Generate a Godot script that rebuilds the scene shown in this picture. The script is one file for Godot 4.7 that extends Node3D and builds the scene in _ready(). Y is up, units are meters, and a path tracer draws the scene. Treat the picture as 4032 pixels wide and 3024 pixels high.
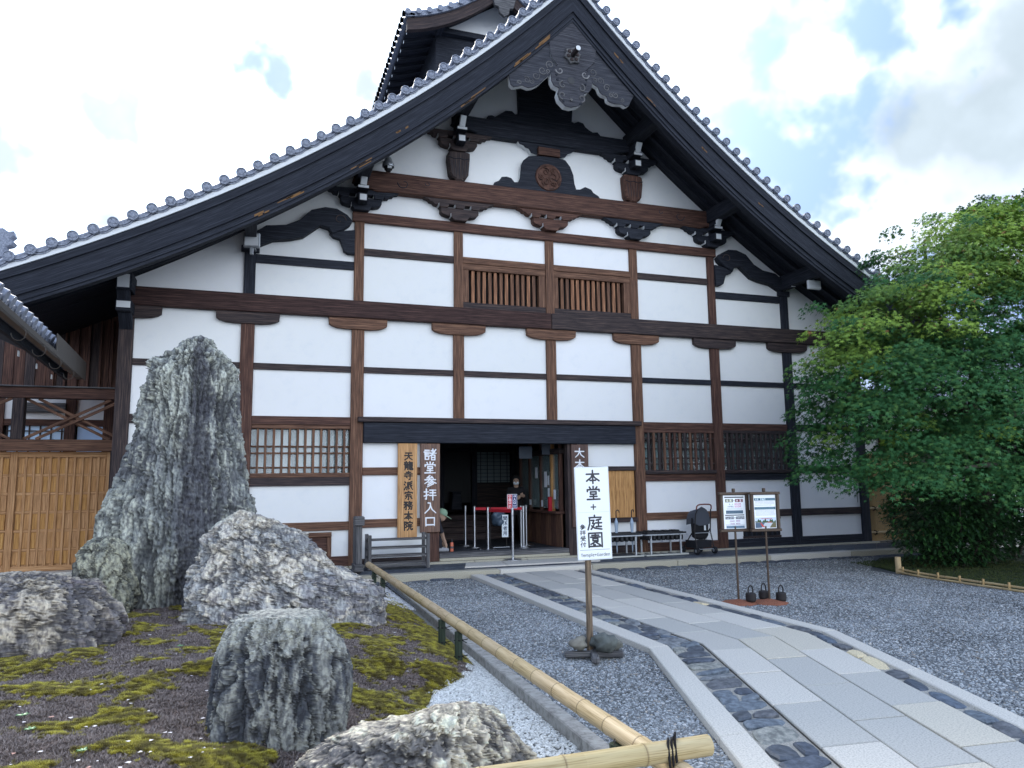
extends Node3D

var rng := RandomNumberGenerator.new()
var M := {}
var counts := {}
var box_cache := {}
var hall: Node3D


# ---------------------------------------------------------------- naming and tagging
func numbered(parent: Node, called: String) -> String:
	var key := str(parent.get_instance_id()) + called
	var n: int = counts.get(key, 0)
	counts[key] = n + 1
	return called if n == 0 else "%s_%03d" % [called, n]


func mi(parent: Node, called: String, mesh: Mesh, mat: Material, t := Transform3D.IDENTITY) -> MeshInstance3D:
	var o := MeshInstance3D.new()
	o.name = numbered(parent, called)
	o.mesh = mesh
	o.material_override = null
	if mesh.get_surface_count() > 0 and mat:
		o.set_surface_override_material(0, mat)
	o.transform = t
	parent.add_child(o, true)
	return o


func tag(o: Node, label: String, category: String, group := "") -> Node:
	o.set_meta("label", label)
	o.set_meta("category", category)
	if group != "":
		o.set_meta("group", group)
	return o


func thing(called: String, label: String, category: String, at := Vector3.ZERO, turn := 0.0, group := "") -> Node3D:
	var o := Node3D.new()
	o.name = numbered(self, called)
	add_child(o, true)
	o.position = at
	o.rotation.y = turn
	tag(o, label, category, group)
	return o


func setting(called: String) -> Node3D:
	var o := Node3D.new()
	o.name = numbered(self, called)
	add_child(o, true)
	o.set_meta("kind", "structure")
	return o


# ---------------------------------------------------------------- meshes
func tri(st: SurfaceTool, a: Vector3, b: Vector3, c: Vector3, out: Vector3, uva := Vector2.ZERO, uvb := Vector2.ZERO, uvc := Vector2.ZERO) -> void:
	var n := (b - a).cross(c - a)
	if n.length_squared() < 1e-16:
		return
	n = n.normalized()
	var flip := n.dot(out) < 0.0
	if flip:
		n = -n
	st.set_normal(n)
	st.set_uv(uva)
	st.add_vertex(a)
	st.set_normal(n)
	if flip:
		st.set_uv(uvb)
		st.add_vertex(b)
		st.set_normal(n)
		st.set_uv(uvc)
		st.add_vertex(c)
	else:
		st.set_uv(uvc)
		st.add_vertex(c)
		st.set_normal(n)
		st.set_uv(uvb)
		st.add_vertex(b)


func quad(st: SurfaceTool, a: Vector3, b: Vector3, c: Vector3, d: Vector3, out: Vector3, ua := Vector2.ZERO, ub := Vector2.ZERO, uc := Vector2.ZERO, ud := Vector2.ZERO) -> void:
	tri(st, a, b, c, out, ua, ub, uc)
	tri(st, a, c, d, out, ua, uc, ud)


func new_st() -> SurfaceTool:
	var st := SurfaceTool.new()
	st.begin(Mesh.PRIMITIVE_TRIANGLES)
	return st


# UV in metres: u along the longest side
func box_uv(p: Vector3, axis: int, along: int, off: Vector2) -> Vector2:
	var others := []
	for k in 3:
		if k != axis:
			others.append(k)
	if axis == along:
		return Vector2(p[others[0]], p[others[1]]) + off
	var o: int = others[0] if others[1] == along else others[1]
	return Vector2(p[along], p[o] + 0.37 * axis) + off


func box_into(st: SurfaceTool, c: Vector3, s: Vector3, ch: float, off := Vector2.ZERO, turn := Basis.IDENTITY) -> void:
	var h := s * 0.5
	ch = minf(ch, minf(h.x, minf(h.y, h.z)) * 0.6)
	var along := 0
	if s.y >= s.x and s.y >= s.z:
		along = 1
	elif s.z >= s.x and s.z >= s.y:
		along = 2
	for a in 3:
		var b := (a + 1) % 3
		var k := (a + 2) % 3
		for sa in [-1.0, 1.0]:
			var pts: Array[Vector3] = []
			for q in [[-1, -1], [1, -1], [1, 1], [-1, 1]]:
				var p := Vector3.ZERO
				p[a] = sa * h[a]
				p[b] = q[0] * (h[b] - ch)
				p[k] = q[1] * (h[k] - ch)
				pts.append(p)
			var n := Vector3.ZERO
			n[a] = sa
			quad(st, c + turn * pts[0], c + turn * pts[1], c + turn * pts[2], c + turn * pts[3], turn * n, box_uv(pts[0], a, along, off), box_uv(pts[1], a, along, off), box_uv(pts[2], a, along, off), box_uv(pts[3], a, along, off))
			if ch > 0.0:
				for sb in [-1.0, 1.0]:
					var e: Array[Vector3] = []
					for q in [[0, -1], [0, 1], [1, 1], [1, -1]]:
						var p := Vector3.ZERO
						p[a] = sa * (h[a] if q[0] == 0 else h[a] - ch)
						p[b] = sb * (h[b] - ch if q[0] == 0 else h[b])
						p[k] = q[1] * (h[k] - ch)
						e.append(p)
					var en := Vector3.ZERO
					en[a] = sa
					en[b] = sb
					quad(st, c + turn * e[0], c + turn * e[1], c + turn * e[2], c + turn * e[3], turn * en, box_uv(e[0], a, along, off), box_uv(e[1], a, along, off), box_uv(e[2], a, along, off), box_uv(e[3], a, along, off))
	if ch > 0.0:
		for sx in [-1.0, 1.0]:
			for sy in [-1.0, 1.0]:
				for sz in [-1.0, 1.0]:
					var g := Vector3(sx, sy, sz)
					var i := h - Vector3.ONE * ch
					tri(st, c + turn * (g * Vector3(h.x, i.y, i.z)), c + turn * (g * Vector3(i.x, h.y, i.z)), c + turn * (g * Vector3(i.x, i.y, h.z)), turn * g)


func box_mesh(s: Vector3, ch := 0.006, variant := 0) -> ArrayMesh:
	var key := "%.3f %.3f %.3f %.3f %d" % [s.x, s.y, s.z, ch, variant]
	if not box_cache.has(key):
		var st := new_st()
		box_into(st, Vector3.ZERO, s, ch, Vector2(variant * 0.713, variant * 0.291))
		box_cache[key] = st.commit()
	return box_cache[key]


func box(parent: Node, called: String, x0: float, x1: float, y0: float, y1: float, z0: float, z1: float, mat: Material, ch := 0.006) -> MeshInstance3D:
	var v := int(abs(x0 * 7.3 + y0 * 13.1 + z0 * 5.7)) % 7
	return mi(parent, called, box_mesh(Vector3(absf(x1 - x0), absf(y1 - y0), absf(z1 - z0)), ch, v), mat, Transform3D(Basis.IDENTITY, Vector3((x0 + x1) / 2, (y0 + y1) / 2, (z0 + z1) / 2)))


# a bar from a to b, w wide and h high
func bar_into(st: SurfaceTool, a: Vector3, b: Vector3, w: float, h: float, ch := 0.004, up := Vector3.UP) -> void:
	var d := (b - a).normalized()
	if absf(d.dot(up)) > 0.98:
		up = Vector3.BACK
	var s := d.cross(up).normalized()
	var u := s.cross(d).normalized()
	box_into(st, (a + b) * 0.5, Vector3((b - a).length(), h, w), ch, Vector2(a.x * 0.7, a.y * 0.3), Basis(d, u, s))


func bar(parent: Node, called: String, a: Vector3, b: Vector3, w: float, h: float, mat: Material, ch := 0.004, up := Vector3.UP) -> MeshInstance3D:
	var st := new_st()
	bar_into(st, a, b, w, h, ch, up)
	return mi(parent, called, st.commit(), mat)


# polygon in x,y pushed out from z0 (back) to z1 (front), front edge chamfered by c
func prism_into(st: SurfaceTool, poly: PackedVector2Array, z0: float, z1: float, c := 0.0, swap := false) -> void:
	var front := poly
	if c > 0.0:
		var ins := Geometry2D.offset_polygon(poly, -c, Geometry2D.JOIN_MITER)
		if ins.size() == 1 and ins[0].size() == poly.size():
			# keep the order of the outline: match nearest start
			var k0 := 0
			for k in poly.size():
				if ins[0][k].distance_to(poly[0]) < ins[0][k0].distance_to(poly[0]):
					k0 = k
			var al := PackedVector2Array()
			var same := Geometry2D.is_polygon_clockwise(ins[0]) == Geometry2D.is_polygon_clockwise(poly)
			for k in poly.size():
				al.append(ins[0][posmod(k0 + (k if same else -k), poly.size())])
			front = al
		else:
			c = 0.0
	var uv := func(p: Vector2) -> Vector2: return Vector2(p.y, p.x) if swap else p
	var idx := Geometry2D.triangulate_polygon(front)
	for i in range(0, idx.size(), 3):
		var a := front[idx[i]]
		var b := front[idx[i + 1]]
		var d := front[idx[i + 2]]
		tri(st, Vector3(a.x, a.y, z1), Vector3(b.x, b.y, z1), Vector3(d.x, d.y, z1), Vector3.BACK, uv.call(a), uv.call(b), uv.call(d))
	idx = Geometry2D.triangulate_polygon(poly)
	for i in range(0, idx.size(), 3):
		var a := poly[idx[i]]
		var b := poly[idx[i + 1]]
		var d := poly[idx[i + 2]]
		tri(st, Vector3(a.x, a.y, z0), Vector3(b.x, b.y, z0), Vector3(d.x, d.y, z0), Vector3.FORWARD, uv.call(a), uv.call(b), uv.call(d))
	var cw := Geometry2D.is_polygon_clockwise(poly)
	for i in poly.size():
		var j := (i + 1) % poly.size()
		var a := poly[i]
		var b := poly[j]
		var e := b - a
		if e.length() < 1e-5:
			continue
		var o2 := Vector2(e.y, -e.x).normalized() * (-1.0 if cw else 1.0)
		var o := Vector3(o2.x, o2.y, 0)
		quad(st, Vector3(a.x, a.y, z0), Vector3(b.x, b.y, z0), Vector3(b.x, b.y, z1 - c), Vector3(a.x, a.y, z1 - c), o, Vector2(a.x + a.y, z0), Vector2(b.x + b.y, z0), Vector2(b.x + b.y, z1), Vector2(a.x + a.y, z1))
		if c > 0.0:
			var fa := front[i]
			var fb := front[j]
			quad(st, Vector3(a.x, a.y, z1 - c), Vector3(b.x, b.y, z1 - c), Vector3(fb.x, fb.y, z1), Vector3(fa.x, fa.y, z1), o + Vector3.BACK, a, b, fb, fa)


func prism(parent: Node, called: String, poly: PackedVector2Array, z0: float, z1: float, mat: Material, c := 0.0, swap := false) -> MeshInstance3D:
	var st := new_st()
	prism_into(st, poly, z0, z1, c, swap)
	return mi(parent, called, st.commit(), mat)


func mirrored(poly: PackedVector2Array, x := 7.87) -> PackedVector2Array:
	var out := PackedVector2Array()
	for p in poly:
		out.append(Vector2(2 * x - p.x, p.y))
	return out


# tube through points with radii; smooth
func tube_into(st: SurfaceTool, pts: Array, rad: Array, sides := 8, cols: Array = [], caps := true) -> void:
	var up := Vector3.UP
	var rings := []
	var run := 0.0
	for i in pts.size():
		var d: Vector3 = (pts[mini(i + 1, pts.size() - 1)] - pts[maxi(i - 1, 0)])
		d = d.normalized()
		if absf(d.dot(up)) > 0.95:
			up = Vector3.RIGHT
		var s := d.cross(up).normalized()
		var u := s.cross(d).normalized()
		up = u
		if i > 0:
			run += (pts[i] - pts[i - 1]).length()
		var ring := []
		for k in sides + 1:
			var a := TAU * k / sides
			var n := s * cos(a) + u * sin(a)
			ring.append([pts[i] + n * rad[i], n, Vector2(run, float(k) / sides * TAU * rad[0])])
		rings.append(ring)
	for i in pts.size() - 1:
		for k in sides:
			var q := [rings[i][k], rings[i + 1][k], rings[i + 1][k + 1], rings[i][k + 1]]
			var ci := [i, i + 1, i + 1, i]
			for o in [0, 2, 1, 0, 3, 2]:
				if cols.size():
					st.set_color(cols[ci[o]])
				st.set_normal(q[o][1])
				st.set_uv(q[o][2])
				st.add_vertex(q[o][0])
	if caps:
		for e in [0, pts.size() - 1]:
			var out: Vector3 = pts[e] - pts[1 if e == 0 else pts.size() - 2]
			for k in sides:
				if cols.size():
					st.set_color(cols[e])
				tri(st, pts[e], rings[e][k][0], rings[e][k + 1][0], out, Vector2.ZERO, Vector2(0.05, 0), Vector2(0, 0.05))


func tube(parent: Node, called: String, pts: Array, r, mat: Material, sides := 8) -> MeshInstance3D:
	var rad := []
	for i in pts.size():
		rad.append(r[i] if r is Array else r)
	var st := new_st()
	tube_into(st, pts, rad, sides)
	return mi(parent, called, st.commit(), mat)


# profile of [radius, height] turned round y
func lathe_into(st: SurfaceTool, prof: Array, sides := 16, at := Vector3.ZERO, basis := Basis.IDENTITY) -> void:
	for i in prof.size() - 1:
		var p: Array = prof[i]
		var q: Array = prof[i + 1]
		var sl := Vector2(q[1] - p[1], -(q[0] - p[0])).normalized()
		for k in sides:
			var a := TAU * k / sides
			var b := TAU * (k + 1) / sides
			var ca := Vector3(cos(a), 0, sin(a))
			var cb := Vector3(cos(b), 0, sin(b))
			var v := [ca * p[0] + Vector3.UP * p[1], cb * p[0] + Vector3.UP * p[1], cb * q[0] + Vector3.UP * q[1], ca * q[0] + Vector3.UP * q[1]]
			var n := [ca * sl.x + Vector3.UP * sl.y, cb * sl.x + Vector3.UP * sl.y]
			var nn := [n[0], n[1], n[1], n[0]]
			for o in [0, 1, 2, 0, 2, 3]:
				st.set_normal(basis * nn[o])
				st.set_uv(Vector2(v[o].y, a * p[0]))
				st.add_vertex(at + basis * v[o])


func lathe(parent: Node, called: String, prof: Array, mat: Material, at := Vector3.ZERO, sides := 16, basis := Basis.IDENTITY) -> MeshInstance3D:
	var st := new_st()
	lathe_into(st, prof, sides)
	return mi(parent, called, st.commit(), mat, Transform3D(basis, at))


func scatter(parent: Node, called: String, mesh: Mesh, mat: Material, xf: Array, cols: PackedColorArray) -> MultiMeshInstance3D:
	var mm := MultiMesh.new()
	mm.transform_format = MultiMesh.TRANSFORM_3D
	mm.use_colors = true
	mm.mesh = mesh
	mm.instance_count = xf.size()
	for i in xf.size():
		mm.set_instance_transform(i, xf[i])
		mm.set_instance_color(i, cols[i])
	var o := MultiMeshInstance3D.new()
	o.name = numbered(parent, called)
	o.multimesh = mm
	o.material_override = mat
	o.set_meta("kind", "stuff")
	parent.add_child(o, true)
	return o


# ---------------------------------------------------------------- materials
func noise(freq: float, octaves := 4, seed_ := 1, type := FastNoiseLite.TYPE_SIMPLEX_SMOOTH) -> FastNoiseLite:
	var n := FastNoiseLite.new()
	n.noise_type = type
	n.frequency = freq
	n.fractal_octaves = octaves
	n.seed = seed_
	return n


func lin(r: float, g: float, b: float) -> Color:
	return Color(r, g, b).linear_to_srgb()


func plain(c: Color, rough := 0.7, metal := 0.0) -> StandardMaterial3D:
	var m := StandardMaterial3D.new()
	m.albedo_color = c
	m.roughness = rough
	m.metallic = metal
	return m


func vertex_mat(rough := 0.8) -> StandardMaterial3D:
	var m := plain(Color.WHITE, rough)
	m.vertex_color_use_as_albedo = true
	return m


var grain_a: Image
var grain_b: Image
var grain_tex: ImageTexture

func make_grain() -> void:
	var a := noise(0.035, 4, 11).get_seamless_image(40, 320)
	a.resize(512, 512, Image.INTERPOLATE_CUBIC)
	a.convert(Image.FORMAT_RGB8)
	var b := noise(0.12, 3, 12).get_seamless_image(32, 512)
	b.resize(512, 512, Image.INTERPOLATE_CUBIC)
	b.convert(Image.FORMAT_RGB8)
	grain_a = a
	grain_b = b
	var h := Image.create(512, 512, false, Image.FORMAT_RGB8)
	for y in 512:
		for x in 512:
			var v := 0.35 * a.get_pixel(x, y).r + 0.65 * b.get_pixel(x, y).r
			h.set_pixel(x, y, Color(v, v, v))
	grain_tex = ImageTexture.create_from_image(h)


# sRGB colours: crack, mean, light; weathering mixes in a broad tone
func wood(c0: Color, c1: Color, c2: Color, rough := 0.72, bump := 0.25) -> StandardMaterial3D:
	var im := Image.create(512, 512, false, Image.FORMAT_RGB8)
	for y in 512:
		for x in 512:
			var a := grain_a.get_pixel(x, y).r
			var b := grain_b.get_pixel(x, y).r
			var c := c1.lerp(c2, clampf((a - 0.5) * 2.2 + (b - 0.5) * 1.2, 0, 1))
			c = c.lerp(c0, clampf((0.46 - b) * 3.2 + (0.42 - a) * 1.6, 0, 1))
			im.set_pixel(x, y, c)
	var m := StandardMaterial3D.new()
	m.albedo_texture = ImageTexture.create_from_image(im)
	m.roughness = rough
	m.heightmap_enabled = true
	m.heightmap_texture = grain_tex
	m.heightmap_scale = bump
	m.uv1_scale = Vector3(0.7, 3.0, 1)
	m.metallic_specular = 0.3
	return m


func noise_tex(freq: float, oct: int, seed_: int, colors: Array, offsets: Array, size := 512, type := FastNoiseLite.TYPE_SIMPLEX_SMOOTH) -> NoiseTexture2D:
	var t := NoiseTexture2D.new()
	t.width = size
	t.height = size
	t.seamless = true
	t.noise = noise(freq, oct, seed_, type)
	if colors.size():
		var g := Gradient.new()
		g.offsets = PackedFloat32Array(offsets)
		g.colors = PackedColorArray(colors)
		t.color_ramp = g
	return t


func stone(colors: Array, offsets: Array, freq: float, tile: float, rough: float, bump: float, seed_: int, tint := Color.WHITE) -> StandardMaterial3D:
	var m := StandardMaterial3D.new()
	m.albedo_color = tint
	m.albedo_texture = noise_tex(freq, 5, seed_, colors, offsets)
	m.albedo_texture.noise.fractal_gain = 0.68
	m.roughness = rough
	m.uv1_triplanar = true
	m.uv1_world_triplanar = true
	m.uv1_scale = Vector3.ONE / tile
	if bump > 0.0:
		m.heightmap_enabled = true
		m.heightmap_texture = noise_tex(freq * 1.3, 5, seed_ + 50, [], [])
		m.heightmap_scale = bump
	return m


func tinted(m: StandardMaterial3D, c: Color) -> StandardMaterial3D:
	var d: StandardMaterial3D = m.duplicate()
	d.albedo_color = c
	return d


func make_materials() -> void:
	make_grain()
	M.dark = wood(Color8(34, 30, 32), Color8(62, 54, 54), Color8(96, 80, 73))
	M.black = wood(Color8(24, 26, 32), Color8(40, 43, 51), Color8(60, 63, 71))
	M.brown = wood(Color8(58, 43, 37), Color8(104, 76, 61), Color8(142, 108, 86))
	M.red = wood(Color8(44, 33, 31), Color8(84, 60, 52), Color8(118, 87, 73))
	M.tan = wood(Color8(120, 82, 48), Color8(188, 140, 88), Color8(208, 164, 110), 0.6, 0.12)
	M.door = wood(Color8(124, 88, 58), Color8(182, 138, 96), Color8(206, 164, 120), 0.65, 0.15)
	M.panel = tinted(M.door, Color(1.0, 0.98, 0.92))
	M.panel_light = tinted(M.tan, Color(0.98, 0.97, 0.9))
	M.grey = wood(Color8(46, 46, 48), Color8(92, 91, 92), Color8(128, 126, 122))
	M.plaster = stone([Color(0.905, 0.91, 0.91), Color(0.925, 0.925, 0.92), Color(0.93, 0.93, 0.925)], [0.0, 0.35, 1.0], 0.012, 2.7, 0.92, 0.02, 21)
	M.plasters = [M.plaster, tinted(M.plaster, Color(0.985, 0.985, 0.98)), tinted(M.plaster, Color(0.97, 0.972, 0.965))]
	M.white = plain(Color(0.86, 0.87, 0.87), 0.8)
	M.tile = stone([Color8(92, 98, 112), Color8(128, 134, 147), Color8(158, 163, 175)], [0.2, 0.55, 1.0], 0.03, 0.7, 0.5, 0.05, 31)
	M.granite = stone([Color8(160, 156, 146), Color8(194, 189, 178), Color8(203, 198, 187), Color8(214, 208, 196)], [0.2, 0.4, 0.6, 0.85], 0.06, 0.5, 0.85, 0.0, 41)
	M.granite_old = tinted(M.granite, Color(0.86, 0.85, 0.8))
	M.concrete = stone([Color8(126, 122, 116), Color8(152, 149, 142), Color8(168, 166, 158)], [0.2, 0.5, 0.9], 0.02, 1.1, 0.9, 0.04, 43)
	M.slate = stone([Color8(52, 57, 64), Color8(74, 80, 88), Color8(100, 105, 112)], [0.25, 0.5, 0.9], 0.02, 0.9, 0.6, 0.25, 45)
	M.mortar = stone([Color8(138, 135, 127), Color8(178, 174, 164)], [0.3, 0.8], 0.06, 0.5, 0.95, 0.3, 47)
	M.gravel = stone([Color8(48, 54, 60), Color8(92, 98, 104), Color8(140, 144, 148)], [0.2, 0.5, 0.9], 0.09, 1.3, 0.95, 1.0, 49)
	M.soil = stone([Color8(78, 64, 58), Color8(122, 106, 98), Color8(148, 131, 122)], [0.2, 0.5, 0.9], 0.05, 1.1, 1.0, 1.2, 51)
	M.whitebed = stone([Color8(120, 120, 116), Color8(180, 180, 174)], [0.3, 0.8], 0.1, 0.6, 0.95, 0.6, 53)
	M.rock = vertex_mat(0.88)
	M.rock.albedo_texture = noise_tex(0.035, 6, 67, [Color(0.6, 0.6, 0.62), Color(0.84, 0.84, 0.84), Color(1, 1, 0.98)], [0.3, 0.5, 0.7])
	M.rock.albedo_texture.noise.fractal_gain = 0.55
	M.rock.heightmap_enabled = true
	M.rock.heightmap_texture = noise_tex(0.02, 4, 61, [], [])
	M.rock.heightmap_scale = 0.55
	M.rock.uv1_triplanar = true
	M.rock.uv1_world_triplanar = true
	M.rock.uv1_scale = Vector3(1.4, 0.8, 1.4)
	M.vcol = vertex_mat(0.9)
	M.leaf = vertex_mat(0.6)
	M.leaf.metallic_specular = 0.22
	M.leaf.backlight_enabled = true
	M.leaf.backlight = lin(0.02, 0.045, 0.006)
	M.gloss = vertex_mat(0.3)
	M.gloss.backlight_enabled = true
	M.gloss.backlight = lin(0.02, 0.045, 0.01)
	M.bark = stone([Color8(34, 30, 26), Color8(72, 64, 56), Color8(98, 92, 84)], [0.2, 0.5, 0.9], 0.04, 0.6, 0.95, 0.6, 63)
	M.bamboo = vertex_mat(0.5)
	M.bamboo.metallic_specular = 0.35
	M.bamboo.albedo_texture = wood(Color8(200, 192, 172), Color8(238, 234, 226), Color8(255, 255, 252)).albedo_texture
	M.bamboo.uv1_scale = Vector3(0.9, 2.2, 1)
	M.bamboo_panel = plain(Color8(176, 146, 98), 0.6)
	M.post = wood(Color8(26, 34, 28), Color8(54, 64, 52), Color8(84, 92, 76), 0.6, 0.1)
	M.rope = plain(Color8(24, 22, 22), 0.95)
	M.steel = plain(Color8(196, 198, 202), 0.28, 1.0)
	M.alu = plain(Color8(176, 180, 184), 0.45, 0.7)
	M.iron = plain(Color8(44, 40, 40), 0.6, 0.4)
	M.bronze = plain(Color8(84, 70, 58), 0.5, 0.5)
	M.rust = stone([Color8(92, 52, 36), Color8(136, 82, 58), Color8(158, 104, 78)], [0.2, 0.5, 0.9], 0.03, 0.4, 0.85, 0.1, 65)
	M.plastic = plain(Color8(22, 24, 28), 0.5)
	M.red_belt = plain(Color8(176, 24, 40), 0.65)
	M.glass = plain(Color(0.75, 0.85, 0.85, 0.22), 0.06)
	M.glass.transparency = BaseMaterial3D.TRANSPARENCY_ALPHA
	M.shoji = plain(Color8(206, 208, 204), 0.85)
	M.room = plain(Color8(52, 53, 54), 0.9)  # wall grey lowered, gloom of the room put into the colour
	M.dim = plain(Color8(22, 22, 25), 0.9)  # near-black for backs, interior darkness put into the colour
	M.copper = plain(Color8(72, 66, 60), 0.5, 0.4)


# ---------------------------------------------------------------- lettering: strokes on a 100 x 100 field
const GLYPH := {
	"天": "18,18 82,18;10,45 90,45;50,18 48,50 38,75 10,92;50,45 62,75 90,92",
	"龍": "25,3 30,12;8,15 48,15;17,20 20,30;40,18 35,30;5,33 50,33;14,42 14,85 8,95;14,42 44,42 44,90 38,88;14,56 44,56;14,70 44,70;60,5 60,25 92,25;60,14 90,14;58,38 90,38 90,52 60,52;60,38 60,85 66,92 94,92 95,80;66,64 90,64;66,76 90,76",
	"寺": "28,12 72,12;50,2 50,30;10,30 90,30;8,52 92,52;66,40 66,88 56,90;28,62 36,74",
	"派": "12,8 22,18;6,34 16,44;6,92 24,60;86,6 60,14 40,16;42,16 40,55 30,92;52,32 52,85 60,80;52,32 74,28 84,26;68,30 74,60 94,92;86,46 72,60",
	"宗": "50,2 50,12;12,26 12,14 88,14 88,26;30,34 70,34;16,52 84,52;50,52 50,90 42,88;28,64 16,82;72,64 86,82",
	"務": "8,10 40,10 26,28;18,20 30,30;6,36 46,36 38,50;26,36 26,90 18,88;26,44 6,70;60,4 50,26;56,14 88,14 76,32 50,46;60,20 74,36 94,46;52,60 88,60 84,88 74,86;68,50 62,78 48,94",
	"本": "10,30 90,30;50,5 50,95;50,30 38,55 10,78;50,30 62,55 90,78;32,74 68,74",
	"院": "10,6 10,95;10,8 34,8 24,34 36,52 26,66 16,62;66,2 66,12;44,26 44,14 92,14 92,26;52,36 84,36;44,52 94,52;60,52 56,78 40,94;76,52 76,84 82,90 94,88 95,76",
	"諸": "10,14 42,14;4,28 46,28;10,40 40,40;10,52 40,52;12,64 38,64 38,90 12,90 12,64;58,18 86,18;70,4 70,38;50,38 96,38;92,8 72,42 46,62;60,54 86,54 86,94 60,94 60,54;60,74 86,74",
	"堂": "50,2 50,20;26,6 32,18;74,6 66,18;12,36 12,24 88,24 88,36;32,40 68,40 68,56 32,56 32,40;28,72 72,72;50,60 50,92;10,92 90,92",
	"参": "46,4 24,24 66,22;60,12 74,28;10,38 90,38;46,26 36,50 8,70;54,38 70,56 94,68;58,50 34,66;64,62 30,82;74,72 26,98",
	"拝": "20,4 20,88 12,86;4,28 36,28;4,62 36,52;46,14 92,14;48,36 90,36;46,58 94,58;69,14 69,96",
	"入": "34,8 50,10 52,30 40,60 10,92;50,30 64,64 92,92",
	"口": "18,20 18,86;18,20 82,20 82,86;18,78 82,78",
	"大": "8,36 92,36;50,6 48,40 36,68 10,94;50,38 64,70 92,94",
	"山": "50,6 50,84;16,36 16,84 84,84;84,36 84,90",
	"庭": "50,2 50,14;16,16 92,16;18,16 18,55 6,94;28,34 46,34 36,54 48,56 40,74 26,92;30,70 50,86 94,94;88,28 60,34;74,32 74,76;56,52 94,52;58,76 92,76",
	"園": "8,6 8,96;8,6 92,6 92,96;8,92 92,92;28,20 72,20;50,12 50,32;20,32 80,32;34,41 66,41 66,55 34,55 34,41;52,56 40,68 20,78;38,68 38,86 48,82;66,60 54,68;54,64 64,74 80,84",
	"受": "84,6 50,12 16,14;22,22 28,34;48,20 52,32;78,18 68,34;10,52 10,38 90,38 90,52;26,54 74,54 58,74 34,86 10,94;32,60 54,78 90,94",
	"付": "32,4 20,32 6,52;22,30 22,96;40,32 96,32;76,6 76,90 64,88;50,50 60,66",
	"出": "50,4 50,92;22,16 22,44 78,44;78,16 78,48;12,56 12,92 88,92;88,56 88,98",
	"関": "8,6 8,96;8,6 42,6 42,34 8,34;8,20 42,20;92,6 92,96 84,94;58,6 92,6;58,6 58,34 92,34;58,20 92,20;34,42 40,50;64,42 58,50;28,56 72,56;24,70 76,70;50,56 48,76 26,92;52,72 74,92",
	"係": "28,4 6,40;18,26 18,96;90,6 44,14;62,14 46,28 70,34;78,26 44,52 84,50;66,52 66,92 58,90;50,64 38,82;80,64 92,80",
	"者": "24,16 74,16;48,4 48,36;8,36 92,36;84,8 52,40 10,64;32,52 76,52 76,94 32,94 32,52;32,72 76,72",
	"用": "20,10 20,60 8,92;20,10 82,10 82,92 74,90;20,34 82,34;20,58 82,58;50,10 50,92",
	"円": "14,12 14,94;14,12 86,12 86,94 76,92;14,50 86,50;50,12 50,50",
	"人": "50,6 46,40 10,92;50,36 66,70 92,92",
	"小": "50,6 50,90 40,86;26,34 10,66;74,34 90,66",
	"中": "14,26 86,26 86,62 14,62 14,26;50,4 50,96",
	"学": "24,6 32,20;48,4 52,18;78,6 68,20;10,38 10,26 90,26 90,38;30,44 70,44 52,58;52,56 52,92 42,90;10,68 90,68",
	"生": "28,6 12,36;22,26 86,26;50,4 50,92;20,56 80,56;6,92 94,92",
	"法": "12,8 22,18;6,34 16,44;6,92 24,60;36,24 90,24;64,4 64,48;30,48 96,48;62,48 42,84 84,80;74,66 90,92",
	"雲": "16,8 84,8;8,30 8,20 92,20 92,30;50,8 50,44;24,30 36,34;64,30 76,34;24,56 76,56;8,68 92,68;44,68 24,90 76,88;66,76 84,96",
	"図": "8,6 8,96;8,6 92,6 92,96;8,92 92,92;34,20 40,34;54,16 60,30;74,18 54,58 24,78;30,42 54,60 78,78",
	"구": "20,14 76,14 74,42;8,56 92,56;50,56 50,96",
	"출": "50,2 50,12;22,14 78,14;50,14 28,34;50,16 72,34;10,44 90,44;50,44 50,54;26,58 74,58 74,72 28,72 28,90 78,90",
	"입": "34,10 14,24 34,40 54,24 34,10;80,4 80,48;26,56 26,94 78,94 78,56;26,74 78,74",
	"+": "50,14 50,86;14,50 86,50",
	"→": "8,50 88,50;58,18 90,50 58,82",
	"0": "30,10 70,10 80,30 80,70 70,90 30,90 20,70 20,30 30,10",
	"6": "74,14 50,8 28,26 20,60 30,88 66,90 80,70 66,50 24,58",
	"8": "50,8 76,20 70,42 28,56 20,78 50,92 80,78 72,56 30,42 24,20 50,8",
}


func stroke(im: Image, a: Vector2, b: Vector2, wa: float, wb: float, col: Color) -> void:
	var r := maxf(wa, wb) * 0.5 + 1.0
	var x0 := maxi(0, int(minf(a.x, b.x) - r))
	var x1 := mini(im.get_width() - 1, int(maxf(a.x, b.x) + r))
	var y0 := maxi(0, int(minf(a.y, b.y) - r))
	var y1 := mini(im.get_height() - 1, int(maxf(a.y, b.y) + r))
	var ab := b - a
	var l2 := maxf(ab.length_squared(), 1e-6)
	for y in range(y0, y1 + 1):
		for x in range(x0, x1 + 1):
			var p := Vector2(x + 0.5, y + 0.5)
			var t := clampf((p - a).dot(ab) / l2, 0, 1)
			var k := clampf(lerpf(wa, wb, t) * 0.5 - p.distance_to(a + ab * t) + 0.5, 0, 1)
			if k > 0.0:
				im.set_pixel(x, y, im.get_pixel(x, y).lerp(col, k))


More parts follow.
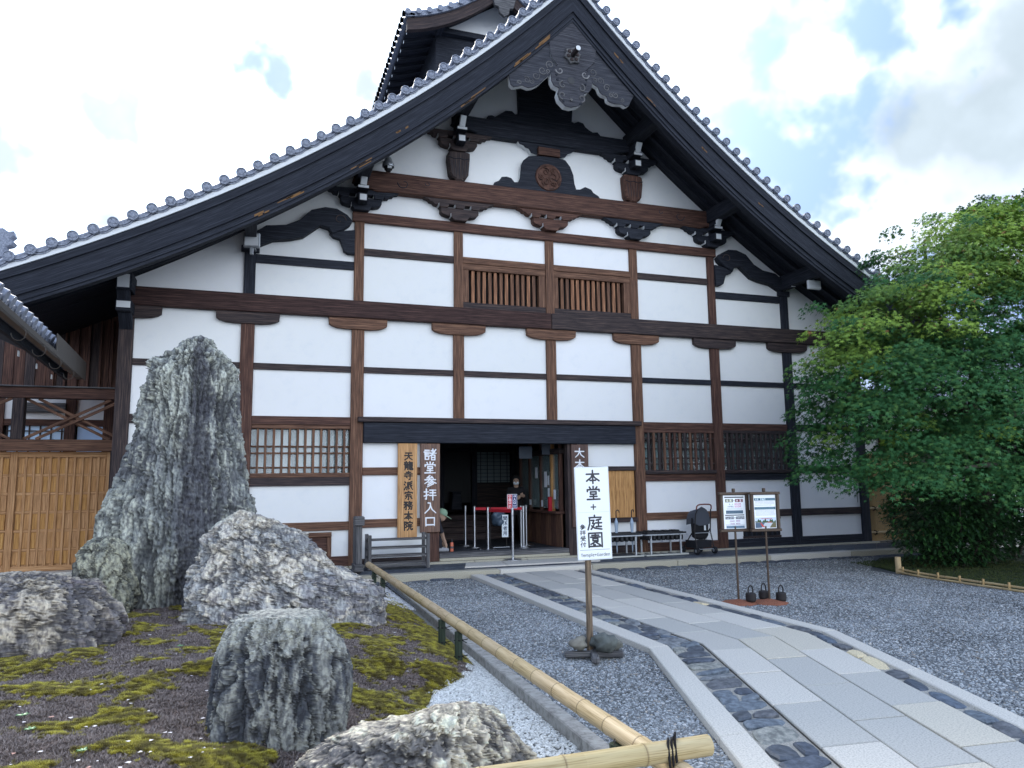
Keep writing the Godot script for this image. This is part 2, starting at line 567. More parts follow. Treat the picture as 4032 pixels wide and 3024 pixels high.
# one character in the rectangle; brush > 0 gives swelling strokes
func glyph(im: Image, ch: String, r: Rect2, w: float, col: Color, brush := 0.0) -> void:
	var si := 0
	for s in GLYPH[ch].split(";"):
		var pts := []
		for p in s.split(" "):
			var xy: PackedStringArray = p.split(",")
			pts.append(r.position + Vector2(float(xy[0]), float(xy[1])) / 100.0 * r.size)
		var n := pts.size()
		for i in n - 1:
			var wa := w * (1.0 + brush * (0.35 if i == 0 else 0.0))
			var wb := w * (1.0 - brush * (0.5 if i == n - 2 and si % 2 == 1 else 0.05))
			stroke(im, pts[i], pts[i + 1], wa, wb, col)
		si += 1


func column_text(im: Image, text: String, x: float, y: float, w: float, h: float, gap: float, sw: float, col: Color, brush := 0.0) -> void:
	for i in text.length():
		glyph(im, text[i], Rect2(x + rng.randf_range(-1, 1) * brush * 2.0, y + i * (h + gap), w, h), sw, col, brush)


func row_text(im: Image, text: String, x: float, y: float, w: float, h: float, gap: float, sw: float, col: Color) -> void:
	for i in text.length():
		if text[i] != " ":
			glyph(im, text[i], Rect2(x + i * (w + gap), y, w, h), sw, col)


# rows of fine print that cannot be read at this distance
func fine_print(im: Image, x0: int, x1: int, y0: int, rows: int, step: int, col: Color) -> void:
	for r in rows:
		var x := x0
		while x < x1:
			var w := rng.randi_range(2, 5)
			for k in 3:
				stroke(im, Vector2(x, y0 + r * step + rng.randf() * 3), Vector2(x + w, y0 + r * step + rng.randf() * 3), 1.0, 1.0, col)
			x += w + 2


func printed(im: Image, rough := 0.5) -> StandardMaterial3D:
	var m := StandardMaterial3D.new()
	m.albedo_texture = ImageTexture.create_from_image(im)
	m.roughness = rough
	return m


# a flat sheet facing +z with its print the right way up
func sheet(parent: Node, called: String, w: float, h: float, at: Vector3, mat: Material, basis := Basis.IDENTITY) -> MeshInstance3D:
	var st := new_st()
	var a := Vector3(-w / 2, -h / 2, 0)
	var b := Vector3(w / 2, -h / 2, 0)
	var c := Vector3(w / 2, h / 2, 0)
	var d := Vector3(-w / 2, h / 2, 0)
	quad(st, a, b, c, d, Vector3.BACK, Vector2(0, 1), Vector2(1, 1), Vector2(1, 0), Vector2(0, 0))
	return mi(parent, called, st.commit(), mat, Transform3D(basis, at))


func letters(parent: Node, called: String, text: String, height: float, at: Vector3, mat: Material, mono := "Droid Sans", depth := 0.0015, basis := Basis.IDENTITY) -> MeshInstance3D:
	var f := SystemFont.new()
	f.font_names = PackedStringArray([mono])
	var t := TextMesh.new()
	t.font = f
	t.text = text
	t.font_size = 64
	t.pixel_size = height / 64.0
	t.depth = depth
	t.horizontal_alignment = HORIZONTAL_ALIGNMENT_CENTER
	t.vertical_alignment = VERTICAL_ALIGNMENT_CENTER
	return mi(parent, called, t, mat, Transform3D(basis, at))


# ---------------------------------------------------------------- sky
func dir_of(az: float, el: float) -> Vector3:
	var a := deg_to_rad(az)
	var e := deg_to_rad(el)
	return Vector3(sin(a) * cos(e), sin(e), -cos(a) * cos(e))


func blob(d: Vector3, c: Vector3, deg: float) -> float:
	var x := rad_to_deg(acos(clampf(d.dot(c), -1, 1))) / deg
	return exp(-x * x)


func make_sky() -> Image:
	var w := 2048
	var h := 1024
	var im := Image.create(w, h, false, Image.FORMAT_RGBF)
	var big := noise(1.1, 6, 5)
	big.domain_warp_enabled = true
	big.domain_warp_amplitude = 0.25
	big.domain_warp_frequency = 1.5
	var fine := noise(5.0, 7, 9)
	fine.fractal_gain = 0.58
	var sun := dir_of(-13, 37)
	# broad cloud banks and gaps seen from here; elsewhere noise, with brighter cloud added away from the sun
	var puffs := [[dir_of(52.5, 22), 6.5, 0.85], [dir_of(56, 27), 5.0, 0.45], [dir_of(48.5, 19.5), 3.4, 0.5], [dir_of(43.1, 27.6), 1.6, 0.75], [dir_of(41.5, 26.6), 1.0, 0.4], [dir_of(40.5, 24.3), 1.1, 0.5], [dir_of(41.8, 23.6), 0.9, 0.45], [dir_of(46.5, 15.0), 4.0, 0.40], [dir_of(39, 18), 3.5, 0.28], [dir_of(31, 29), 5.0, 0.42], [dir_of(52, 33.5), 3.2, 0.40], [dir_of(44, 35), 5.0, 0.15]]
	var holes := [[dir_of(45.0, 30.5), 4.0, 0.30], [dir_of(42.0, 21.0), 3.4, 0.42], [dir_of(38.5, 25.5), 3.0, 0.22], [dir_of(50, 14.0), 2.5, 0.2], [dir_of(59, 15), 4.0, 0.3]]
	var greys := [[dir_of(-11.5, 24.0), 2.1], [dir_of(-9.3, 24.6), 1.7], [dir_of(-16.5, 20.6), 2.6], [dir_of(-9.7, 18.9), 1.6], [dir_of(-1.0, 29.4), 1.7], [dir_of(0.6, 28.8), 1.4], [dir_of(7.8, 29.2), 1.7], [dir_of(54.0, 22.5), 4.4], [dir_of(57, 25.5), 4.0], [dir_of(49, 23), 3.0]]
	var ground := Color(0.16, 0.17, 0.18)
	for y in h:
		var el := 90.0 - (y + 0.5) / h * 180.0
		if el < -1.0:
			im.fill_rect(Rect2i(0, y, w, h - y), ground)
			break
		var se := sin(deg_to_rad(el))
		var ce := cos(deg_to_rad(el))
		for x in w:
			var a := (x + 0.5) / w * TAU
			var d := Vector3(sin(a) * ce, se, -cos(a) * ce)
			var p := Vector3(d.x, 0, d.z) / (maxf(se, 0.0) + 0.35)
			p.y = se * 1.6
			var n := big.get_noise_3dv(p * 1.5)
			var f := fine.get_noise_3dv(d * 2.6)
			var sd := d.dot(sun)
			var ang := acos(clampf(sd, -1, 1))
			var glare := exp(-pow(ang / 0.52, 2))
			var bank := 0.0
			var gap := 0.0
			var warp := 1.0 + 0.45 * n + 0.35 * f
			if d.z < 0.35 and d.x > 0.1:
				for b in puffs:
					bank += b[2] * blob(d, b[0], b[1] * warp)
				for b in holes:
					gap += b[2] * blob(d, b[0], b[1])
			var away := clampf(0.45 - sd, 0, 1)  # unseen sky clouded over and brightened to light the shaded facade
			var cover := -0.10 + n * 0.70 + f * 0.62 + bank - gap + 0.45 * away
			var thin := smoothstep(-0.30, 0.30, cover + f * 0.2)
			var thick := smoothstep(0.13, 0.42, cover)
			var blue := Color(0.125, 0.20, 0.395).lerp(Color(0.20, 0.275, 0.41), pow(1.0 - maxf(se, 0.0), 3.0))
			var c := blue.lerp(Color(0.315, 0.365, 0.455), thin * 0.85)
			var top := 0.47 + 0.24 * f + 0.12 * n + 1.2 * away
			c = c.lerp(Color(top * 0.94, top, top * 1.08), thick)
			c = c + Color(1.5, 1.65, 1.75) * glare
			var gr := 0.0
			if d.z < 0.3:
				for b in greys:
					gr = maxf(gr, blob(d, b[0], b[1] * (1.0 + 0.5 * f + 0.4 * n)))
			gr = 0.93 * smoothstep(0.18, 1.0, gr + f * 0.9 + 0.4 * n) if d.x < 0.25 else smoothstep(0.05, 0.75, gr + f * 0.35)
			var core := Color(0.235, 0.275, 0.29) if d.x > 0.25 else Color(0.15, 0.205, 0.26) if d.x > -0.06 and d.x < 0.06 else Color(0.245, 0.27, 0.265)
			c = c.lerp(core, gr * (0.8 if d.x > 0.25 else 0.97))
			c = Color(c.r * 0.96, c.g, c.b * 1.06)
			im.set_pixel(x, y, c)
	return im


func _ready() -> void:
	rng.seed = 4711
	var cam := Camera3D.new()
	cam.name = "camera"
	cam.position = Vector3(2.1375, 1.62, 14.1233)
	cam.rotation = Vector3(0.1307, -0.3334, -0.0124)
	cam.fov = 54.45
	cam.near = 0.05
	cam.far = 2000.0
	add_child(cam)
	cam.current = true
	var env := Environment.new()
	env.background_mode = Environment.BG_SKY
	var sky := Sky.new()
	var pano := PanoramaSkyMaterial.new()
	pano.panorama = ImageTexture.create_from_image(make_sky())
	sky.sky_material = pano
	env.sky = sky
	env.tonemap_mode = Environment.TONE_MAPPER_LINEAR
	env.tonemap_exposure = 2.55
	env.sdfgi_enabled = true
	env.ssao_enabled = true
	env.ssil_enabled = true
	var we := WorldEnvironment.new()
	we.name = "world"
	we.environment = env
	add_child(we)
	var sun := DirectionalLight3D.new()
	sun.name = "sun"
	sun.light_color = Color(1.0, 0.96, 0.9)
	sun.light_energy = 0.45
	sun.light_angular_distance = 12.0
	sun.shadow_enabled = true
	add_child(sun)
	sun.look_at_from_position(Vector3.ZERO, -dir_of(-13, 37), Vector3.UP)
	make_materials()
	make_ground()
	make_path()
	make_hall()
	make_hall_roof()
	make_hall_ornaments()
	make_hall_windows()
	make_hall_interior()
	make_wing()
	make_right_side()
	make_rocks()
	make_moss()
	make_gravel()
	make_trees()
	make_fences()
	make_boards()
	make_signs()
	make_porch_things()
	make_people()


# ---------------------------------------------------------------- ground
func flat(parent: Node, called: String, x0: float, x1: float, z0: float, z1: float, y: float, mat: Material) -> MeshInstance3D:
	var st := new_st()
	quad(st, Vector3(x0, y, z0), Vector3(x1, y, z0), Vector3(x1, y, z1), Vector3(x0, y, z1), Vector3.UP, Vector2(x0, z0), Vector2(x1, z0), Vector2(x1, z1), Vector2(x0, z1))
	return mi(parent, called, st.commit(), mat)


func kerb_x(z: float) -> float:
	return 4.275 - 0.021 * (z - 2.0)


const BEND := 7.65
func path_x(s: float, z: float) -> float:
	return s - maxf(0.0, z - BEND) * 0.353


func mound_edge(z: float) -> float:
	var zs := [-2.0, 6.4, 7.35, 7.62, 7.85, 8.1, 8.6, 9.05, 9.9, 10.8, 11.3]
	var xs := [4.16, 4.16, 4.1, 3.98, 3.76, 3.54, 3.37, 3.18, 2.6, 1.2, -1.0]
	for i in 10:
		if z <= zs[i + 1]:
			return lerpf(xs[i], xs[i + 1], clampf((z - zs[i]) / (zs[i + 1] - zs[i]), 0, 1))
	return -9.0


var mound_noise := noise(0.9, 4, 71)
func mound_h(x: float, z: float) -> float:
	var d := minf(minf((mound_edge(z) - x) * 0.9, (z - 1.7) * 0.8), (x + 7.5))
	if z > 8.0:
		d = minf(d, (11.15 - z) * 0.9)
	var h := 0.36 * (1.0 - exp(-maxf(d, 0.0) / 0.75)) + (0.0 if d > 0 else d * 0.3)
	return -0.05 + h + 0.045 * mound_noise.get_noise_2d(x, z) * clampf(d * 3.0, 0, 1)


func make_ground() -> void:
	var g := setting("ground")
	flat(g, "earth", -300, 300, -300, 300, -0.07, M.gravel)
	var c := setting("gravel_courtyard")
	var st := new_st()
	var step := 0.5
	var bumps := noise(0.8, 3, 73)
	var xs := []
	var x := 4.22
	while x < 30.0:
		xs.append(x)
		x += step
	var zs := []
	var z := 1.2
	while z < 26.0:
		zs.append(z)
		z += step
	for i in xs.size() - 1:
		for j in zs.size() - 1:
			var p := []
			for q in [[0, 0], [1, 0], [1, 1], [0, 1]]:
				var px: float = xs[i + q[0]]
				var pz: float = zs[j + q[1]]
				p.append(Vector3(px, 0.012 * bumps.get_noise_2d(px, pz), pz))
			quad(st, p[0], p[1], p[2], p[3], Vector3.UP)
	mi(c, "gravel_bed", st.commit(), M.gravel)
	flat(c, "gravel_bed", 30, 300, -60, 300, -0.005, M.gravel)
	# the raised garden of earth and the white gravel round its foot
	var w := setting("white_gravel_bed")
	flat(w, "gravel_bed", -9, 4.25, 1.2, 11.5, -0.05, M.whitebed)
	var m := setting("garden_mound")
	st = SurfaceTool.new()
	st.begin(Mesh.PRIMITIVE_TRIANGLES)
	var nx := 220
	var nz := 190
	var fine := noise(9.0, 3, 74)
	for j in nz + 1:
		for i in nx + 1:
			var px := -7.0 + 11.24 * i / nx
			var pz := 1.5 + 9.8 * j / nz
			st.set_uv(Vector2(px, pz))
			st.add_vertex(Vector3(px, mound_h(px, pz) + 0.012 * fine.get_noise_2d(px, pz), pz))
	for j in nz:
		for i in nx:
			var a := j * (nx + 1) + i
			st.add_index(a)
			st.add_index(a + 1)
			st.add_index(a + nx + 2)
			st.add_index(a)
			st.add_index(a + nx + 2)
			st.add_index(a + nx + 1)
	st.generate_normals()
	mi(m, "earth", st.commit(), M.soil)
	# concrete kerb along the garden
	var k := thing("garden_kerb", "long grey concrete kerb beside the bamboo rail, between moss garden and gravel", "kerb")
	var z0 := 1.75
	for len in [2.6, 2.4, 2.9, 1.9, 2.2]:
		var z1: float = minf(z0 + len, 11.4)
		ground_slab(k, "kerb_block", PackedVector2Array([Vector2(kerb_x(z0), z0), Vector2(kerb_x(z0) + 0.115, z0), Vector2(kerb_x(z1) + 0.115, z1 - 0.006), Vector2(kerb_x(z1), z1 - 0.006)]), -0.09, 0.045, M.concrete, 0.008)
		z0 = z1
	# stone platform in front of the hall
	var pf := setting("stone_platform")
	box(pf, "platform_base", -0.2, 24.0, -0.06, 0.098, -0.4, 1.32, M.mortar, 0.0)
	var xk := -0.2
	while xk < 23.0:
		var l := rng.randf_range(1.3, 2.3)
		if xk < 4.0:
			l = minf(l, 4.05 - xk) if 4.05 - xk > 0.3 else l
		box(pf, "kerb_stone", xk, xk + l - 0.008, -0.05, 0.122 + rng.randf_range(-0.003, 0.003), 1.3, 1.53, M.granite_old if rng.randf() < 0.6 else M.granite, 0.012)
		xk += l
	# diamond slate paving
	var slates := [M.slate, tinted(M.slate, Color(0.88, 0.9, 0.94)), tinted(M.slate, Color(1.12, 1.12, 1.1))]
	var field := PackedVector2Array([Vector2(-0.1, 0.16), Vector2(17.5, 0.16), Vector2(17.5, 1.29), Vector2(-0.1, 1.29)])
	var apron := PackedVector2Array([Vector2(5.95, 0.32), Vector2(8.15, 0.32), Vector2(8.42, 1.0), Vector2(5.75, 1.0)])
	var e := 0.30
	for i in range(-2, 62):
		for j in range(-1, 6):
			var cx := i * e + (e if j % 2 == 0 else 0.0) * 0.0
			if posmod(i + j, 2) == 1:
				continue
			var cz := 0.16 + j * e
			var q := e - 0.008
			var dia := PackedVector2Array([Vector2(cx - q, cz), Vector2(cx, cz - q), Vector2(cx + q, cz), Vector2(cx, cz + q)])
			for part in Geometry2D.intersect_polygons(dia, field):
				var rest := Geometry2D.clip_polygons(part, apron)
				for r in rest:
					if r.size() >= 3 and not Geometry2D.is_polygon_clockwise(r):
						ground_slab(pf, "paving_slab", r, 0.08, 0.112 + rng.randf_range(0, 0.004), slates[rng.randi() % 3])
	var ax := [5.95, 6.66, 7.38, 8.15]
	var bx := [5.75, 6.55, 7.5, 8.42]
	for i in 3:
		ground_slab(pf, "threshold_slab", PackedVector2Array([Vector2(ax[i] + 0.006, 0.32), Vector2(ax[i + 1] - 0.006, 0.32), Vector2(bx[i + 1] - 0.006, 0.99), Vector2(bx[i] + 0.006, 0.99)]), 0.08, 0.135, M.granite)
	# thin granite sill under the wall posts
	xk = 3.0
	while xk < 15.9:
		var l2 := rng.randf_range(0.8, 1.6)
		box(pf, "sill_stone", xk, minf(xk + l2, 16.0) - 0.008, 0.07, 0.15, -0.25, 0.17, M.granite_old, 0.012)
		xk += l2
	# rough gutter stones at the foot of the kerb
	xk = 3.6
	while xk < 18.0:
		var l3 := rng.randf_range(0.22, 0.55)
		if xk + l3 < 5.7 or xk > 7.92:
			cobble(pf, "gutter_stone", xk, xk + l3 - 0.02, 1.56, 1.56 + rng.randf_range(0.14, 0.24), -0.04, rng.randf_range(0.015, 0.045), slates[rng.randi() % 3], false)
		xk += l3


# a slab from an outline in x,z
func ground_slab(parent: Node, called: String, poly: PackedVector2Array, y0: float, y1: float, mat: Material, ch := 0.006) -> void:
	var st := new_st()
	var fl := PackedVector2Array()
	for p in poly:
		fl.append(Vector2(p.x, -p.y))
	prism_into(st, fl, y0, y1, ch)
	var b := Basis(Vector3.RIGHT, Vector3(0, 0, -1), Vector3.UP)
	mi(parent, called, st.commit(), mat, Transform3D(b, Vector3.ZERO))


# one irregular stone set in a strip; s and z ranges, sheared after the bend when bent is true
func cobble(parent: Node, called: String, s0: float, s1: float, z0: float, z1: float, y0: float, y1: float, mat: Material, bent := true) -> void:
	var c := Vector2((s0 + s1) / 2, (z0 + z1) / 2)
	var h := Vector2((s1 - s0) / 2, (z1 - z0) / 2)
	var n := 9
	var ring := []
	var ph := rng.randf() * TAU
	for k in n:
		var a := ph + TAU * k / n
		var v := Vector2(cos(a), sin(a))
		v /= maxf(absf(v.x), absf(v.y)) * 0.8 + 0.2
		v *= rng.randf_range(0.9, 1.03)
		ring.append(c + v * h)
	var st := new_st()
	var tilt := Vector2(rng.randf_range(-0.012, 0.012), rng.randf_range(-0.012, 0.012))
	var put := func(p: Vector2, y: float) -> Vector3:
		return Vector3(path_x(p.x, p.y) if bent else p.x, y, p.y)
	for k in n:
		var p: Vector2 = ring[k]
		var q: Vector2 = ring[(k + 1) % n]
		var pi := c + (p - c) * 0.84
		var qi := c + (q - c) * 0.84
		var yp := y1 + tilt.dot((p - c) / h)
		var yq := y1 + tilt.dot((q - c) / h)
		var out := Vector3((p + q).x / 2 - c.x, 0, (p + q).y / 2 - c.y)
		quad(st, put.call(p, y0), put.call(q, y0), put.call(q, yq - 0.012), put.call(p, yp - 0.012), out)
		quad(st, put.call(p, yp - 0.012), put.call(q, yq - 0.012), put.call(qi, yq), put.call(pi, yp), out + Vector3.UP)
		tri(st, put.call(c, y1 + 0.002), put.call(pi, yp), put.call(qi, yq), Vector3.UP)
	mi(parent, called, st.commit(), mat)


func make_path() -> void:
	var path := setting("approach_path")
	var ends := [1.54, BEND, 14.5]
	var run := func(s0: float, s1: float, z0: float, z1: float) -> PackedVector2Array:
		return PackedVector2Array([Vector2(path_x(s0, z0), z0), Vector2(path_x(s1, z0), z0), Vector2(path_x(s1, z1), z1), Vector2(path_x(s0, z1), z1)])
	for i in 2:
		ground_slab(path, "mortar_bed", run.call(5.74, 7.86, ends[i], ends[i + 1]), -0.03, 0.036, M.mortar, 0.0)
		ground_slab(path, "joint_bed", run.call(6.282, 7.563, ends[i], ends[i + 1]), 0.0, 0.0405, tinted(M.mortar, Color(0.42, 0.4, 0.38)), 0.0)
	# granite kerbs of the path
	for side in [[5.71, 5.92], [7.735, 7.90]]:
		var z := 1.54
		while z < 14.4:
			var l := rng.randf_range(1.3, 2.4)
			var z1 := minf(z + l, 14.5)
			if z < BEND and z1 > BEND - 0.5:
				z1 = BEND
			ground_slab(path, "kerb_stone", run.call(side[0], side[1], z + 0.004, z1 - 0.004), -0.04, 0.062 + rng.randf_range(-0.002, 0.002), M.granite, 0.008)
			z = z1
	# three rows of flagstones with staggered joints
	var cols := [6.285, 6.71, 7.135, 7.56]
	var first := [[1.54, 2.0, 2.85, 3.70, 4.58, 5.45, 6.3, 7.15, 7.95, 8.76, 9.55, 10.34, 11.15, 11.95, 12.8, 13.7, 14.5], [1.54, 2.4, 3.25, 4.1, 4.94, 5.8, 6.75, 7.63, 8.42, 9.24, 10.02, 10.8, 11.6, 12.4, 13.2, 14.0, 14.5], [1.54, 1.95, 2.78, 3.68, 4.57, 5.45, 6.32, 7.27, 8.24, 9.06, 9.86, 10.63, 11.4, 12.2, 13.0, 13.8, 14.5]]
	var tints := [M.granite]
	for c in [Color(1.0, 1.0, 1.0), Color(0.93, 0.935, 0.94), Color(0.98, 0.97, 0.94), Color(0.9, 0.91, 0.92)]:
		tints.append(tinted(M.granite, c))
	for k in 3:
		for i in first[k].size() - 1:
			var z0: float = first[k][i]
			var z1: float = first[k][i + 1]
			var p := PackedVector2Array()
			for q in [[cols[k] + 0.008, z0 + 0.008], [cols[k + 1] - 0.008, z0 + 0.008], [cols[k + 1] - 0.008, z1 - 0.008], [cols[k] + 0.008, z1 - 0.008]]:
				var qz: float = q[1] + (q[0] - cols[k]) * 0.1 * float(q[1] > 7.7)
				p.append(Vector2(path_x(q[0], qz), qz))
			if z0 < BEND - 0.05 and z1 > BEND + 0.05:
				p.insert(2, Vector2(path_x(cols[k + 1] - 0.008, BEND), BEND))
				p.append(Vector2(path_x(cols[k] + 0.008, BEND), BEND))
			ground_slab(path, "flagstone", p, 0.0, 0.058 + rng.randf_range(-0.003, 0.003), tints[rng.randi() % 5], 0.005)
	# cobbles in the strips on either side
	var mats := [M.slate]
	for c in [Color(0.98, 1.0, 1.04), Color(1.3, 1.32, 1.3), Color(1.7, 1.6, 1.4), Color(1.5, 1.45, 1.36), Color(1.15, 1.2, 1.24), Color(1.2, 1.15, 1.1)]:
		mats.append(tinted(M.slate, c))
	mats.append(tinted(M.mortar, Color(1.35, 1.28, 1.12)))
	var z := 1.56
	while z < 12.2:
		var dz := rng.randf_range(0.13, 0.27)
		var pick := func() -> Material: return mats[[0, 1, 2, 0, 5, 6, 1, 2, 4, 3][rng.randi() % 10]]
		if rng.randf() < 0.4:
			cobble(path, "cobble", 5.935, 6.27, z, z + dz - 0.015, 0.0, 0.055, pick.call())
		else:
			var cut := rng.randf_range(0.12, 0.22)
			cobble(path, "cobble", 5.935, 5.935 + cut - 0.008, z, z + dz - 0.012, 0.0, rng.randf_range(0.046, 0.06), pick.call())
			cobble(path, "cobble", 5.935 + cut + 0.008, 6.27, z + rng.randf_range(-0.02, 0.02), z + dz - 0.012, 0.0, rng.randf_range(0.046, 0.06), pick.call())
		z += dz
	z = 1.56
	while z < 12.2:
		var dz := rng.randf_range(0.2, 0.52)
		var m: Material = mats[[0, 0, 5, 1, 2, 6][rng.randi() % 6]]
		if (z > 8.3 and z < 8.8) or (z > 5.3 and z < 5.6) or rng.randf() < 0.06:
			m = mats[7]
		cobble(path, "cobble", 7.575, 7.725, z, z + dz - 0.014, 0.0, rng.randf_range(0.046, 0.058), m)
		z += dz


# ---------------------------------------------------------------- the hall
const BAY := 1.97
const MID := 7.87

func yd(u: float) -> float:
	return 11.687 - 1.0629 * u + 0.04545 * u * u - 0.00094 * u * u * u


func yu(u: float) -> float:
	return 14.5 - 0.95 * u + 0.15 * u * u


func gable_outline() -> PackedVector2Array:
	var p := PackedVector2Array([Vector2(-0.1, 0.1), Vector2(15.86, 0.1)])
	for i in 33:
		var u := 7.99 - 7.99 * 2 * i / 32.0
		p.append(Vector2(MID + u, yd(absf(u)) - 0.47))
	return p


func panel(x0: float, x1: float, y0: float, y1: float, outline: PackedVector2Array) -> void:
	var r := PackedVector2Array([Vector2(x0, y0), Vector2(x1, y0), Vector2(x1, y1), Vector2(x0, y1)])
	for part in Geometry2D.intersect_polygons(r, outline):
		prism(hall, "plaster_panel", part, -0.12, rng.randf_range(-0.004, 0.003), M.plasters[rng.randi() % 3])


func make_hall() -> void:
	hall = thing("temple_hall", "large white plastered temple hall with dark timber frame and curved tiled gable roof", "temple")
	var ol := gable_outline()
	var px := []
	for i in 9:
		px.append(i * BAY)
	# white plaster fields
	for i in 8:
		var a: float = px[i]
		var b: float = px[i + 1]
		panel(a, b, 2.77, 3.76, ol)
		panel(a, b, 3.76, 4.9, ol)
		if i < 2 or i > 4:
			panel(a, b, 0.2, 0.87, ol)
			panel(a, b, 0.87, 1.67, ol)
			if i == 0 or i == 7:
				panel(a, b, 1.67, 2.77, ol)
		if i == 0 or i == 7:
			panel(a, b, 4.9, 7.0, ol)
		elif i == 1 or i == 6:
			panel(a, b, 4.9, 5.77, ol)
			panel(a, b, 5.77, 7.6, ol)
		else:
			if i == 2 or i == 5:
				panel(a, b, 4.9, 6.06, ol)
			panel(a, b, 6.06, 6.73, ol)
			panel(a, b, 6.73, 7.46, ol)
	panel(3.0, 12.8, 7.46, 8.9, ol)
	panel(5.0, 10.8, 8.9, 11.2, ol)
	panel(3.94, 5.35, 0.2, 0.9, ol)
	panel(3.94, 5.35, 0.9, 1.85, ol)
	panel(3.94, 5.35, 1.85, 2.5, ol)
	panel(8.4, 9.85, 1.88, 2.5, ol)
	panel(8.4, 9.85, 0.2, 0.82, ol)
	# posts
	var pm := [M.dark, M.red, M.brown, M.brown, M.brown, M.brown, M.red, M.black, M.black]
	for i in 9:
		var w := 0.235
		if i == 3 or i == 4:
			box(hall, "post", px[i] - 0.108, px[i] + 0.108, 2.85, 4.56, -0.14, 0.055, pm[i], 0.008)
		else:
			box(hall, "post", px[i] - w / 2, px[i] + w / 2, 0.15, 4.74 if i > 0 and i < 8 else 5.0, -0.16, 0.062, pm[i], 0.01)
	for i in range(2, 7):
		box(hall, "upper_post", px[i] - 0.092, px[i] + 0.092, 5.07, 6.66, -0.12, 0.056, [M.brown, M.brown, M.brown, M.brown, M.red][i - 2], 0.008)
	for i in [1, 7]:
		box(hall, "upper_post", px[i] - 0.1, px[i] + 0.1, 5.07, 5.86, -0.12, 0.056, M.black, 0.008)
	# the great beam in two lengths
	box(hall, "great_beam", -0.14, MID - 0.004, 4.735, 5.07, -0.1, 0.125, tinted(M.red, Color(0.78, 0.8, 0.86)), 0.014)
	box(hall, "great_beam", MID + 0.004, 15.92, 4.735, 5.07, -0.1, 0.125, M.dark, 0.014)
	# boat-shaped bearers under it
	for i in range(0, 9):
		var c: float = px[i]
		var l := 0.0 if i == 0 else 0.54
		var r := 0.0 if i == 8 else 0.54
		var p := PackedVector2Array([Vector2(c - l - 0.01, 4.733), Vector2(c - l, 4.6), Vector2(c - l * 0.9, 4.565), Vector2(c - l * 0.72, 4.535), Vector2(c - l * 0.4, 4.52), Vector2(c + r * 0.4, 4.52), Vector2(c + r * 0.72, 4.535), Vector2(c + r * 0.9, 4.565), Vector2(c + r, 4.6), Vector2(c + r + 0.01, 4.733)])
		prism(hall, "bearer", p, -0.05, 0.095, M.brown if i > 1 and i < 6 else M.dark, 0.008)
	# rails between the posts
	for i in 8:
		var a: float = px[i] + 0.1175
		var b: float = px[i + 1] - 0.1175
		if i == 2 or i == 3:
			b = px[i + 1] - 0.108
		if i == 3 or i == 4:
			a = px[i] + 0.108
		var dk: Material = M.dark if i < 5 else M.black
		box(hall, "rail", a, b, 3.7, 3.815, -0.1, 0.038, dk)
		if i < 2 or i > 4:
			box(hall, "rail", a, b, 2.7, 2.855, -0.1, 0.045, M.red if i in [1, 5, 6] else dk)
			box(hall, "rail", a, b, 0.79, 0.945, -0.1, 0.04, M.brown if i < 6 else M.dark)
			box(hall, "ground_beam", a, b, 0.15, 0.325, -0.14, 0.05, M.red if i < 6 else M.black)
			if i == 7:
				box(hall, "rail", a, b, 1.74, 1.9, -0.1, 0.04, M.black)
			else:
				box(hall, "rail", a, b, 1.6, 1.75, -0.1, 0.045, M.red if i in [5] else dk)
	for s in [[1, 5.68, 5.84], [6, 5.69, 5.85]]:
		var a: float = px[s[0]] + (0.1 if s[0] == 1 else 0.092)
		var b: float = px[s[0] + 1] - (0.092 if s[0] == 1 else 0.1)
		box(hall, "rail", a, b, s[1], s[2], -0.1, 0.04, M.black)
	for i in [1, 7]:
		box(hall, "rail", px[i] - 0.16, px[i] + 0.16, 5.862, 5.98, -0.1, 0.07, M.black)
	for i in [2, 5]:
		box(hall, "rail", px[i] + 0.092, px[i + 1] - 0.092, 5.99, 6.13, -0.1, 0.04, M.dark)
	box(hall, "tie_beam", 3.8, 11.95, 6.64, 6.83, -0.1, 0.09, M.red, 0.01)
	# door lintel with its cap
	box(hall, "door_lintel", 4.06, 9.73, 2.38, 2.762, -0.12, 0.125, M.black, 0.012)
	box(hall, "lintel_cap", 3.95, 9.86, 2.765, 2.86, -0.1, 0.165, M.dark, 0.008)
	# fields beside the door
	for r in [[0.82, 0.97], [1.78, 1.925]]:
		box(hall, "rail", 4.06, 5.27, r[0], r[1], -0.1, 0.04, M.brown)
	box(hall, "door_post", 5.275, 5.515, 0.15, 2.38, -0.14, 0.05, M.red, 0.008)
	box(hall, "door_post", 8.19, 8.41, 0.15, 2.38, -0.14, 0.05, M.dark, 0.008)
	box(hall, "ground_beam", 4.06, 5.27, 0.15, 0.26, -0.14, 0.045, M.dark)
	box(hall, "ground_beam", 8.415, 9.73, 0.15, 0.3, -0.14, 0.045, M.dark)
	box(hall, "rail", 8.41, 9.74, 1.83, 1.92, -0.1, 0.075, M.dark)
	box(hall, "rail", 8.41, 9.74, 0.77, 0.862, -0.1, 0.075, M.dark)
	var xb := 8.42
	for w in [0.42, 0.43, 0.44]:
		box(hall, "cupboard_board", xb, xb + w - 0.006, 0.865, 1.828, -0.06, 0.03 + rng.randf() * 0.004, M.tan, 0.004)
		xb += w
	box(hall, "door_sill", 5.52, 8.185, 0.205, 0.29, -0.35, 0.055, M.grey, 0.01)
	box(hall, "door_sill_stone", 5.52, 8.185, 0.15, 0.203, -0.35, 0.075, M.granite_old, 0.01)
	# side walls and the dark back of the roof space
	box(hall, "side_wall", -0.115, -0.02, 0.15, 5.25, -15.0, -0.17, M.dark)
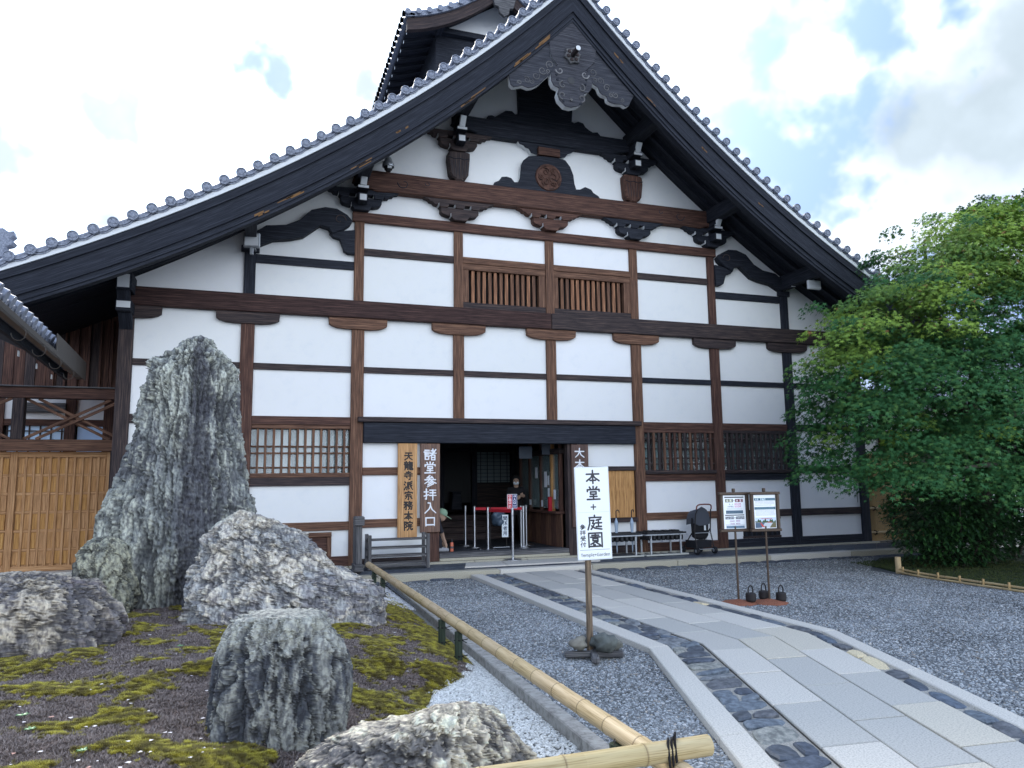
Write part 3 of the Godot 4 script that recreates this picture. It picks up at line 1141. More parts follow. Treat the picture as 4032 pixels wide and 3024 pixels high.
	box(hall, "side_wall", 15.76, 15.86, 0.15, 5.25, -15.0, -0.17, M.dark)
	box(hall, "rear_wall", -0.1, 15.85, 0.15, 5.3, -15.2, -15.02, M.plaster)


# a strip along the gable curve; prof is a closed loop of [z, dy]
func sweep(called: String, prof: Array, side: float, u0: float, u1: float, mat: Material, n := 48, upper := false, parent: Node = null) -> MeshInstance3D:
	var st := new_st()
	var cs := Vector2.ZERO
	for p in prof:
		cs += Vector2(p[0], p[1])
	cs /= prof.size()
	var at := func(u: float, p: Array) -> Vector3:
		var y: float = yu(u) + p[1] if upper else yd(u) + p[1] * (1.0 - 0.0029 * u * u)
		return Vector3(MID + side * u, y, p[0])
	var run := 0.0
	for i in n:
		var ua := lerpf(u0, u1, float(i) / n)
		var ub := lerpf(u0, u1, float(i + 1) / n)
		var len: float = (at.call(ub, prof[0]) - at.call(ua, prof[0])).length()
		var v := 0.0
		for k in prof.size():
			var p: Array = prof[k]
			var q: Array = prof[(k + 1) % prof.size()]
			var dv := Vector2(q[0] - p[0], q[1] - p[1]).length()
			var mid2 := Vector2(p[0] + q[0], p[1] + q[1]) / 2 - cs
			var e := Vector2(q[0] - p[0], q[1] - p[1])
			var o := Vector2(e.y, -e.x)
			if o.dot(mid2) < 0:
				o = -o
			quad(st, at.call(ua, p), at.call(ub, p), at.call(ub, q), at.call(ua, q), Vector3(0, o.y, o.x), Vector2(run, v), Vector2(run + len, v), Vector2(run + len, v + dv), Vector2(run, v + dv))
			v += dv
		run += len
	for e in [u0, u1]:
		for k in range(1, prof.size() - 1):
			tri(st, at.call(e, prof[0]), at.call(e, prof[k]), at.call(e, prof[k + 1]), Vector3(side * (-1.0 if e == u0 else 1.0), 0, 0))
	return mi(parent if parent else hall, called, st.commit(), mat)


func rect_prof(z0: float, z1: float, d0: float, d1: float) -> Array:
	return [[z0, d0], [z1, d0], [z1, d1], [z0, d1]]


func tile_end_mesh(r: float, length: float, sides := 14) -> ArrayMesh:
	var st := new_st()
	var b := Basis(Vector3.RIGHT, Vector3(0, 0, 1), Vector3(0, -1, 0))
	lathe_into(st, [[r * 0.86, -length], [r * 0.86, -0.05], [r, -0.045], [r * 1.02, -0.012], [r * 0.98, 0.0], [r * 0.82, 0.002], [r * 0.78, -0.012], [r * 0.5, -0.012], [r * 0.46, -0.002], [0.001, 0.004]], sides, Vector3.ZERO, b)
	# small bosses of the moulded crest
	for k in 5:
		var a := TAU * k / 5
		lathe_into(st, [[r * 0.13, -0.014], [r * 0.1, -0.004], [0.001, -0.002]], 6, Vector3(cos(a) * r * 0.64, sin(a) * r * 0.64, 0), b)
	return st.commit()


func make_hall_roof() -> void:
	for s in [-1.0, 1.0]:
		sweep("roof_deck", rect_prof(-16.0, 1.60, -0.13, 0.0), s, 0.0, 9.62, M.tile)
		sweep("verge_plaster", rect_prof(1.3, 1.625, -0.232, -0.132), s, 0.0, 9.6, M.white)
		sweep("bargeboard_cap", rect_prof(1.36, 1.60, -0.40, -0.234), s, 0.0, 9.58, M.black)
		sweep("bargeboard", rect_prof(1.38, 1.565, -0.80, -0.402), s, 0.0, 9.55, M.black)
		sweep("bargeboard_foot", rect_prof(1.38, 1.53, -1.0, -0.802), s, 0.0, 9.5, M.black)
		sweep("bargeboard_moulding", rect_prof(1.532, 1.55, -0.93, -0.87), s, 0.0, 9.5, M.black)
		sweep("soffit", rect_prof(-0.5, 1.45, -0.50, -0.45), s, 0.0, 9.5, M.black)
		for z in [0.3, 0.65, 1.0, 1.3]:
			sweep("rafter", rect_prof(z - 0.045, z + 0.045, -0.61, -0.502), s, 0.05, 9.45, M.black)
		# eaves side beyond the walls
		sweep("soffit", rect_prof(-15.5, -0.51, -0.50, -0.45), s, 7.7, 9.5, M.black)
		# verge tiles: round tile ends with curved pan tiles between
		var u := 9.5
		var pts := []
		while u > 0.12:
			pts.append(u)
			var sl := (yd(u - 0.01) - yd(u)) / 0.01
			u -= 0.2985 / sqrt(1.0 + sl * sl)
		var tm := tile_end_mesh(0.083, 0.5)
		for i in pts.size():
			var p := Vector3(MID + s * pts[i], yd(pts[i]) - 0.005, 1.70)
			mi(hall, "verge_tile", tm, M.tile, Transform3D(Basis(Vector3.BACK, rng.randf() * TAU), p))
			if i + 1 < pts.size():
				var a := Vector2(p.x, p.y)
				var b := Vector2(MID + s * pts[i + 1], yd(pts[i + 1]) - 0.005)
				var d := (b - a).normalized()
				var nrm := Vector2(-d.y, d.x)
				if nrm.y < 0:
					nrm = -nrm
				for layer in 2:
					var poly := PackedVector2Array()
					var thick := 0.022
					for k in 9:
						var t := k / 8.0
						poly.append(a.lerp(b, t) - nrm * (0.015 + 0.032 * layer + sin(PI * t) * (0.05 - 0.008 * layer)))
					for k in 9:
						var t := 1.0 - k / 8.0
						poly.append(a.lerp(b, t) - nrm * (0.015 + 0.032 * layer + thick + sin(PI * t) * (0.05 - 0.008 * layer)))
					prism(hall, "pan_tile", poly, 1.1, 1.665 - 0.02 * layer, M.tile)
		# the long roll of tiles that runs beside the verge
		var line := []
		for k in 49:
			var uu := 9.55 - 9.45 * k / 48.0
			line.append(Vector3(MID + s * uu, yd(uu) + 0.11, 1.12))
		tube(hall, "verge_roll", line, 0.085, M.tile, 10)
		line = []
		for k in 49:
			var uu := 9.55 - 9.45 * k / 48.0
			line.append(Vector3(MID + s * uu, yd(uu) + 0.06, 0.75))
		tube(hall, "verge_roll", line, 0.085, M.tile, 10)
	# ridge
	box(hall, "ridge", MID - 0.2, MID + 0.2, yd(0.0) - 0.1, yd(0.0) + 0.6, -16.0, 1.5, M.tile, 0.03)
	# purlins that carry the overhang
	for c in [[0.0, 5.2, 0.24], [1.97, 6.32, 0.2], [3.94, 7.68, 0.24], [5.9, 9.24, 0.24]]:
		for s in [-1.0, 1.0]:
			var x: float = MID + s * (MID - c[0])
			box(hall, "purlin", x - c[2] / 2, x + c[2] / 2, c[1] - 0.3, c[1], -0.1, 0.53 if c[0] == 0.0 else 1.37, M.black, 0.008)
	box(hall, "ridge_purlin", MID - 0.14, MID + 0.14, 10.55, 10.95, -0.1, 1.37, M.black)
	# smoke roof on the ridge, further back
	var zf := -2.68
	for s in [-1.0, 1.0]:
		sweep("upper_roof_deck", rect_prof(-12.5, zf, -0.1, 0.02), s, 0.0, 2.55, M.tile, 10, true)
		sweep("upper_bargeboard", rect_prof(zf - 0.2, zf - 0.06, -0.42, -0.102), s, 0.0, 2.5, M.dark, 10, true)
		sweep("upper_soffit", rect_prof(-12.4, zf - 0.2, -0.2, -0.16), s, 0.0, 2.45, M.black, 10, true)
		var st := new_st()
		var lines := []
		for k in 18:
			lines.append(Vector3(MID + s * (2.55 - k * 0.145), yu(2.55 - k * 0.145) + 0.05, zf - 0.15))
		tube_into(st, lines, Array(range(18)).map(func(_k): return 0.075), 8)
		mi(hall, "verge_roll", st.commit(), M.tile)
		st = new_st()
		var b := Basis(Vector3.RIGHT, Vector3(0, 0, 1), Vector3(0, -1, 0))
		var sides := Basis(Vector3.BACK, Vector3(s, 0, 0), Vector3.UP)
		var u2 := 2.5
		while u2 > 0.1:
			lathe_into(st, [[0.06, -0.3], [0.06, -0.04], [0.075, -0.03], [0.075, 0.0], [0.001, 0.004]], 10, Vector3(MID + s * u2, yu(u2), zf + 0.07), b)
			u2 -= 0.27
		for k in 36:
			lathe_into(st, [[0.06, -0.3], [0.06, -0.04], [0.08, -0.03], [0.08, 0.0], [0.001, 0.004]], 10, Vector3(MID + s * 2.62, yu(2.55) - 0.01, zf - 0.05 - k * 0.27), sides)
		var te := mi(hall, "upper_roof_tiles", st.commit(), M.tile)
		te.set_meta("kind", "stuff")
		for k in 22:
			var z := zf - 0.45 - k * 0.42
			bar(hall, "upper_rafter", Vector3(MID + s * 1.5, yu(1.5) - 0.26, z), Vector3(MID + s * 2.43, yu(2.43) - 0.26, z), 0.08, 0.09, M.black)
			box(hall, "rafter_end", MID + s * 2.43, MID + s * 2.436, yu(2.43) - 0.30, yu(2.43) - 0.215, z - 0.038, z + 0.038, M.white, 0.0)
	box(hall, "upper_wall", MID - 1.62, MID + 1.62, 9.6, 13.25, -12.2, -3.45, M.black)
	prism(hall, "upper_gable_plaster", PackedVector2Array([Vector2(MID - 1.62, 13.26), Vector2(MID + 1.62, 13.26), Vector2(MID + 0.9, 13.6), Vector2(MID, 14.2), Vector2(MID - 0.9, 13.6)]), -3.6, -3.4, M.plaster)
	box(hall, "upper_beam", MID - 1.7, MID + 1.7, 13.12, 13.27, -3.5, -3.3, M.black)
	for s in [-1.0, 1.0]:
		box(hall, "upper_purlin", MID + s * 1.55 - 0.08, MID + s * 1.55 + 0.08, 13.06, 13.24, -3.4, zf - 0.25, M.black)
		box(hall, "painted_end", MID + s * 1.55 - 0.07, MID + s * 1.55 + 0.07, 13.08, 13.22, -3.1, zf - 0.246, M.white, 0.0)
	prism(hall, "upper_pendant", PackedVector2Array([Vector2(7.55, 14.0), Vector2(7.62, 13.72), Vector2(7.72, 13.7), Vector2(7.74, 13.55), Vector2(7.87, 13.45), Vector2(8.0, 13.55), Vector2(8.02, 13.7), Vector2(8.12, 13.72), Vector2(8.19, 14.0)]), zf - 0.06, zf + 0.02, M.grey, 0.01)


func V2(a: Array) -> PackedVector2Array:
	var p := PackedVector2Array()
	for i in range(0, a.size(), 2):
		p.append(Vector2(a[i], a[i + 1]))
	return p


func curl(parent: Node, called: String, c: Vector2, r: float, turns: float, start: float, z: float, mat: Material, w := 0.014, dirn := 1.0) -> void:
	var pts := []
	var rad := []
	var n := 22
	for i in n + 1:
		var t := float(i) / n
		var a := start + dirn * turns * TAU * t
		pts.append(Vector3(c.x + cos(a) * r * (1.0 - 0.8 * t), c.y + sin(a) * r * (1.0 - 0.8 * t), z))
		rad.append(w * (1.0 - 0.3 * t))
	tube(parent, called, pts, rad, mat, 6)


# a carved board with a dark face and white painted edges
func rimmed(called: String, poly: PackedVector2Array, z0: float, z1: float, mat: Material, c := 0.008) -> MeshInstance3D:
	var o := prism(hall, called, poly, z1 - 0.016, z1, mat, c)
	var inner := Geometry2D.offset_polygon(poly, -0.003)
	prism(o, "painted_rim", inner[0] if inner.size() else poly, z0, z1 - 0.0165, M.white)
	return o


func bracket(cx: float, y: float, nose := false, zs := 1.0) -> void:
	var b := Node3D.new()
	b.name = numbered(hall, "bracket")
	hall.add_child(b, true)
	b.position = Vector3(cx, y, 0)
	var wood_: Material = M.dark if cx < 7 else M.red
	if cx > 9.0 or cx < 4.5:
		wood_ = M.black
	prism(b, "bearing_block", V2([-0.13, 0, 0.13, 0, 0.19, 0.08, 0.19, 0.14, -0.19, 0.14, -0.19, 0.08]), -0.02, 0.21 * zs, wood_, 0.006)
	prism(b, "bracket_arm", V2([-0.39, 0.255, -0.39, 0.165, -0.35, 0.12, -0.25, 0.09, 0.25, 0.09, 0.35, 0.12, 0.39, 0.165, 0.39, 0.255]), -0.02, 0.165 * zs, wood_, 0.006)
	for x in [-0.33, 0.0, 0.33]:
		prism(b, "small_block", V2([x - 0.07, 0.256, x + 0.07, 0.256, x + 0.1, 0.29, x + 0.1, 0.335, x - 0.1, 0.335, x - 0.1, 0.29]), -0.02, 0.19 * zs, wood_, 0.004)
		box(b, "painted_end", x - 0.104, x - 0.1005, 0.262, 0.332, 0.02, 0.18 * zs, M.white, 0.0)
	box(b, "painted_end", -0.1945, -0.1905, 0.06, 0.138, 0.02, 0.2 * zs, M.white, 0.0)
	prism(b, "top_arm", V2([-0.73, 0.44, -0.72, 0.42, -0.64, 0.40, -0.61, 0.36, -0.55, 0.35, -0.52, 0.31, -0.45, 0.30, -0.43, 0.336, 0.43, 0.336, 0.45, 0.30, 0.52, 0.31, 0.55, 0.35, 0.61, 0.36, 0.64, 0.40, 0.72, 0.42, 0.73, 0.44]), -0.02, 0.15 * zs, wood_, 0.006)
	if nose:
		box(b, "nose_block", -0.09, 0.09, 0.1, 0.26, 0.1, 0.43, M.black)
		box(b, "painted_end", -0.065, 0.065, 0.115, 0.235, 0.40, 0.435, M.white, 0.004)
		box(b, "nose_plate", -0.11, 0.11, 0.35, 0.41, 0.05, 0.44, M.black)
		box(b, "painted_end", -0.1, 0.1, 0.355, 0.405, 0.42, 0.446, M.white, 0.003)
		bar(b, "painted_nose", Vector3(0, 0.43, 0.40), Vector3(0.01, 0.62, 0.50), 0.12, 0.07, M.white, 0.006)
		bar(b, "nose_arm", Vector3(0, 0.5, -0.05), Vector3(0, 0.56, 0.42), 0.14, 0.2, M.black)


func make_hall_ornaments() -> void:
	# rainbow beams
	prism(hall, "rainbow_beam", V2([3.78, 7.42, 3.9, 7.38, 3.95, 7.30, 4.1, 7.29, 4.25, 7.24, 4.6, 7.265, 5.5, 7.262, 10.2, 7.262, 11.15, 7.265, 11.5, 7.24, 11.65, 7.29, 11.8, 7.30, 11.85, 7.38, 11.97, 7.42, 11.9, 7.6, 11.7, 7.665, 4.05, 7.665, 3.85, 7.6]), -0.03, 0.19, M.red, 0.02)
	prism(hall, "rainbow_beam", V2([5.75, 8.9, 5.9, 8.83, 6.1, 8.8, 6.3, 8.73, 6.7, 8.72, 9.04, 8.72, 9.44, 8.73, 9.64, 8.8, 9.84, 8.83, 9.99, 8.9, 9.9, 9.05, 9.75, 9.1, 5.99, 9.1, 5.84, 9.05]), -0.03, 0.17, M.black, 0.02)
	for s in [-1.0, 1.0]:
		curl(hall, "carved_swirl", Vector2(MID + s * 3.1, 7.47), 0.13, 0.8, PI if s < 0 else 0.0, 0.19, M.black, 0.010, -s)
		curl(hall, "carved_swirl", Vector2(MID + s * 2.62, 7.52), 0.06, 0.7, PI if s < 0 else 0.0, 0.19, M.black, 0.008, -s)
	# three-on-one brackets on the tie beam and the corner clusters
	for x in [5.91, 7.88, 9.85]:
		bracket(x, 6.825)
	for x in [3.95, 11.81]:
		bracket(x, 6.83, true)
	# bottle struts with clusters
	var vase := V2([5.67, 8.24, 5.71, 8.28, 6.06, 8.29, 6.12, 8.27, 6.12, 8.15, 6.09, 7.8, 6.04, 7.72, 5.98, 7.70, 5.975, 7.664, 5.82, 7.664, 5.81, 7.70, 5.75, 7.72, 5.70, 7.8, 5.66, 8.1])
	for s in [0, 1]:
		var poly := vase if s == 0 else mirrored(vase)
		var v := prism(hall, "bottle_strut", poly, -0.02, 0.2, M.red if s else M.dark, 0.03, true)
		var cx := 5.89 if s == 0 else 9.85
		tube(v, "carved_band", [Vector3(cx - 0.22, 8.15, 0.2), Vector3(cx - 0.1, 8.11, 0.202), Vector3(cx, 8.14, 0.202), Vector3(cx + 0.1, 8.11, 0.202), Vector3(cx + 0.22, 8.15, 0.2)], 0.009, M.black, 6)
		for k in 5:
			tube(v, "carved_flute", [Vector3(cx - 0.16 + k * 0.08, 8.08, 0.199), Vector3(cx - 0.13 + k * 0.065, 7.78, 0.199)], 0.006, M.black, 5)
		bracket(cx, 8.29, true)
	# frog-leg strut in the middle
	var kaeru := V2([6.62, 7.667, 6.65, 7.74, 6.75, 7.79, 6.81, 7.88, 6.92, 7.90, 7.02, 7.88, 7.09, 7.80, 7.17, 7.81, 7.21, 7.91, 7.24, 8.19, 7.29, 8.30, 7.41, 8.41, 7.63, 8.45, 8.10, 8.46, 8.25, 8.43, 8.36, 8.30, 8.43, 8.12, 8.45, 7.93, 8.49, 7.81, 8.58, 7.82, 8.70, 7.89, 8.84, 7.85, 8.89, 7.78, 9.01, 7.72, 9.05, 7.667])
	var k := rimmed("frog_leg_strut", kaeru, -0.02, 0.15, M.black)
	lathe(k, "carved_medallion", [[0.001, -0.02], [0.285, -0.02], [0.3, 0.0], [0.285, 0.03], [0.25, 0.035], [0.23, 0.02], [0.001, 0.03]], M.red, Vector3(7.85, 7.99, 0.15), 28, Basis(Vector3.RIGHT, Vector3(0, 0, 1), Vector3(0, -1, 0)))
	for q in [[0.0, 0.1, 0.13], [2.1, 0.13, 0.09], [4.2, 0.13, 0.1], [1.0, 0.17, 0.06], [3.2, 0.18, 0.06], [5.3, 0.17, 0.07]]:
		curl(k, "carved_curl", Vector2(7.85 + cos(q[0]) * q[1], 7.99 + sin(q[0]) * q[1]), q[2], 1.4, q[0], 0.185, M.red, 0.016, 1.0 if q[1] > 0.14 else -1.0)
	prism(hall, "strut_block", V2([7.62, 8.462, 8.11, 8.462, 8.11, 8.63, 7.62, 8.63]), -0.02, 0.2, M.red, 0.008)
	rimmed("cloud_bracket", V2([7.18, 8.718, 7.22, 8.66, 7.30, 8.64, 7.34, 8.60, 7.42, 8.58, 7.47, 8.50, 7.58, 8.47, 7.615, 8.47, 7.615, 8.635, 8.115, 8.635, 8.115, 8.47, 8.15, 8.47, 8.25, 8.5, 8.31, 8.58, 8.40, 8.62, 8.46, 8.67, 8.5, 8.718]), -0.02, 0.14, M.black)
	# dark carved strut under the ridge with wave wings
	prism(hall, "ridge_strut", V2([6.51, 9.103, 6.54, 9.20, 6.63, 9.22, 6.69, 9.19, 6.82, 9.29, 6.93, 9.37, 7.07, 9.38, 7.14, 9.32, 7.23, 9.34, 7.21, 9.90, 7.12, 10.2, 7.5, 10.5, 8.25, 10.5, 8.6, 10.2, 8.50, 9.9, 8.47, 9.74, 8.44, 9.35, 8.50, 9.33, 8.59, 9.38, 8.71, 9.36, 8.76, 9.28, 8.85, 9.22, 8.94, 9.18, 9.05, 9.20, 9.11, 9.14, 9.12, 9.103]), -0.02, 0.11, M.black, 0.01)
	# bent "shrimp" beams at the sides
	var ebi := V2([2.08, 6.25, 2.23, 6.36, 2.58, 6.41, 2.82, 6.53, 3.03, 6.75, 3.28, 6.83, 3.50, 6.82, 3.69, 6.72, 3.79, 6.61, 3.75, 6.53, 3.60, 6.41, 3.41, 6.32, 3.35, 6.42, 3.19, 6.46, 3.07, 6.36, 2.89, 6.21, 2.65, 6.14, 2.35, 6.09, 2.12, 5.97, 1.97, 5.985, 1.97, 6.2])
	var ebk := V2([3.37, 6.34, 3.44, 6.27, 3.56, 6.24, 3.60, 6.14, 3.64, 6.02, 3.72, 5.97, 3.845, 5.97, 3.845, 6.45, 3.62, 6.41])
	for s in [0, 1]:
		var e := prism(hall, "bent_beam", ebi if s == 0 else mirrored(ebi), -0.02, 0.17, M.black, 0.015)
		curl(e, "carved_swirl", Vector2(3.55 if s == 0 else 2 * MID - 3.55, 6.6), 0.12, 0.9, 0.0 if s == 0 else PI, 0.17, M.dark, 0.010, 1.0 if s == 0 else -1.0)
		prism(hall, "cloud_bracket", ebk if s == 0 else mirrored(ebk), -0.02, 0.12, M.black, 0.008)
		var x := 1.97 if s == 0 else 2 * MID - 1.97
		box(hall, "nose_block", x - 0.07, x + 0.07, 5.99, 6.1, 0.05, 0.42, M.black)
		box(hall, "painted_end", x - 0.06, x + 0.06, 6.0, 6.09, 0.42, 0.424, M.white, 0.0)
	# bracket with white ends at the corner posts
	for s in [-1.0, 1.0]:
		var x: float = MID + s * MID
		box(hall, "corner_nose", x - 0.12, x + 0.1, 4.9, 5.18, 0.06, 0.54, M.black)
		box(hall, "painted_end", x - 0.10, x + 0.085, 4.93, 5.155, 0.54, 0.548, M.white, 0.0)
		bar(hall, "corner_bracket", Vector3(x - 0.01, 4.6, 0.3), Vector3(x - 0.01, 4.92, 0.46), 0.19, 0.14, M.black)
		box(hall, "corner_nose", x - 0.12, x + 0.12, 4.55, 4.733, 0.1, 0.47, M.black)
		box(hall, "painted_end", x - 0.105, x + 0.105, 4.60, 4.71, 0.47, 0.476, M.white, 0.0)
		bar(hall, "corner_bracket", Vector3(x, 4.35, 0.03), Vector3(x, 4.58, 0.3), 0.2, 0.12, M.black)
	# gable pendant with its side fins
	var gegyo := V2([7.40, 9.86, 7.53, 9.70, 7.46, 9.63, 7.38, 9.51, 7.39, 9.36, 7.44, 9.27, 7.55, 9.23, 7.51, 9.11, 7.55, 8.99, 7.67, 8.88, 7.80, 8.865, 7.96, 8.92, 8.07, 9.02, 8.09, 9.13, 8.09, 9.20, 8.18, 9.24, 8.25, 9.33, 8.27, 9.46, 8.22, 9.60, 8.15, 9.71, 8.33, 9.9, 8.4, 10.3, 8.1, 10.75, 7.62, 10.75, 7.34, 10.3])
	var g := rimmed("gable_pendant", gegyo, 1.36, 1.518, tinted(M.grey, Color(0.72, 0.73, 0.78)))
	for s in [-1.0, 1.0]:
		curl(g, "carved_curl", Vector2(7.84 + s * 0.27, 9.6), 0.09, 0.9, PI if s < 0 else 0.0, 1.518, tinted(M.grey, Color(1.3, 1.3, 1.3)), 0.018, -s)
		curl(g, "carved_curl", Vector2(7.83 + s * 0.20, 9.3), 0.08, 0.9, PI / 2, 1.518, M.grey, 0.020, -s)
		curl(g, "carved_curl", Vector2(7.82 + s * 0.20, 9.09), 0.09, 0.9, -PI / 2, 1.518, M.grey, 0.020, s)
		for q in [[0.32, 9.5], [0.3, 9.4], [0.18, 8.97]]:
			lathe(g, "carved_boss", [[0.028, 0.0], [0.02, 0.014], [0.001, 0.018]], M.black, Vector3(7.82 + s * q[0], q[1], 1.518), 8, Basis(Vector3.RIGHT, Vector3(0, 0, 1), Vector3(0, -1, 0)))
	lathe(g, "round_boss", [[0.075, -0.01], [0.075, 0.006], [0.06, 0.008], [0.001, 0.008]], M.plastic, Vector3(7.81, 9.43, 1.518), 18, Basis(Vector3.RIGHT, Vector3(0, 0, 1), Vector3(0, -1, 0)))
	lathe(g, "small_boss", [[0.03, 0.0], [0.028, 0.02], [0.001, 0.024]], M.grey, Vector3(7.80, 9.02, 1.518), 10, Basis(Vector3.RIGHT, Vector3(0, 0, 1), Vector3(0, -1, 0)))
	var hex := PackedVector2Array()
	for i in 12:
		var a := TAU * i / 12 + 0.25
		var r := 0.19 if i % 2 == 0 else 0.145
		hex.append(Vector2(7.84, 9.94) + Vector2(cos(a), sin(a)) * r)
	var fl := prism(hall, "six_petal_boss", hex, 1.518, 1.57, M.grey, 0.012)
	for i in 6:
		var a := TAU * i / 6 + 0.25
		lathe(fl, "petal", [[0.04, 0.0], [0.03, 0.02], [0.001, 0.025]], M.dark, Vector3(7.84 + cos(a) * 0.1, 9.94 + sin(a) * 0.1, 1.57), 8, Basis(Vector3.RIGHT, Vector3(0, 0, 1), Vector3(0, -1, 0)))
	lathe(fl, "peg", [[0.05, 0.0], [0.05, 0.26]], M.dark, Vector3(7.84, 9.94, 1.57), 14, Basis(Vector3.RIGHT, Vector3(0, 0, 1), Vector3(0, -1, 0)))
	lathe(fl, "painted_end", [[0.05, 0.0], [0.048, 0.006], [0.001, 0.007]], M.white, Vector3(7.84, 9.94, 1.83), 14, Basis(Vector3.RIGHT, Vector3(0, 0, 1), Vector3(0, -1, 0)))
	var fins := [V2([7.55, 9.73, 7.52, 9.62, 7.41, 9.52, 7.33, 9.45, 7.25, 9.37, 7.14, 9.25, 7.02, 9.17, 6.92, 9.14, 6.80, 9.17, 6.70, 9.13, 6.62, 9.11, 6.56, 9.15]), V2([8.17, 9.72, 8.24, 9.54, 8.31, 9.45, 8.40, 9.41, 8.44, 9.31, 8.50, 9.26, 8.59, 9.24, 8.61, 9.16, 8.66, 9.13, 8.77, 9.11, 8.94, 9.13, 9.01, 9.09, 9.09, 9.13, 9.12, 9.2])]
	for s in 2:
		var dirn := -1.0 if s == 0 else 1.0
		for q in 6:
			var u := lerpf(1.36, 0.2, q / 5.0)
			fins[s].append(Vector2(MID + dirn * u, yd(u) - 0.93))
		var f := rimmed("pendant_fin", fins[s], 1.37, 1.49, tinted(M.grey, Color(0.66, 0.68, 0.74)))
		for q in [[0.46, 9.70, 0.09], [0.62, 9.55, 0.08], [0.76, 9.42, 0.08], [0.95, 9.30, 0.07], [0.50, 9.55, 0.05], [0.85, 9.28, 0.05], [1.1, 9.22, 0.05]]:
			curl(f, "carved_curl", Vector2(7.84 + dirn * q[0], q[1]), q[2], 1.3, q[0] * 9.0, 1.49, M.grey, 0.009, 1.0 if s else -1.0)
	# bare wood where the old paint of the bargeboards has flaked
	var bare := tinted(M.tan, Color(0.62, 0.6, 0.58))
	for q in [[-1.0, 4.0, 0.55, -0.93], [-1.0, 5.15, 0.6, -0.86], [-1.0, 5.6, 0.25, -0.92], [-1.0, 0.55, 0.4, -0.9], [-1.0, 1.0, 0.5, -0.93], [-1.0, 1.95, 0.55, -0.95], [-1.0, 3.4, 0.12, -0.7], [1.0, 1.0, 0.16, -0.62], [1.0, 1.65, 0.13, -0.78], [1.0, 2.9, 0.1, -0.6], [1.0, 4.2, 0.13, -0.62]]:
		var low: bool = q[3] < -0.805
		for k2 in 3:
			var u0: float = q[1] + rng.randf_range(-0.12, 0.12)
			var dy: float = clampf(q[3] + rng.randf_range(-0.03, 0.03), -0.985, -0.825) if low else q[3] + rng.randf_range(-0.02, 0.02)
			var hgt := rng.randf_range(0.008, 0.022)
			var zf := (1.551 if dy < -0.86 and dy > -0.94 else 1.5305) if low else 1.5655
			sweep("bare_patch", rect_prof(zf - 0.004, zf + 0.0015, dy - hgt, dy + hgt), q[0], u0, u0 + q[2] * rng.randf_range(0.25, 0.6), bare, 4)


# ---------------------------------------------------------------- windows of the hall
func part_node(parent: Node, called: String) -> Node3D:
	var o := Node3D.new()
	o.name = numbered(parent, called)
	parent.add_child(o, true)
	return o


func slats(parent: Node, called: String, x0: float, x1: float, n: int, y0: float, y1: float, w: float, z0: float, z1: float, mats: Array) -> void:
	var step := (x1 - x0) / (n + 1)
	for i in n:
		var x := x0 + step * (i + 1)
		mi(parent, called, box_mesh(Vector3(w, y1 - y0, z1 - z0), 0.004, i % 4), mats[rng.randi() % mats.size()], Transform3D(Basis.IDENTITY, Vector3(x + rng.randf_range(-0.003, 0.003), (y0 + y1) / 2, (z0 + z1) / 2)))


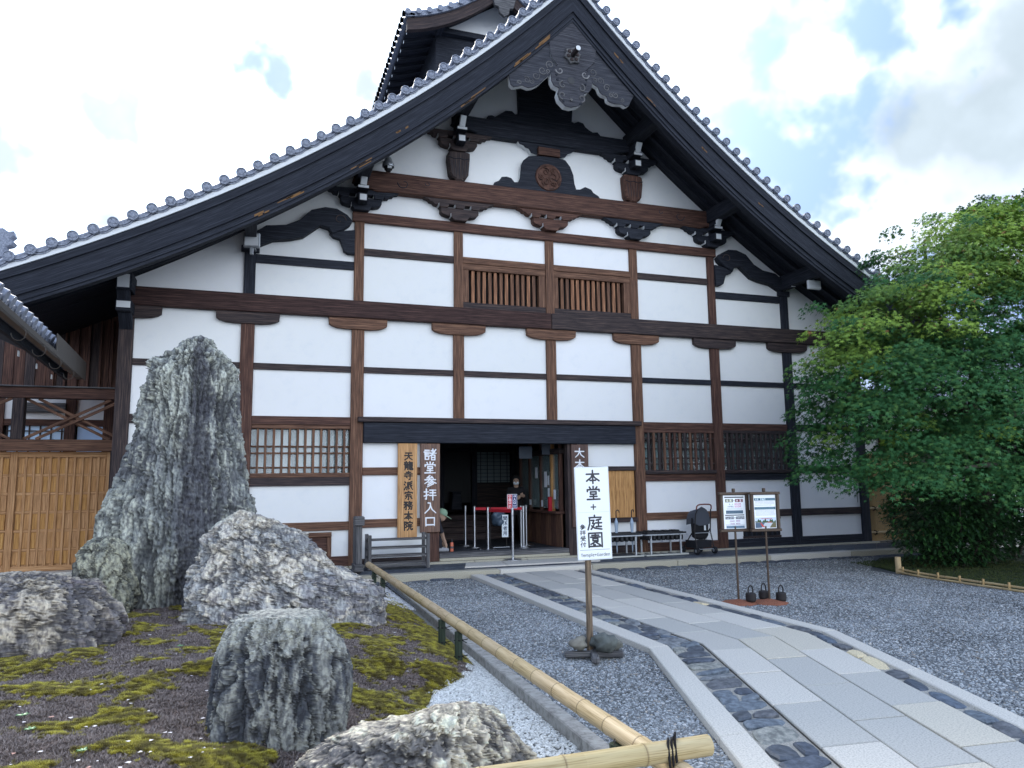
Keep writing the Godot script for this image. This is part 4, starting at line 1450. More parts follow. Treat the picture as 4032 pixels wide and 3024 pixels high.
func make_hall_windows() -> void:
	var light := tinted(M.brown, Color(1.35, 1.3, 1.22))
	var light2 := tinted(M.brown, Color(1.1, 1.08, 1.05))
	# upper pair
	for s in [[5.998, 7.778, 6.125, 7.635], [7.962, 9.758, 8.07, 9.6]]:
		var w := part_node(hall, "upper_lattice_window")
		box(w, "window_head", s[0], s[1], 6.0, 6.13, -0.1, 0.06, M.brown)
		box(w, "window_frame", s[0], s[1], 5.87, 5.998, -0.1, 0.045, M.brown)
		box(w, "window_frame", s[0], s[1], 5.072, 5.2, -0.1, 0.045, M.dark)
		box(w, "window_frame", s[0], s[2], 5.202, 5.868, -0.1, 0.04, M.brown)
		box(w, "window_frame", s[3], s[1], 5.202, 5.868, -0.1, 0.04, M.brown)
		slats(w, "slat", s[2] - 0.02, s[3] + 0.02, 12, 5.2, 5.87, 0.066, -0.05, 0.0, [light, light2, light, M.brown])
		box(w, "dark_backing", s[2] - 0.05, s[3] + 0.05, 5.15, 5.92, -0.2, -0.16, M.dim, 0.0)  # near-black sheet added to stand for the shade behind the lattice
	# ground floor left, with a pale curtain behind
	var wl := part_node(hall, "lattice_window")
	box(wl, "window_frame", 2.09, 3.82, 2.63, 2.698, -0.08, 0.03, M.brown)
	box(wl, "window_frame", 2.09, 3.82, 1.752, 1.83, -0.08, 0.05, M.brown)
	slats(wl, "slat", 2.06, 3.86, 12, 1.83, 2.63, 0.042, -0.03, 0.012, [light2, M.brown, light2])
	for y in [2.31, 2.19, 1.93]:
		box(wl, "cross_slat", 2.09, 3.82, y - 0.016, y + 0.016, -0.06, -0.032, M.brown)
	box(wl, "window_pane", 2.09, 3.82, 1.83, 2.63, -0.13, -0.12, M.glass, 0.0)
	for x in [2.2, 2.5, 2.62, 2.9, 3.03, 3.2]:
		box(wl, "paper_panel", x, x + 0.11, 1.84, 2.62, -0.19, -0.17, M.shoji, 0.0)
	box(wl, "dark_backing", 2.05, 3.86, 1.8, 2.66, -0.5, -0.46, M.dim, 0.0)
	# ground floor right pair, darker and denser
	for s in [[9.968, 11.702, 0], [11.938, 13.672, 1]]:
		var w := part_node(hall, "lattice_window")
		var wd: Material = M.red if s[2] == 0 else M.dark
		box(w, "window_frame", s[0], s[1], 2.63, 2.698, -0.08, 0.05, wd)
		box(w, "window_frame", s[0], s[1], 1.752, 1.83, -0.08, 0.09, M.dark)
		slats(w, "slat", s[0] - 0.03, s[1] + 0.03, 13, 1.81, 2.63, 0.05, 0.012, 0.06, [wd, M.brown if s[2] == 0 else M.dark, M.dark])
		box(w, "cross_slat", s[0], s[1], 2.5, 2.53, -0.03, 0.01, M.dark)
		box(w, "cross_slat", s[0], s[1], 1.95, 1.98, -0.03, 0.01, M.dark)
		box(w, "window_pane", s[0], s[1], 1.83, 2.63, -0.16, -0.15, M.glass, 0.0)
		for k in 7:
			box(w, "muntin", s[0] + 0.25 * k, s[0] + 0.25 * k + 0.03, 1.83, 2.63, -0.145, -0.125, M.dark, 0.0)
		for y in [2.08, 2.28, 2.45]:
			box(w, "muntin", s[0], s[1], y, y + 0.025, -0.124, -0.11, M.dark, 0.0)
		for k in 2 + s[2]:
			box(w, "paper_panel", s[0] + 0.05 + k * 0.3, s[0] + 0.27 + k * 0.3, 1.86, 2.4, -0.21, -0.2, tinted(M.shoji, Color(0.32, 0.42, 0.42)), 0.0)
	# low vents
	var v := part_node(hall, "floor_vent")
	box(v, "vent_frame", 12.35, 13.35, 0.33, 0.38, -0.05, 0.035, M.dark)
	box(v, "vent_frame", 12.35, 13.35, 0.74, 0.788, -0.05, 0.035, M.dark)
	slats(v, "slat", 12.3, 13.4, 7, 0.38, 0.74, 0.05, -0.02, 0.02, [M.black])
	box(v, "dark_backing", 12.36, 13.34, 0.37, 0.75, -0.1, 0.005, M.dim, 0.0)
	v = part_node(hall, "floor_vent")
	box(v, "vent_frame", 3.05, 3.52, 0.68, 0.76, -0.05, 0.05, M.brown)
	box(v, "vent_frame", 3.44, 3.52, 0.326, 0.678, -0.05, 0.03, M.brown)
	box(v, "dark_backing", 3.05, 3.44, 0.326, 0.678, -0.05, 0.006, M.red, 0.0)


func make_hall_interior() -> void:
	var r := part_node(hall, "entrance_room")
	box(r, "floor", 3.9, 9.85, 0.16, 0.265, -6.4, -0.36, tinted(M.slate, Color(0.6, 0.6, 0.62)), 0.0)  # slate darkened in colour for the gloom indoors
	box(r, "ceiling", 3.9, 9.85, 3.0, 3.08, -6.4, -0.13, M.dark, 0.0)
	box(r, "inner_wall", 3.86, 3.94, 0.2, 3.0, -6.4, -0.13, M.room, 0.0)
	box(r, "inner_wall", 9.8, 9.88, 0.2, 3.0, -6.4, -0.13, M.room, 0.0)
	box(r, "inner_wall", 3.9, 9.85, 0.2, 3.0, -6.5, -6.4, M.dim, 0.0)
	# steps up to the inner floor
	for k in 4:
		box(r, "step", 4.0, 8.15, 0.266, 0.42 + k * 0.13, -6.39, -3.3 - k * 0.34, M.dark, 0.01)
	# back partition: white panel and paper sliding door, room gloom painted into both colours
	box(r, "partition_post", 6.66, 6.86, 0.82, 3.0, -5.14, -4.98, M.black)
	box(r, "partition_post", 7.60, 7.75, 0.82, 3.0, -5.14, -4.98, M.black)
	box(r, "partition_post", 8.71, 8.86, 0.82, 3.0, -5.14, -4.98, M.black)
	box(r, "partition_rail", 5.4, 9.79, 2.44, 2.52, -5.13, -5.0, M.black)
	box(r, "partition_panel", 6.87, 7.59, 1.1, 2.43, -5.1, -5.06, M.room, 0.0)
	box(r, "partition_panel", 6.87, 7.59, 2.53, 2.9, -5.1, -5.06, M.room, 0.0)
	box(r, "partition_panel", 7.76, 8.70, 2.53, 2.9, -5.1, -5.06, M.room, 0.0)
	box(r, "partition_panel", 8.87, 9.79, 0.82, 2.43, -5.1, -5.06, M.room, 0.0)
	var d := part_node(r, "paper_door")
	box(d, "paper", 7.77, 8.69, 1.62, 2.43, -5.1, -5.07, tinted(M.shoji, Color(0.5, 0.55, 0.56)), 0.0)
	box(d, "door_board", 7.77, 8.69, 0.82, 1.6, -5.1, -5.05, M.dark, 0.0)
	for k in 5:
		box(d, "muntin", 7.86 + k * 0.185, 7.875 + k * 0.185, 1.62, 2.43, -5.065, -5.05, M.black, 0.0)
	for k in 8:
		box(d, "muntin", 7.77, 8.69, 1.66 + k * 0.1, 1.672 + k * 0.1, -5.049, -5.035, M.black, 0.0)
	# ticket counter along the right side
	var c := part_node(r, "ticket_counter")
	for k in 9:
		box(c, "counter_board", 8.19, 8.23, 0.266, 0.95, -3.0 + k * 0.295, -2.712 + k * 0.295, M.red if k % 2 else M.brown, 0.004)
	box(c, "counter_top", 8.08, 8.7, 0.952, 1.0, -3.05, -0.36, M.red)
	for z in [-0.5, -0.95, -1.6, -2.3, -2.95]:
		box(c, "counter_post", 8.2, 8.28, 1.0, 2.5, z, z + 0.08, M.tan if z > -1.5 and z < -0.8 else M.red)
	box(c, "counter_head", 8.18, 8.3, 2.2, 2.32, -3.0, -0.36, M.dark)
	box(c, "counter_glass", 8.235, 8.245, 1.05, 2.2, -2.9, -0.5, M.glass, 0.0)
	var paper := tinted(M.shoji, Color(0.9, 0.92, 0.95))
	for q in [[-1.25, 1.5, 0.16, 0.34], [-1.05, 1.55, 0.09, 0.2], [-1.05, 1.3, 0.1, 0.18], [-0.72, 1.25, 0.12, 0.2], [-1.8, 1.7, 0.14, 0.24], [-1.45, 1.08, 0.1, 0.14], [-2.2, 1.1, 0.12, 0.12]]:
		box(c, "paper_notice", 8.18, 8.184, q[1], q[1] + q[3], q[0], q[0] + q[2], paper, 0.0)
	box(c, "red_box", 8.1, 8.17, 1.0, 1.3, -0.86, -0.78, M.red_belt)
	for q in [[7.55, 2.12, -1.1], [8.0, 2.2, -0.9]]:
		box(c, "hanging_poster", q[0], q[0] + 0.3, q[1], q[1] + 0.26, q[2], q[2] + 0.004, tinted(M.shoji, Color(0.35, 0.38, 0.42)), 0.0)  # poster paper tinted dark, indoor shade put into its colour


# ---------------------------------------------------------------- gate wing on the left
func make_wing() -> void:
	var w := thing("gate_wing", "low timber gate wing with tan lattice sliding doors and crossed braces, left of the hall", "gate")
	box(w, "stone_sill", -7.0, -0.13, 0.0, 0.175, -1.4, -0.85, M.granite, 0.012)
	box(w, "lintel", -7.0, -0.13, 2.265, 2.465, -1.15, -0.95, M.brown)
	box(w, "top_beam", -7.0, -0.13, 3.195, 3.385, -1.15, -0.95, M.red)
	box(w, "top_plate", -7.0, -0.13, 3.387, 3.41, -1.2, -0.9, M.grey)
	for x in [-1.87, -3.6, -5.4]:
		box(w, "short_post", x, x + 0.18, 2.467, 3.193, -1.14, -0.96, M.dark)
	for c in [[-1.69, -0.14], [-3.42, -1.88]]:
		for k in 2:
			var o := 0.2 * k
			bar(w, "brace", Vector3(c[0] + o, 3.19, -1.07 + 0.02 * k), Vector3(c[1] - 0.2 + o, 2.47, -1.07 + 0.02 * k), 0.03, 0.05, M.brown)
			bar(w, "brace", Vector3(c[0] + o, 2.47, -1.02 + 0.02 * k), Vector3(c[1] - 0.2 + o, 3.19, -1.02 + 0.02 * k), 0.03, 0.05, M.brown)
	box(w, "wall_post", -0.3, -0.13, 0.176, 2.264, -1.25, -0.97, M.dark)
	# sliding lattice doors
	for k in 3:
		var d := part_node(w, "lattice_door")
		d.position = Vector3(-0.31 - 1.52 * k, 0, -1.2 - 0.05 * (k % 2))
		box(d, "door_backing", -1.5, -0.05, 0.2, 2.22, -0.03, -0.022, M.door, 0.0)
		box(d, "door_stile", -0.075, 0.0, 0.18, 2.26, -0.02, 0.03, M.door)
		box(d, "door_stile", -1.545, -1.47, 0.18, 2.26, -0.02, 0.035, M.door)
		box(d, "door_rail", -1.469, -0.076, 2.16, 2.26, -0.02, 0.025, M.door)
		box(d, "door_rail", -1.469, -0.076, 0.18, 0.27, -0.02, 0.025, M.door)
		var rows := [0.27, 0.54, 0.87, 1.19, 1.515, 1.84, 2.16]
		for j in 6:
			for i in 11:
				var x0 := -1.469 + i * 0.1266
				box(d, "door_panel", x0 + 0.018, x0 + 0.108, rows[j] + 0.03, rows[j + 1] - 0.02, -0.015, -0.002 + rng.randf() * 0.004, [M.panel, M.panel_light, M.panel, M.panel_light, M.door][rng.randi() % 5], 0.004)
			if j > 0:
				box(d, "door_cross_rail", -1.469, -0.076, rows[j] - 0.02, rows[j] + 0.028, -0.018, 0.008, M.door, 0.004)
		for i in range(1, 11):
			var x0 := -1.469 + i * 0.1266
			box(d, "door_slat", x0 - 0.02, x0 + 0.02, 0.27, 2.16, -0.01, 0.024, M.door, 0.005)
	# what shows through the braces, behind
	var back := part_node(w, "rear_wall")
	box(back, "plaster_panel", -8.0, -0.2, 3.06, 3.75, -4.1, -4.0, M.plaster, 0.0)
	box(back, "plaster_panel", -8.0, -0.2, 0.2, 1.9, -4.1, -4.0, M.plaster, 0.0)
	box(back, "wall_backing", -8.2, -0.1, 0.1, 3.9, -4.25, -4.11, M.dim, 0.0)
	box(back, "rail", -8.0, -0.2, 2.92, 3.06, -4.1, -3.96, M.red)
	box(back, "rail", -8.0, -0.2, 1.9, 2.0, -4.1, -3.96, M.red)
	for x in [-4.6, -3.0, -1.68, -0.95]:
		box(back, "post", x, x + 0.2, 0.2, 3.75, -4.08, -3.93, M.red)
	for x in [-4.3, -2.75]:
		box(back, "paper_window", x, x + 1.05, 2.0, 2.92, -4.08, -4.04, tinted(M.shoji, Color(0.8, 0.9, 1.0)), 0.0)
		for i in 6:
			box(back, "muntin", x + i * 0.2, x + i * 0.2 + 0.025, 2.0, 2.92, -4.035, -4.01, M.dark, 0.0)
		for i in 4:
			box(back, "muntin", x, x + 1.05, 2.2 + i * 0.2, 2.222 + i * 0.2, -4.009, -3.99, M.dark, 0.0)
	box(back, "glass_window", -1.45, -0.96, 2.0, 2.92, -4.08, -4.04, tinted(M.shoji, Color(0.75, 0.86, 1.0)), 0.0)
	box(back, "wall_heater", -2.5, -1.66, 3.2, 3.4, -3.99, -3.85, M.grey)
	# dark boarding between wing and hall, above the top beam
	for i in 14:
		box(w, "dark_board", -2.6 + i * 0.18, -2.6 + i * 0.18 + 0.172, 3.42, 5.2, -2.35, -2.3 + 0.012 * (i % 2), M.red if i % 3 else M.dark, 0.004)
	for i in 8:
		box(w, "board_batten", -1.6 + i * 0.2, -1.56 + i * 0.2, 3.42, 4.9, -2.28, -2.24, M.red, 0.004)

	# tiled eave of the building nearer on the left
	var e := thing("side_eave", "tiled eave with copper gutter and hooks at the left edge, pointing towards the hall corner", "roof")
	var a := Vector3(-0.36, 3.42, 6.2)
	var b := Vector3(-0.66, 3.42, 0.55)
	var dirv := (b - a).normalized()
	var outv := Vector3(-dirv.z, 0, dirv.x)
	if outv.x < 0:
		outv = -outv
	var st := new_st()
	var up := Vector3(0, 0.5, 0)
	var back_in := -outv * 3.2 + Vector3(0, 1.55, 0)
	quad(st, a + up * 0.3, b + up * 0.3, b + up * 0.3 + back_in, a + up * 0.3 + back_in, Vector3.UP)
	quad(st, a + up * 0.06, b + up * 0.06, b + up * 0.06 + back_in, a + up * 0.06 + back_in, Vector3.DOWN)
	quad(st, a + up * 0.06, b + up * 0.06, b + up * 0.3, a + up * 0.3, outv)
	quad(st, b + up * 0.06, b + up * 0.3, b + up * 0.3 + back_in, b + up * 0.06 + back_in, dirv)
	mi(e, "roof_deck", st.commit(), M.black)
	var n := 20
	for k in n:
		var p := a.lerp(b, (k + 0.5) / n) + Vector3(0, 0.19, 0)
		var dd := back_in.normalized()
		if k < n - 4:
			tube(e, "roof_tile", [p + outv * 0.06, p + dd * 3.2], 0.075, M.tile, 10)
		var q := p + (b - a) / n * 0.5 - Vector3(0, 0.05, 0)
		if k < n - 4:
			tube(e, "pan_tile", [q + outv * 0.03, q + dd * 3.2], 0.05, M.tile, 8)
	bar(e, "gutter", a + outv * 0.1 + Vector3(0, -0.02, 0), b + outv * 0.1 + Vector3(0, -0.02, 0), 0.11, 0.1, M.copper, 0.02)
	var g0 := a.lerp(b, 0.58)
	bar(e, "gutter_guard", g0 + outv * 0.15 + Vector3(0, 0.09, 0), b + outv * 0.15 + Vector3(0, 0.09, 0) + dirv * 0.2, 0.012, 0.3, M.copper, 0.003)
	bar(e, "eave_board", a + Vector3(0, -0.02, 0) - outv * 0.1, b + Vector3(0, -0.02, 0) - outv * 0.1, 0.05, 0.12, M.black)
	for k in 4:
		var p := a.lerp(b, 0.25 + 0.19 * k)
		var pts := []
		for i in 9:
			var t := PI * (0.0 + 1.25 * i / 8.0)
			pts.append(p + outv * (0.08 - 0.07 * cos(t) + 0.02) + Vector3(0, -0.12 - 0.08 * sin(t), 0))
		tube(e, "gutter_hook", pts, 0.006, M.copper, 6)
		box_end(e, p - outv * 0.16 + dirv * 0.25 + Vector3(0, -0.14, 0), 0.05)

	# ridge end of a roof further back, at the left edge
	var rr := thing("rear_roof", "grey tiled ridge with carved end tile peeping above the eave at the left edge", "roof")
	prism(rr, "ridge_end_tile", V2([-3.5, 6.5, -3.45, 6.9, -3.4, 7.05, -3.25, 7.15, -3.1, 7.17, -3.0, 7.1, -2.9, 7.12, -2.86, 7.0, -2.93, 6.93, -2.85, 6.85, -2.9, 6.78, -3.0, 6.75, -3.05, 6.5]), -4.2, -4.0, M.tile, 0.03)
	box(rr, "ridge", -9.0, -3.05, 6.1, 6.75, -4.25, -4.05, M.tile, 0.02)
	st = new_st()
	for s in [-1.0, 1.0]:
		quad(st, Vector3(-9, 6.15, -4.15), Vector3(-3.05, 6.15, -4.15), Vector3(-3.05, 4.9, -4.15 + s * 2.2), Vector3(-9, 4.9, -4.15 + s * 2.2), Vector3(0, 1, s))
	mi(rr, "roof_deck", st.commit(), M.tile)
	box(rr, "wall", -8.6, -3.4, 3.8, 5.2, -6.0, -4.4, M.plaster)


func box_end(parent: Node, p: Vector3, s: float) -> void:
	mi(parent, "rafter_end", box_mesh(Vector3(0.012, s * 1.4, s), 0.002), M.white, Transform3D(Basis.IDENTITY, p))


# ---------------------------------------------------------------- right of the hall
func make_right_side() -> void:
	var f := thing("bamboo_screen", "tan bamboo screen fence with four round rails between hall corner and maple", "fence")
	var st := new_st()
	var x := 15.93
	while x < 17.6:
		var r := rng.randf_range(0.010, 0.014)
		tube_into(st, [Vector3(x, 0.14, -0.05 + rng.randf() * 0.006), Vector3(x, 2.2, -0.05)], [r, r], 6)
		x += r * 2.05
	var s := mi(f, "bamboo_stems", st.commit(), M.bamboo_panel)
	s.set_meta("kind", "stuff")
	for y in [0.34, 0.9, 1.42, 1.95]:
		st = new_st()
		bamboo_into(st, Vector3(15.9, y, -0.005), Vector3(17.6, y, -0.005), 0.032, 0.5)
		mi(f, "cross_rail", st.commit(), M.bamboo)
		for xx in [16.05, 16.65, 17.2]:
			tube(f, "rope_tie", [Vector3(xx, y + 0.04, -0.04), Vector3(xx, y + 0.035, 0.03), Vector3(xx + 0.01, y - 0.035, 0.03), Vector3(xx, y - 0.04, -0.04)], 0.012, M.rope, 6)
			bar(f, "rope_tie", Vector3(xx, y, 0.03), Vector3(xx - 0.05, y - 0.07, 0.03), 0.01, 0.01, M.rope)
			bar(f, "rope_tie", Vector3(xx, y, 0.03), Vector3(xx + 0.06, y + 0.04, 0.03), 0.01, 0.01, M.rope)
	box(f, "end_post", 17.6, 17.72, 0.1, 2.25, -0.12, 0.02, M.dark)
	var n := thing("annex", "white walled annex with dark posts behind the maple, right of the bamboo screen", "building")
	box(n, "plaster_wall", 16.0, 30.0, 0.15, 3.6, -0.75, -0.6, M.plaster, 0.0)
	for k in 8:
		box(n, "post", 16.93 + k * 1.9, 17.13 + k * 1.9, 0.15, 3.6, -0.7, -0.52, M.red)
		box(n, "lattice_window", 17.15 + k * 1.9, 18.81 + k * 1.9, 1.7, 2.6, -0.64, -0.56, M.dark)
	box(n, "rail", 16.0, 30.0, 2.62, 2.78, -0.7, -0.53, M.red)
	box(n, "ground_beam", 16.0, 30.0, 0.1, 0.3, -0.7, -0.53, M.dark)
	st = new_st()
	quad(st, Vector3(17.5, 3.5, 0.6), Vector3(31, 3.5, 0.6), Vector3(31, 5.6, -4.5), Vector3(17.5, 5.6, -4.5), Vector3(0, 1, 1))
	quad(st, Vector3(17.5, 3.4, 0.6), Vector3(31, 3.4, 0.6), Vector3(31, 3.5, 0.6), Vector3(17.5, 3.5, 0.6), Vector3.BACK)
	quad(st, Vector3(17.5, 3.4, 0.6), Vector3(31, 3.4, 0.6), Vector3(31, 5.5, -4.5), Vector3(17.5, 5.5, -4.5), Vector3.DOWN)
	mi(n, "roof_deck", st.commit(), M.tile)


# a bamboo cane from a to b with nodes; colours per ring
func bamboo_into(st: SurfaceTool, a: Vector3, b: Vector3, r: float, every := 0.32, pale := Color(0.60, 0.46, 0.27), green := 0.0) -> void:
	var l := (b - a).length()
	var pts := []
	var rad := []
	var cols := []
	var at := 0.0
	var add := func(t: float, k: float, c: Color) -> void:
		pts.append(a.lerp(b, clampf(t / l, 0, 1)))
		rad.append(r * k)
		cols.append(c)
	while at < l:
		var tone := rng.randf_range(0.9, 1.06)
		var c := Color(pale.r * tone, pale.g * tone, pale.b * tone * rng.randf_range(0.92, 1.05))
		c = c.lerp(Color(0.36, 0.38, 0.14), green * rng.randf())
		add.call(at, 1.0, c)
		var nx := minf(at + every * rng.randf_range(0.88, 1.12), l)
		add.call(lerpf(at, nx, 0.5), 0.985, c)
		if nx < l - 0.05:
			add.call(nx - 0.014, 0.99, c)
			add.call(nx - 0.004, 1.05, c * 0.92)
			add.call(nx, 1.06, Color(0.30, 0.22, 0.12))
			add.call(nx + 0.004, 1.0, Color(0.34, 0.26, 0.15))
			add.call(nx + 0.010, 1.055, c * 1.05)
		at = nx + 0.016
	add.call(l, 1.0, cols[-1])
	tube_into(st, pts, rad, 14, cols)


# ---------------------------------------------------------------- rocks
func rock(called: String, label: String, prof: Array, zc: float, kd: float, lean: float, sq: Vector3, amp: float, cols: Array, sd: int, nj := 170, ni := 220, band := 0.0, pale := 0.0, power := 0.75) -> void:
	var r := MeshInstance3D.new()
	r.name = numbered(self, called)
	var crack := noise(1.9, 2, sd, FastNoiseLite.TYPE_CELLULAR)
	crack.cellular_return_type = FastNoiseLite.RETURN_DISTANCE2_SUB
	crack.domain_warp_enabled = true
	crack.domain_warp_amplitude = 0.35
	crack.domain_warp_frequency = 1.2
	var crack2 := noise(3.2, 1, sd + 5, FastNoiseLite.TYPE_CELLULAR)
	crack2.cellular_return_type = FastNoiseLite.RETURN_DISTANCE2_SUB
	crack2.domain_warp_enabled = true
	crack2.domain_warp_amplitude = 0.3
	crack2.domain_warp_frequency = 1.4
	var ridge := noise(2.6, 3, sd + 1)
	ridge.fractal_type = FastNoiseLite.FRACTAL_RIDGED
	ridge.domain_warp_enabled = true
	ridge.domain_warp_amplitude = 0.3
	ridge.domain_warp_frequency = 1.0
	var blocks := noise(1.7, 1, sd + 6, FastNoiseLite.TYPE_CELLULAR)
	blocks.cellular_return_type = FastNoiseLite.RETURN_CELL_VALUE
	blocks.domain_warp_enabled = true
	blocks.domain_warp_amplitude = 0.22
	blocks.domain_warp_frequency = 1.6
	var chips := noise(3.4, 1, sd + 7, FastNoiseLite.TYPE_CELLULAR)
	chips.cellular_return_type = FastNoiseLite.RETURN_CELL_VALUE
	chips.domain_warp_enabled = true
	chips.domain_warp_amplitude = 0.16
	chips.domain_warp_frequency = 1.2
	var fine := noise(6.0, 2, sd + 2)
	var broad := noise(1.1, 3, sd + 3)
	var st := SurfaceTool.new()
	st.begin(Mesh.PRIMITIVE_TRIANGLES)
	var y0: float = prof[0][0]
	var y1: float = prof[-1][0]
	for j in nj + 1:
		var t := float(j) / nj
		# more rows near the top, where the outline closes
		var y := lerpf(y0, y1, 1.0 - pow(1.0 - t, 1.5))
		var k := 0
		while k < prof.size() - 2 and y > prof[k + 1][0]:
			k += 1
		var f := clampf((y - prof[k][0]) / (prof[k + 1][0] - prof[k][0]), 0, 1)
		var xl: float = lerpf(prof[k][1], prof[k + 1][1], f)
		var xr: float = lerpf(prof[k][2], prof[k + 1][2], f)
		var close := sqrt(clampf((y1 - y) / (0.022 * (y1 - y0)), 0, 1)) if j < nj else 0.0
		var rx := (xr - xl) * 0.5 * close
		var rz := maxf((xr - xl) * 0.5, 0.1) * kd * close
		for i in ni + 1:
			var a := TAU * (i % ni) / ni
			var c := cos(a)
			var s := sin(a)
			var q := Vector3(c, 0, s) / pow(pow(absf(c), 2.0 / power) + pow(absf(s), 2.0 / power), power / 2.0)
			var p := Vector3((xl + xr) * 0.5 + q.x * rx, y, zc + lean * (y - y0) + q.z * rz)
			var sp := Vector3(p.x * sq.x, (p.y + 0.25 * p.x) * sq.y, p.z * sq.z)
			var cr := crack.get_noise_3dv(sp)
			var rd := ridge.get_noise_3dv(sp)
			var fn := fine.get_noise_3dv(Vector3(sp.x * 0.8, sp.y * 0.8, sp.z * 0.8))
			var br := broad.get_noise_3dv(p)
			var cr2 := crack2.get_noise_3dv(sp)
			var bv := blocks.get_noise_3dv(sp)
			var cv := chips.get_noise_3dv(sp + Vector3(0.3 * bv, 0, 0))
			var d := amp * (0.55 * minf(cr + 0.55, 0.35) + 0.45 * bv + 0.36 * cv + 0.30 * rd + 0.07 * fn + 0.45 * br) - amp * 0.45 * (1.0 - smoothstep(-0.98, -0.82, cr2))
			var n := Vector3(c, 0.35 * clampf(t * 1.5 - 0.6, 0, 1), s).normalized()
			p += n * d * (0.35 + 0.65 * close) * clampf(rx / 0.35, 0.3, 1.0)
			p.y += 0.25 * amp * fn * close
			# lichen, veins and dark moss stains; shade in the cracks painted into the colour
			var v := clampf(0.5 + 0.32 * cv + 0.25 * rd + 0.1 * fn, 0, 1)
			var col: Color = cols[1] * (0.62 + 0.76 * v)
			col = col.lerp(cols[2] * (0.75 + 0.4 * v), 0.75 * smoothstep(0.10, 0.42, 0.8 * br + 0.35 * rd + 0.3 * cv + 0.2 * fn))
			col = col.lerp(cols[3], smoothstep(0.08, 0.40, -br + 0.4 * fn + 0.15 * cv + 0.04) * 0.7)
			col = col.lerp(cols[2] * 1.15, 0.7 * smoothstep(0.60, 0.80, rd + 0.12 * fn))
			col = col.lerp(cols[0] * 0.8, 0.85 * (1.0 - smoothstep(-0.97, -0.84, cr2 + 0.05 * fn)))  # groove shade painted dark into the vertex colour
			col = col.lerp(cols[0] * 0.8, 0.6 * (1.0 - smoothstep(-0.98, -0.90, cr + 0.03 * fn)))
			if band > 0.0:
				var bx := (p.x - xl) / maxf(xr - xl, 0.05)
				col = col.lerp(cols[3], smoothstep(0.5, 0.6, bx + 0.12 * rd) * (1.0 - smoothstep(0.72, 0.84, bx + 0.12 * rd)) * band)
			if pale > 0.0:
				col = col.lerp(cols[2] * lerpf(0.8, 1.5, v), pale * smoothstep(0.66, 0.86, t + 0.14 * rd + 0.1 * cv))
			col = Color(minf(col.r * 1.75, 0.8), minf(col.g * 1.75, 0.8), minf(col.b * 1.75, 0.8))
			st.set_color(col)
			st.set_uv(Vector2(a, y))
			st.add_vertex(p)
	for j in nj:
		for i in ni:
			var a := j * (ni + 1) + i
			for o in [0, ni + 1, ni + 2, 0, ni + 2, 1]:
				st.add_index(a + o)
	st.generate_normals()
	r.mesh = st.commit()
	r.set_surface_override_material(0, M.rock)
	add_child(r, true)
	tag(r, label, "rock")


